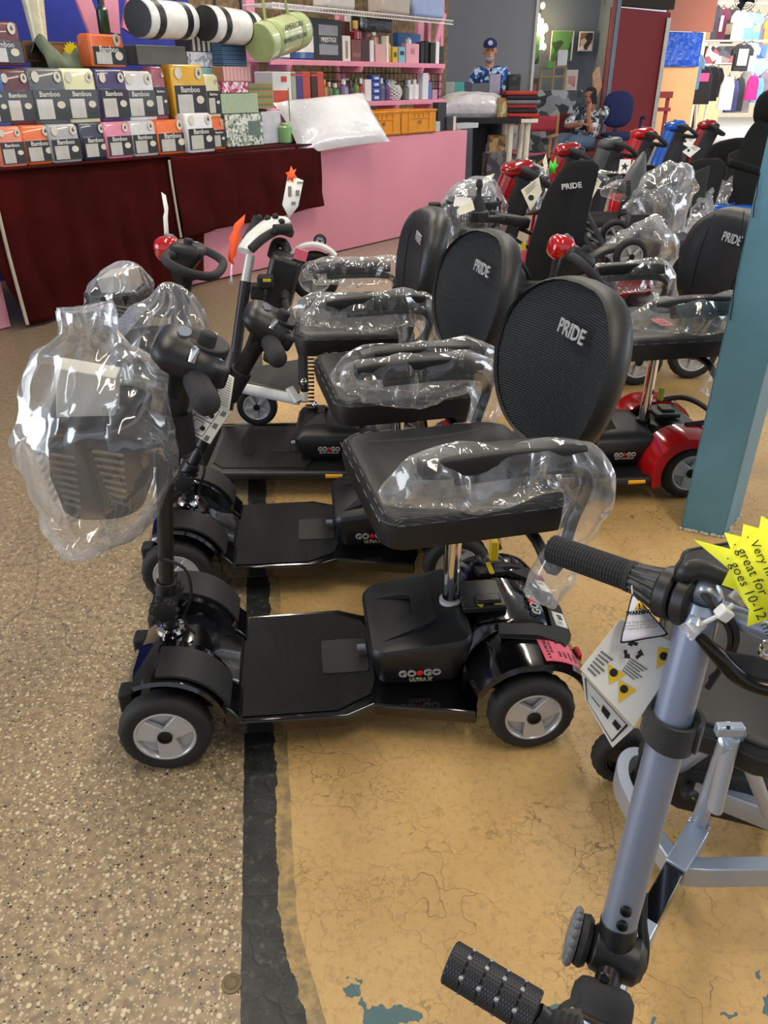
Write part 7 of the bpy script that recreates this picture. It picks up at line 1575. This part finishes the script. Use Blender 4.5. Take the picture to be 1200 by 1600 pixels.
for k, a0 in enumerate((90, 210, 330)):
    c_ = gd(989, 1017, .845) - t1.location + (-ray(989, 1017)).normalized()*.002; X_, Y_ = (gd(999, 1017, .845) - gd(989, 1017, .845)).normalized(), (gd(989, 1007, .845) - gd(989, 1017, .845)).normalized()
    f_ = lambda r_, a: c_ + (X_*math.cos(rad(a)) + Y_*math.sin(rad(a)))*r_
    mb = MB(); mb.add([f_(.0065, a0 - 40), f_(.0105, a0 - 35), f_(.0110, a0 + 5), f_(.0135, a0 + 5), f_(.0090, a0 + 42), f_(.0045, a0 + 5), f_(.0068, a0 + 5)], [tuple(range(7))]); mb.build('recycling_arrow', 'ink', t1)
tri = [gd(x, y, .835) for x, y in ((988, 925), (1046, 992), (968, 1006))]; c_ = sum(tri, Vector())/3
w1 = thing('warning_tag', 'triangular white warning tag with black border under the ribbed grip', 'tag', c_); 
def rtri(k): P = [(p - c_)*k for p in tri]; return spline([P[0].lerp(P[1], .08), P[0].lerp(P[1], .5), P[0].lerp(P[1], .92), P[1].lerp(P[2], .08), P[1].lerp(P[2], .5), P[1].lerp(P[2], .92), P[2].lerp(P[0], .08), P[2].lerp(P[0], .5), P[2].lerp(P[0], .92)], 3, True)
n_ = (-ray(1000, 975)).normalized()
mb = MB(); R_ = rtri(1.0); mb.add(R_, [tuple(range(len(R_)))]); mb.build('border', 'ink', w1, solid=.0008); mb = MB(); R_ = [p + n_*.001 for p in rtri(.91)]; mb.add(R_, [tuple(range(len(R_)))]); mb.build('face', mat('tag_white', 'dad6dc', .5), w1, solid=.0004)
X_, Y_ = (gd(1010, 970, .83) - gd(1000, 971, .83)), (gd(1000, 960, .83) - gd(1000, 970, .83)); pp = lambda x, y: gd(x, y, .833) - c_ + n_*.0018
text('lettering', 'WARNING!', .0056, basis(pp(1000, 957), X_, Y_), 'ink', w1, .0002, .0003)
for k, t_ in enumerate(('This hang tag must be', 'attached to your product', 'if required by state law')): text('lettering', t_, .0038, basis(pp(1001, 971 + k*5), X_, Y_), greyink, w1, .0001)
mb = MB(); mb.add([pp(999, 938), pp(1008, 951), pp(991, 953)], [(0, 1, 2)]); mb.build('warning_triangle', ybl, w1, solid=.0003); text('lettering', '!', .0085, basis(pp(999.3, 948) + n_*.0006, X_, Y_), 'ink', w1, .0002, .0003)
mb = MB(); mb.tube([pp(988, 928), pp(987, 915)], .0008, 5); mb.build('string', 'paper', w1)
# ================================================================ SCOOTERS AND CHAIRS BEYOND, RIGHT
fab = mat('black_fabric', '0f1011', .85, spec=.25, bump=(120, .3, .002)); dred = mat('deep_red_gloss', '8f1216', .15, coat=.7); greyp = mat('grey_plastic', '4a4c50', .45); cream = mat('cream_tag', 'd9d3bd', .8)
def scooter_big(label, hx, hy, hz, hd, colm, colname, seatz=.60, basketm=False, blen=.80, tall=.40, capz=0, loop=1.0, seat=True, headrest=False, arms=True, group=None):
    """three wheel style scooter with full shrouded tiller; (hx,hy) pixel of the control head at height hz"""
    P = gz(hx, hy, hz); a = rad(hd); R = P - Vector((math.cos(a), math.sin(a), 0))*(blen - .16)
    root = thing('mobility_scooter', label, 'mobility scooter', (R.x, R.y, 0), hd, group)
    for s in (1, -1): wheel(root, (blen, s*.18, .11), .11, .07, s, 5); wheel(root, (0, s*.22, .11), .11, .08, s, 5)
    mb = MB(); o_ = [(blen + .05, -.10), (blen + .05, .10), (blen - .08, .24), (.10, .25), (.10, -.25), (blen - .08, -.24)]; mb.prism(o_, .07, .12); mb.build('floor_tray', 'satin', root, bevel=.01)
    mb = MB(); mb.loft([[Vector((x, y*hw, z)) for y, z in ((-1, .10), (1, .10), (1, z1*.8), (.6, z1), (-.6, z1), (-1, z1*.8))] for x, hw, z1 in ((blen - .12, .20, .16), (blen - .04, .20, .32), (blen + .08, .17, .30), (blen + .15, .12, .18))], True); mb.build('front_cowl', colm, root, bevel=.01, smooth=50)
    mb = MB(); mb.loft([[Vector((x, y*hw, z)) for y, z in ((-1, .10), (1, .10), (1, z1*.8), (.7, z1), (-.7, z1), (-1, z1*.8))] for x, hw, z1 in ((.24, .20, .20), (.15, .24, .33), (-.08, .24, .35), (-.18, .2, .22))], True); mb.build('rear_cover', colm, root, bevel=.015, smooth=50)
    b0, b1, b2 = Vector((blen + .02, 0, .26)), Vector((blen - .03, 0, hz*.66)), Vector((blen - .13, 0, hz - .04))
    mb = MB(); mb.tube([b0 - Vector((.03, 0, 0)), b1 - Vector((.03, 0, 0)), b2 - Vector((.02, 0, 0))], [.055, .060, .060], 16, smooth=6, flat=1.5, up=(1, 0, 0)); mb.build('tiller_cover', 'matte', root, smooth=60)
    mb = MB(); mb.tube([b0 + Vector((.03, 0, 0)), b1 + Vector((.035, 0, 0)), b2 + Vector((.05, 0, .01))], [.045, .050, .050], 16, smooth=6, flat=1.35, up=(1, 0, 0)); mb.build('tiller_shroud', colm, root, smooth=60, label='%s tiller shroud' % colname)
    hd_ = Vector((-.35, 0, 1)).normalized(); console_loop(root, Vector((blen - .16, 0, hz)), hd_, loop*1.1, colm, colname, long=True)
    mb = MB(); mb.cyl((.10, 0, .3), (.10, 0, seatz - .06), .03); mb.build('seat_post', 'darksteel', root)
    A = ar = None
    if seat:
        mb = MB(); mb.loft([[Vector((.12 + p[0]*k, p[1]*k, z)) for p in rrect(.22, .24, .06, 4)] for z, k in ((seatz-.09, .9), (seatz-.06, 1), (seatz - .01, 1), (seatz + .01, .92), (seatz + .015, .6))], True); mb.build('seat_cushion', fab, root, smooth=50)
        mb = MB(); T = Matrix.Translation((-.11, 0, seatz - .02)) @ Matrix.Rotation(rad(-12), 4, 'Y'); mb.T = T
        mb.loft([[Vector((x, p[0]*k, tall/2 + p[1]*(k2))) for p in rrect(.225, tall/2, .09, 5)] for x, k, k2 in ((.035, .80, .85), (.045, .93, .95), (.02, 1, 1), (-.03, 1, 1), (-.06, .9, .93))], True); bk = mb.build('backrest', fab, root, smooth=50)
        mb = MB(); mb.T = T; mb.loft([[Vector((x, p[0]*k, tall*.40 + p[1]*k)) for p in rrect(.17, tall*.30, .05, 4)] for x, k in ((-.06, .98), (-.075, 1), (-.082, .9))], True); mb.build('back_pocket', mat('pocket_grey', '161719', .8), bk)
        if headrest: mb = MB(); mb.T = T; mb.ell((0, 0, tall + .10), (.05, .13, .085), 18, 10, p=.8); mb.tube([(-.02, 0, tall - .02), (-.02, 0, tall + .08)], .012, 8); mb.build('headrest', fab, bk, smooth=180)
        if arms:
            for s in (1, -1):
                mb = MB(); mb.tube([(-.10, s*.25, seatz - .05), (-.12, s*.27, seatz + .16), (-.02, s*.27, seatz + .17)], .014, 10, smooth=4); ao = mb.build('armrest', 'satin', root); mb = MB(); mb.box((.08, s*.275, seatz + .195), (.30, .06, .045)); mb.build('arm_pad', fab, ao, bevel=.015)
    if basketm: basket(root, (blen + .14, 0, .74), .32, .22, .24, rows=9)
    return root, Matrix.Translation((R.x, R.y, 0)) @ Matrix.Rotation(a, 4, 'Z')
def film_arm(label, M_, s, seatz, seed, m='clear'):
    return sleeve(label, [(.30, s*.275, seatz + .17), (.24, s*.275, seatz + .185), (.08, s*.275, seatz + .18), (-.06, s*.275, seatz + .17), (-.13, s*.27, seatz + .10), (-.12, s*.27, seatz - .02)], [(.006, .015), (.045, .045), (.05, .05), (.045, .05), (.04, .04), (.035, .03)], M_, m, .022, seed)
G_, MG = scooter_big('red fronted mobility scooter nearest the pink counter end, second row', 822, 268, .86, 187, dred, 'deep red', basketm=True, tall=.30)
film_arm('film sleeve on the near armrest of the first red fronted scooter', MG, 1, .60, 3.3); film_arm('film sleeve on the far armrest of the first red fronted scooter', MG, -1, .60, 4.3)
H_, MH = scooter_big('red fronted mobility scooter behind the black power chair back', 896, 238, .88, 187, dred, 'deep red', basketm=True, seat=False)
I_, MI = scooter_big('grey headed mobility scooter with round loop handle and ribbed silver tiller', 962, 228, .89, 196, greyp, 'grey', loop=.95, seat=False)
J_, MJ = scooter_big('red mobility scooter partly behind the grey headed one', 1012, 212, .92, 190, 'red', 'bright red', seat=False)
K_, MK = scooter_big('blue mobility scooter with bright blue headlight cover and hanging cards', 1062, 200, .94, 190, 'blue', 'bright blue', seat=False)
L_2, ML = scooter_big('dark red mobility scooter with black basket farthest right', 1112, 198, .90, 172, dred, 'dark red', basketm=True, seat=False)
cG = MG @ Vector((.94, 0, .64)); bag('pale plastic bag over the basket of the first red fronted scooter', cG, [(0, 0, -.16, .05, .07), (0, 0, -.1, .13, .17), (0, 0, 0, .15, .19), (0, 0, .12, .14, .17), (0, 0, .17, .04, .05)], 'milky', .025, 12.1)
cH = MH @ Vector((.94, 0, .64)); bag('pale plastic bag over the basket of the second red fronted scooter', cH, [(0, 0, -.16, .05, .07), (0, 0, -.1, .13, .17), (0, 0, 0, .15, .19), (0, 0, .12, .14, .17), (0, 0, .17, .04, .05)], 'milky', .025, 13.1)
# cards hanging from the scooters
def hang_card(label, pts, d, m=cream, lines=(('disc', .3, .62, .014, 'ink'), ('rules', .15, .12, .85, .34, 4, greyink)), string=None):
    o = card('hang_card', label, 'card', [gd(x, y, d) for x, y in pts], m, lines=lines)
    if string: mb = MB(); mb.tube([gd(*string[0], d) - o.location, gd(*string[1], d) - o.location], .0018, 4); mb.build('string', 'paper', o)
    return o
hang_card('cream instruction card in front of the bagged basket left of the power chair', [(814, 297), (842, 276), (847, 300), (829, 329)], 3.75, string=((842, 276), (850, 265)))
hang_card('cream folded card leaning right of the power chair back', [(922, 266), (940, 284), (926, 309), (904, 292)], 3.9)
hang_card('small cream card standing beside the grey tiller', [(990, 250), (997, 252), (990, 274), (981, 270)], 4.3, lines=())
hang_card('white card with black star logo on the grey tiller', [(969, 249), (986, 249), (984, 271), (966, 270)], 4.9, 'paper', lines=(('poly', [(.5, .2), (.6, .42), (.85, .42), (.65, .58), (.75, .85), (.5, .68), (.25, .85), (.35, .58), (.15, .42), (.4, .42)], 'ink'),))
hang_card('upper white card hanging from the blue scooter handle', [(1072, 212), (1088, 217), (1078, 232), (1062, 222)], 7.6, 'paper', string=((1078, 214), (1084, 200))); hang_card('lower white card hanging from the blue scooter handle', [(1082, 226), (1095, 232), (1078, 246), (1066, 237)], 7.5, 'paper')
hang_card('tall cream card standing left of the green star', [(848, 252), (853, 240), (856, 258), (852, 275)], 4.35, lines=())
o = D.objects
mb = MB(); S_ = [(858, 262), (860, 250), (864, 257), (868, 244), (869, 256), (873, 258), (867, 264), (868, 272), (862, 268), (857, 275)]; c_ = gd(864, 260, 4.4); mb.add([gd(x, y, 4.4) - c_ for x, y in S_], [tuple(range(len(S_)))]); o = mb.build('green_star', mat('fluoro_green', '2fc02a', .6), solid=.003); o.location = c_; tag(o, 'ragged fluorescent green star between the two red fronted scooters', 'sign')
# ---------------------------------------------------------------- POWER CHAIR (black back, bare armrests)
PCz = .0; pc_o = gz(870, 520, 0); PC = thing('power_chair', 'black fabric backed power chair with bare armrests and a joystick', 'wheelchair', pc_o); q = lambda x, y, d: gd(x, y, d) - pc_o
dF = 3.62
bk = [(880, 262), (896, 251), (908, 254), (908, 270), (893, 330), (880, 400), (868, 440), (838, 446), (822, 436), (822, 400), (836, 352), (852, 304)]
bkf = [q(x, y, dF) for x, y in bk]; n_ = (-ray(865, 350)).normalized(); back_ = Vector((.10, .06, 0)); mb = MB(); c_ = sum(bkf, Vector())/len(bkf)
R0 = spline(bkf, 4, True); sc_ = lambda k, off: [c_ + (p - c_)*k + off for p in R0]
mb.loft([sc_(.86, n_*.012), sc_(.96, n_*.006), sc_(1, Vector()), sc_(1, back_*.6), sc_(.94, back_)], True); bko = mb.build('backrest', fab, PC, smooth=60)
text('lettering', 'PRIDE', .036, basis(q(893, 291, dF - .03), q(905, 290, dF) - q(880, 293, dF), q(893, 280, dF) - q(892, 292, dF)), 'silverpaint', bko, .0015, .001)
for (x0, y0, x1, y1, d) in ((717, 362, 792, 378, 3.45), (771, 339, 827, 349, 3.72)):
    a, b = q(x0, y0, d), q(x1, y1, d); mb = MB(); R_, o_ = frame(a, b - a); L_ = (b-a).length; mb.T = Matrix.Translation(a) @ R_; mb.loft([[Vector((p[0]*k, p[1]*k, z)) for p in rrect(.034, .024, .012, 3)] for z, k in ((0, .85), (.012, 1), (L_-.012, 1), (L_, .85))], True); ar_ = mb.build('armrest', 'satin', PC, smooth=50)
    mb = MB(); mb.tube([b.lerp(a, .3) - Vector((0, 0, .03)), b + Vector((.02, 0, -.05)), b + Vector((.08, 0, -.10)), b + Vector((.12, .02, -.16))], .010, 8, smooth=4); mb.tube([b + Vector((-.10, 0, -.05)), b + Vector((.03, 0, -.13)), b + Vector((.06, 0, -.20))], .008, 8, smooth=4); mb.build('arm_linkage', 'satin', ar_)
jp = q(748, 338, 3.62); mb = MB(); mb.box(jp, (.09, .07, .05)); mb.box(jp + Vector((.04, 0, -.01)), (.16, .04, .03)); js = mb.build('joystick_box', 'satin', PC, bevel=.008)
mb = MB(); mb.lathe([(.030, 0), (.028, .04), (.012, .07), (.011, .10), (.016, .11), (.014, .13), (.006, .14)], jp + Vector((-.005, 0, .02)), n=18); mb.build('joystick', 'grip', js)
mb = MB(); mb.lathe([(.022, 0), (.022, .02)], jp + Vector((.01, -.04, 0)), (0, -1, 0), 16); mb.build('knob', 'matte', js)
# base with folding links and drive wheels behind the red headed tiller
def link(a, b, w_, m='satin', name='frame_link'): mb = MB(); mb.tube([a, b], w_, 8, flat=.45); return mb.build(name, m, PC, bevel=.002)
link(q(892, 340, 3.75), q(925, 395, 3.75), .035); link(q(905, 320, 3.8), q(945, 390, 3.8), .035); link(q(872, 395, 3.6), q(870, 470, 3.7), .03); link(q(935, 400, 3.8), q(970, 380, 3.8), .02)
mb = MB()
for k in range(4): mb.box(q(908 + k*7, 330 + k*15, 3.76), (.045, .004, .008), Matrix.Rotation(.5, 3, 'Y'))
mb.build('link_slots', mat('slot_grey', '8b8f92', .6), PC)
for (x, y, d, r_) in ((985, 400, 3.45, .075), (960, 368, 3.9, .075), (905, 470, 3.5, .12), (845, 480, 3.4, .12)):
    c_ = q(x, y, d)
    if c_.z < r_: c_.z = r_
    if r_ > .1: c_.z = r_
    wheel(PC, c_, r_, .05, -1, 5)
for (x, y, d) in ((955, 398, 3.5), (940, 372, 3.9)):
    mb = MB(); P = [q(x - 38, y + 22, d), q(x - 30, y + 5, d), q(x - 8, y - 8, d), q(x + 22, y - 12, d), q(x + 40, y - 6, d)]; mb.tube(P, .030, 10, smooth=4, flat=.4); mb.build('mudguard', 'satin', PC)
mb = MB(); mb.box(q(880, 445, 3.75), (.42, .35, .10)); mb.build('chassis', 'matte', PC, bevel=.02); mb = MB(); mb.box(q(818, 385, 3.6), (.02, .01, .03)); mb.build('yellow_tab', 'lime', PC)
mb = MB(); mb.box(q(862, 452, 3.65), (.42, .40, .08)); mb.build('seat_cushion', fab, PC, bevel=.02)
# bagged basket with papers left of the power chair
bbo = gd(738, 345, 3.85); bk_ = thing('basket_unit', 'black basket inside a milky bag beside the pink counter end', 'basket', (bbo.x, bbo.y, bbo.z)); basket(bk_, (0, 0, .10), .24, .26, .24, rows=7)
bag('milky plastic bag around the basket beside the pink counter end', bbo + Vector((0, 0, -.02)), [(0, 0, -.16, .05, .06), (0, 0, -.12, .15, .14), (0, 0, 0, .165, .15), (0, 0, .10, .16, .14), (.01, 0, .19, .08, .07), (.01, 0, .22, .02, .02)], 'clear', .025, 15.5)
card('booklet', 'white booklet lying on the bagged basket by the pink counter', 'booklet', [gd(x, y, 3.55) for x, y in ((711, 307), (737, 309), (733, 323), (708, 322))], 'paper'); card('booklet', 'second booklet tilted below the first by the pink counter', 'booklet', [gd(x, y, 3.5) for x, y in ((715, 326), (738, 312), (742, 328), (717, 337))], cream)
card('card_scrap', 'torn cream card standing behind the joystick', 'card', [gd(x, y, 4.1) for x, y in ((756, 276), (773, 271), (768, 281), (752, 290))], cream)
# ---------------------------------------------------------------- upright controller and large bag at centre right
uc = thing('power_chair', 'power chair with raised side controller and large clear bag behind the red headed tiller', 'wheelchair', gz(1040, 470, 0)); uo = uc.location; q = lambda x, y, d: gd(x, y, d) - uo
mb = MB(); cx_ = [(1003, 238), (1010, 250), (1006, 300), (990, 312), (978, 305), (974, 280)]; R0 = spline([q(x, y, 3.9) for x, y in cx_], 3, True); n_ = (-ray(990, 280)).normalized(); c_ = sum(R0, Vector())/len(R0)
mb.loft([[c_ + (p-c_)*k + n_*o_ for p in R0] for k, o_ in ((.8, .045), (1, .03), (1, -.03), (.85, -.045))], True); co = mb.build('controller_arm', greyp, uc, smooth=60)
mb = MB()
for k in range(7): mb.tube([q(978, 284 + k*3.4, 3.84), q(985, 283 + k*3.4, 3.84)], .004, 5)
mb.build('vents', 'matte', co); mb = MB(); mb.tube([q(1008, 290, 3.85), q(1016, 288, 3.85)], [.012, .026], 12); mb.ell(q(1020, 287, 3.85), (.03, .022, .024), 12, 8); mb.build('knob', 'grip', co)
mb = MB(); mb.tube([q(984, 310, 3.92), q(980, 345, 3.95), q(986, 380, 3.95), q(1000, 400, 3.9)], .022, 10, smooth=4); mb.tube([q(978, 330, 3.9), q(978, 338, 3.9)], .04, 14); mb.build('arm_post', 'matte', uc)
mb = MB(); mb.box(q(1035, 385, 3.8), (.30, .30, .10)); mb.build('chassis', 'matte', uc, bevel=.02)
cw = q(1040, 440, 3.4); wheel(uc, (cw.x, cw.y + .2, .12), .12, .06, -1, 5); wheel(uc, (cw.x + .3, cw.y + .3, .12), .12, .06, -1, 5)
mb = MB(); mb.box(q(1003, 352, 3.75), (.12, .02, .10)); mb.build('side_plate', 'satin', uc, bevel=.004)
cb = gd(1028, 320, 3.85); bag('large clear plastic bag draped over the raised controller', cb, [(-.02, 0, -.26, .10, .09), (-.01, 0, -.16, .16, .13), (0, 0, -.02, .15, .13), (.02, 0, .10, .13, .11), (.06, 0, .17, .09, .07), (.08, 0, .19, .02, .02)], 'clear', .035, 18.2, folds=7)
cb = gd(1005, 385, 3.6); bag('crumpled clear plastic sheet piled below the raised controller', cb, [(0, 0, -.12, .10, .08), (0, 0, -.04, .16, .10), (0, 0, .04, .14, .10), (0, 0, .10, .04, .04)], 'clear', .04, 19.2, folds=5)
sleeve('long clear film trailing between the fabric seat backs', [gd(1105, 290, 4.3), gd(1098, 320, 4.2), gd(1088, 355, 4.1), (gd(1070, 380, 4.0))], [(.03, .03), (.05, .04), (.06, .05), (.03, .03)], None, 'clear', .04, 21.0)
sleeve('short clear film strip hanging at the farther seat back', [gd(1142, 268, 5.2), gd(1134, 300, 5.1), gd(1125, 325, 5.0)], [(.04, .03), (.05, .04), (.03, .03)], None, 'clear', .04, 22.0)
mb = MB(); c_ = gd(1138, 330, 4.9); mb.box((0, 0, 0), (.26, .14, .08)); o = mb.build('battery_pack', 'blue', bevel=.02); o.location = c_; tag(o, 'bright blue battery cover low between the seats at the right', 'battery cover')
# large dark seat backs along the right edge
def seat_back(label, pts, d, depth, pocket=None):
    c_ = gd(*pts[0], d); base = sum((gd(x, y, d) for x, y in pts), Vector())/len(pts); base.z = 0; r = thing('captain_seat', label, 'seat', base); P = [gd(x, y, d) - base for x, y in pts]; R0 = spline(P, 4, True); c_ = sum(R0, Vector())/len(R0); n_ = (-ray(*pts[0])).normalized(); bd = Vector((depth, depth*.4, 0))
    mb = MB(); mb.loft([[c_ + (p-c_)*k + o_ for p in R0] for k, o_ in ((.84, n_*.02), (.96, n_*.012), (1, Vector()), (1, bd*.7), (.92, bd))], True); bo = mb.build('backrest', fab, r, smooth=60)
    if pocket: P = [gd(x, y, d - .05) - base for x, y in pocket]; k_ = len(P); mb = MB(); mb.add([p + n_*.01 for p in P] + [p - n_*.01 for p in P], [tuple(range(k_)), tuple(range(2*k_-1, k_-1, -1))] + [(i, k_+i, k_+(i+1) % k_, (i+1) % k_) for i in range(k_)]); mb.build('back_pocket', MATS['pocket_grey'], bo, bevel=.01)
    mb = MB(); mb.tube([c_ + Vector((.05, 0, -.15)), Vector((c_.x, c_.y, .35)), Vector((c_.x, c_.y, .12))], .03, 10); mb.build('pedestal', 'darksteel', r); mb = MB(); mb.box((c_.x, c_.y, .14), (.5, .4, .16)); mb.build('base_cover', 'satin', r, bevel=.03); return r
seat_back('nearest of the three black fabric seat backs by the teal post', [(1060, 262), (1098, 248), (1112, 252), (1110, 268), (1095, 320), (1078, 365), (1050, 385), (1038, 360), (1045, 300)], 4.25, .10, [(1085, 268), (1110, 258), (1100, 318), (1080, 330)])
seat_back('middle black fabric seat back in the row by the teal post', [(1105, 235), (1145, 216), (1161, 220), (1160, 236), (1140, 290), (1115, 345), (1095, 350), (1092, 310)], 5.2, .10, [(1138, 240), (1158, 232), (1146, 280), (1130, 290)])
seat_back('tall black seat back cut by the right edge of the photo', [(1168, 205), (1195, 180), (1230, 180), (1235, 260), (1210, 330), (1160, 335), (1145, 300), (1150, 250)], 4.9, .12)
mb = MB(); c_ = gd(1205, 170, 4.9); mb.ell((0, 0, 0), (.10, .08, .11), 18, 10, p=.8); mb.cyl((0, 0, -.22), (0, 0, -.08), .014); o = mb.build('headrest', fab, smooth=180); o.location = c_; tag(o, 'black padded headrest at the extreme right edge above the tall seat', 'headrest')
mb = MB(); mb.box((0, 0, 0), (.22, .07, .045)); o = mb.build('arm_pad', fab, bevel=.015); o.location = gd(1165, 262, 4.6); o.rotation_euler = (0, .25, 0); tag(o, 'flipped black arm pad on the tall seat at the right edge', 'arm pad')
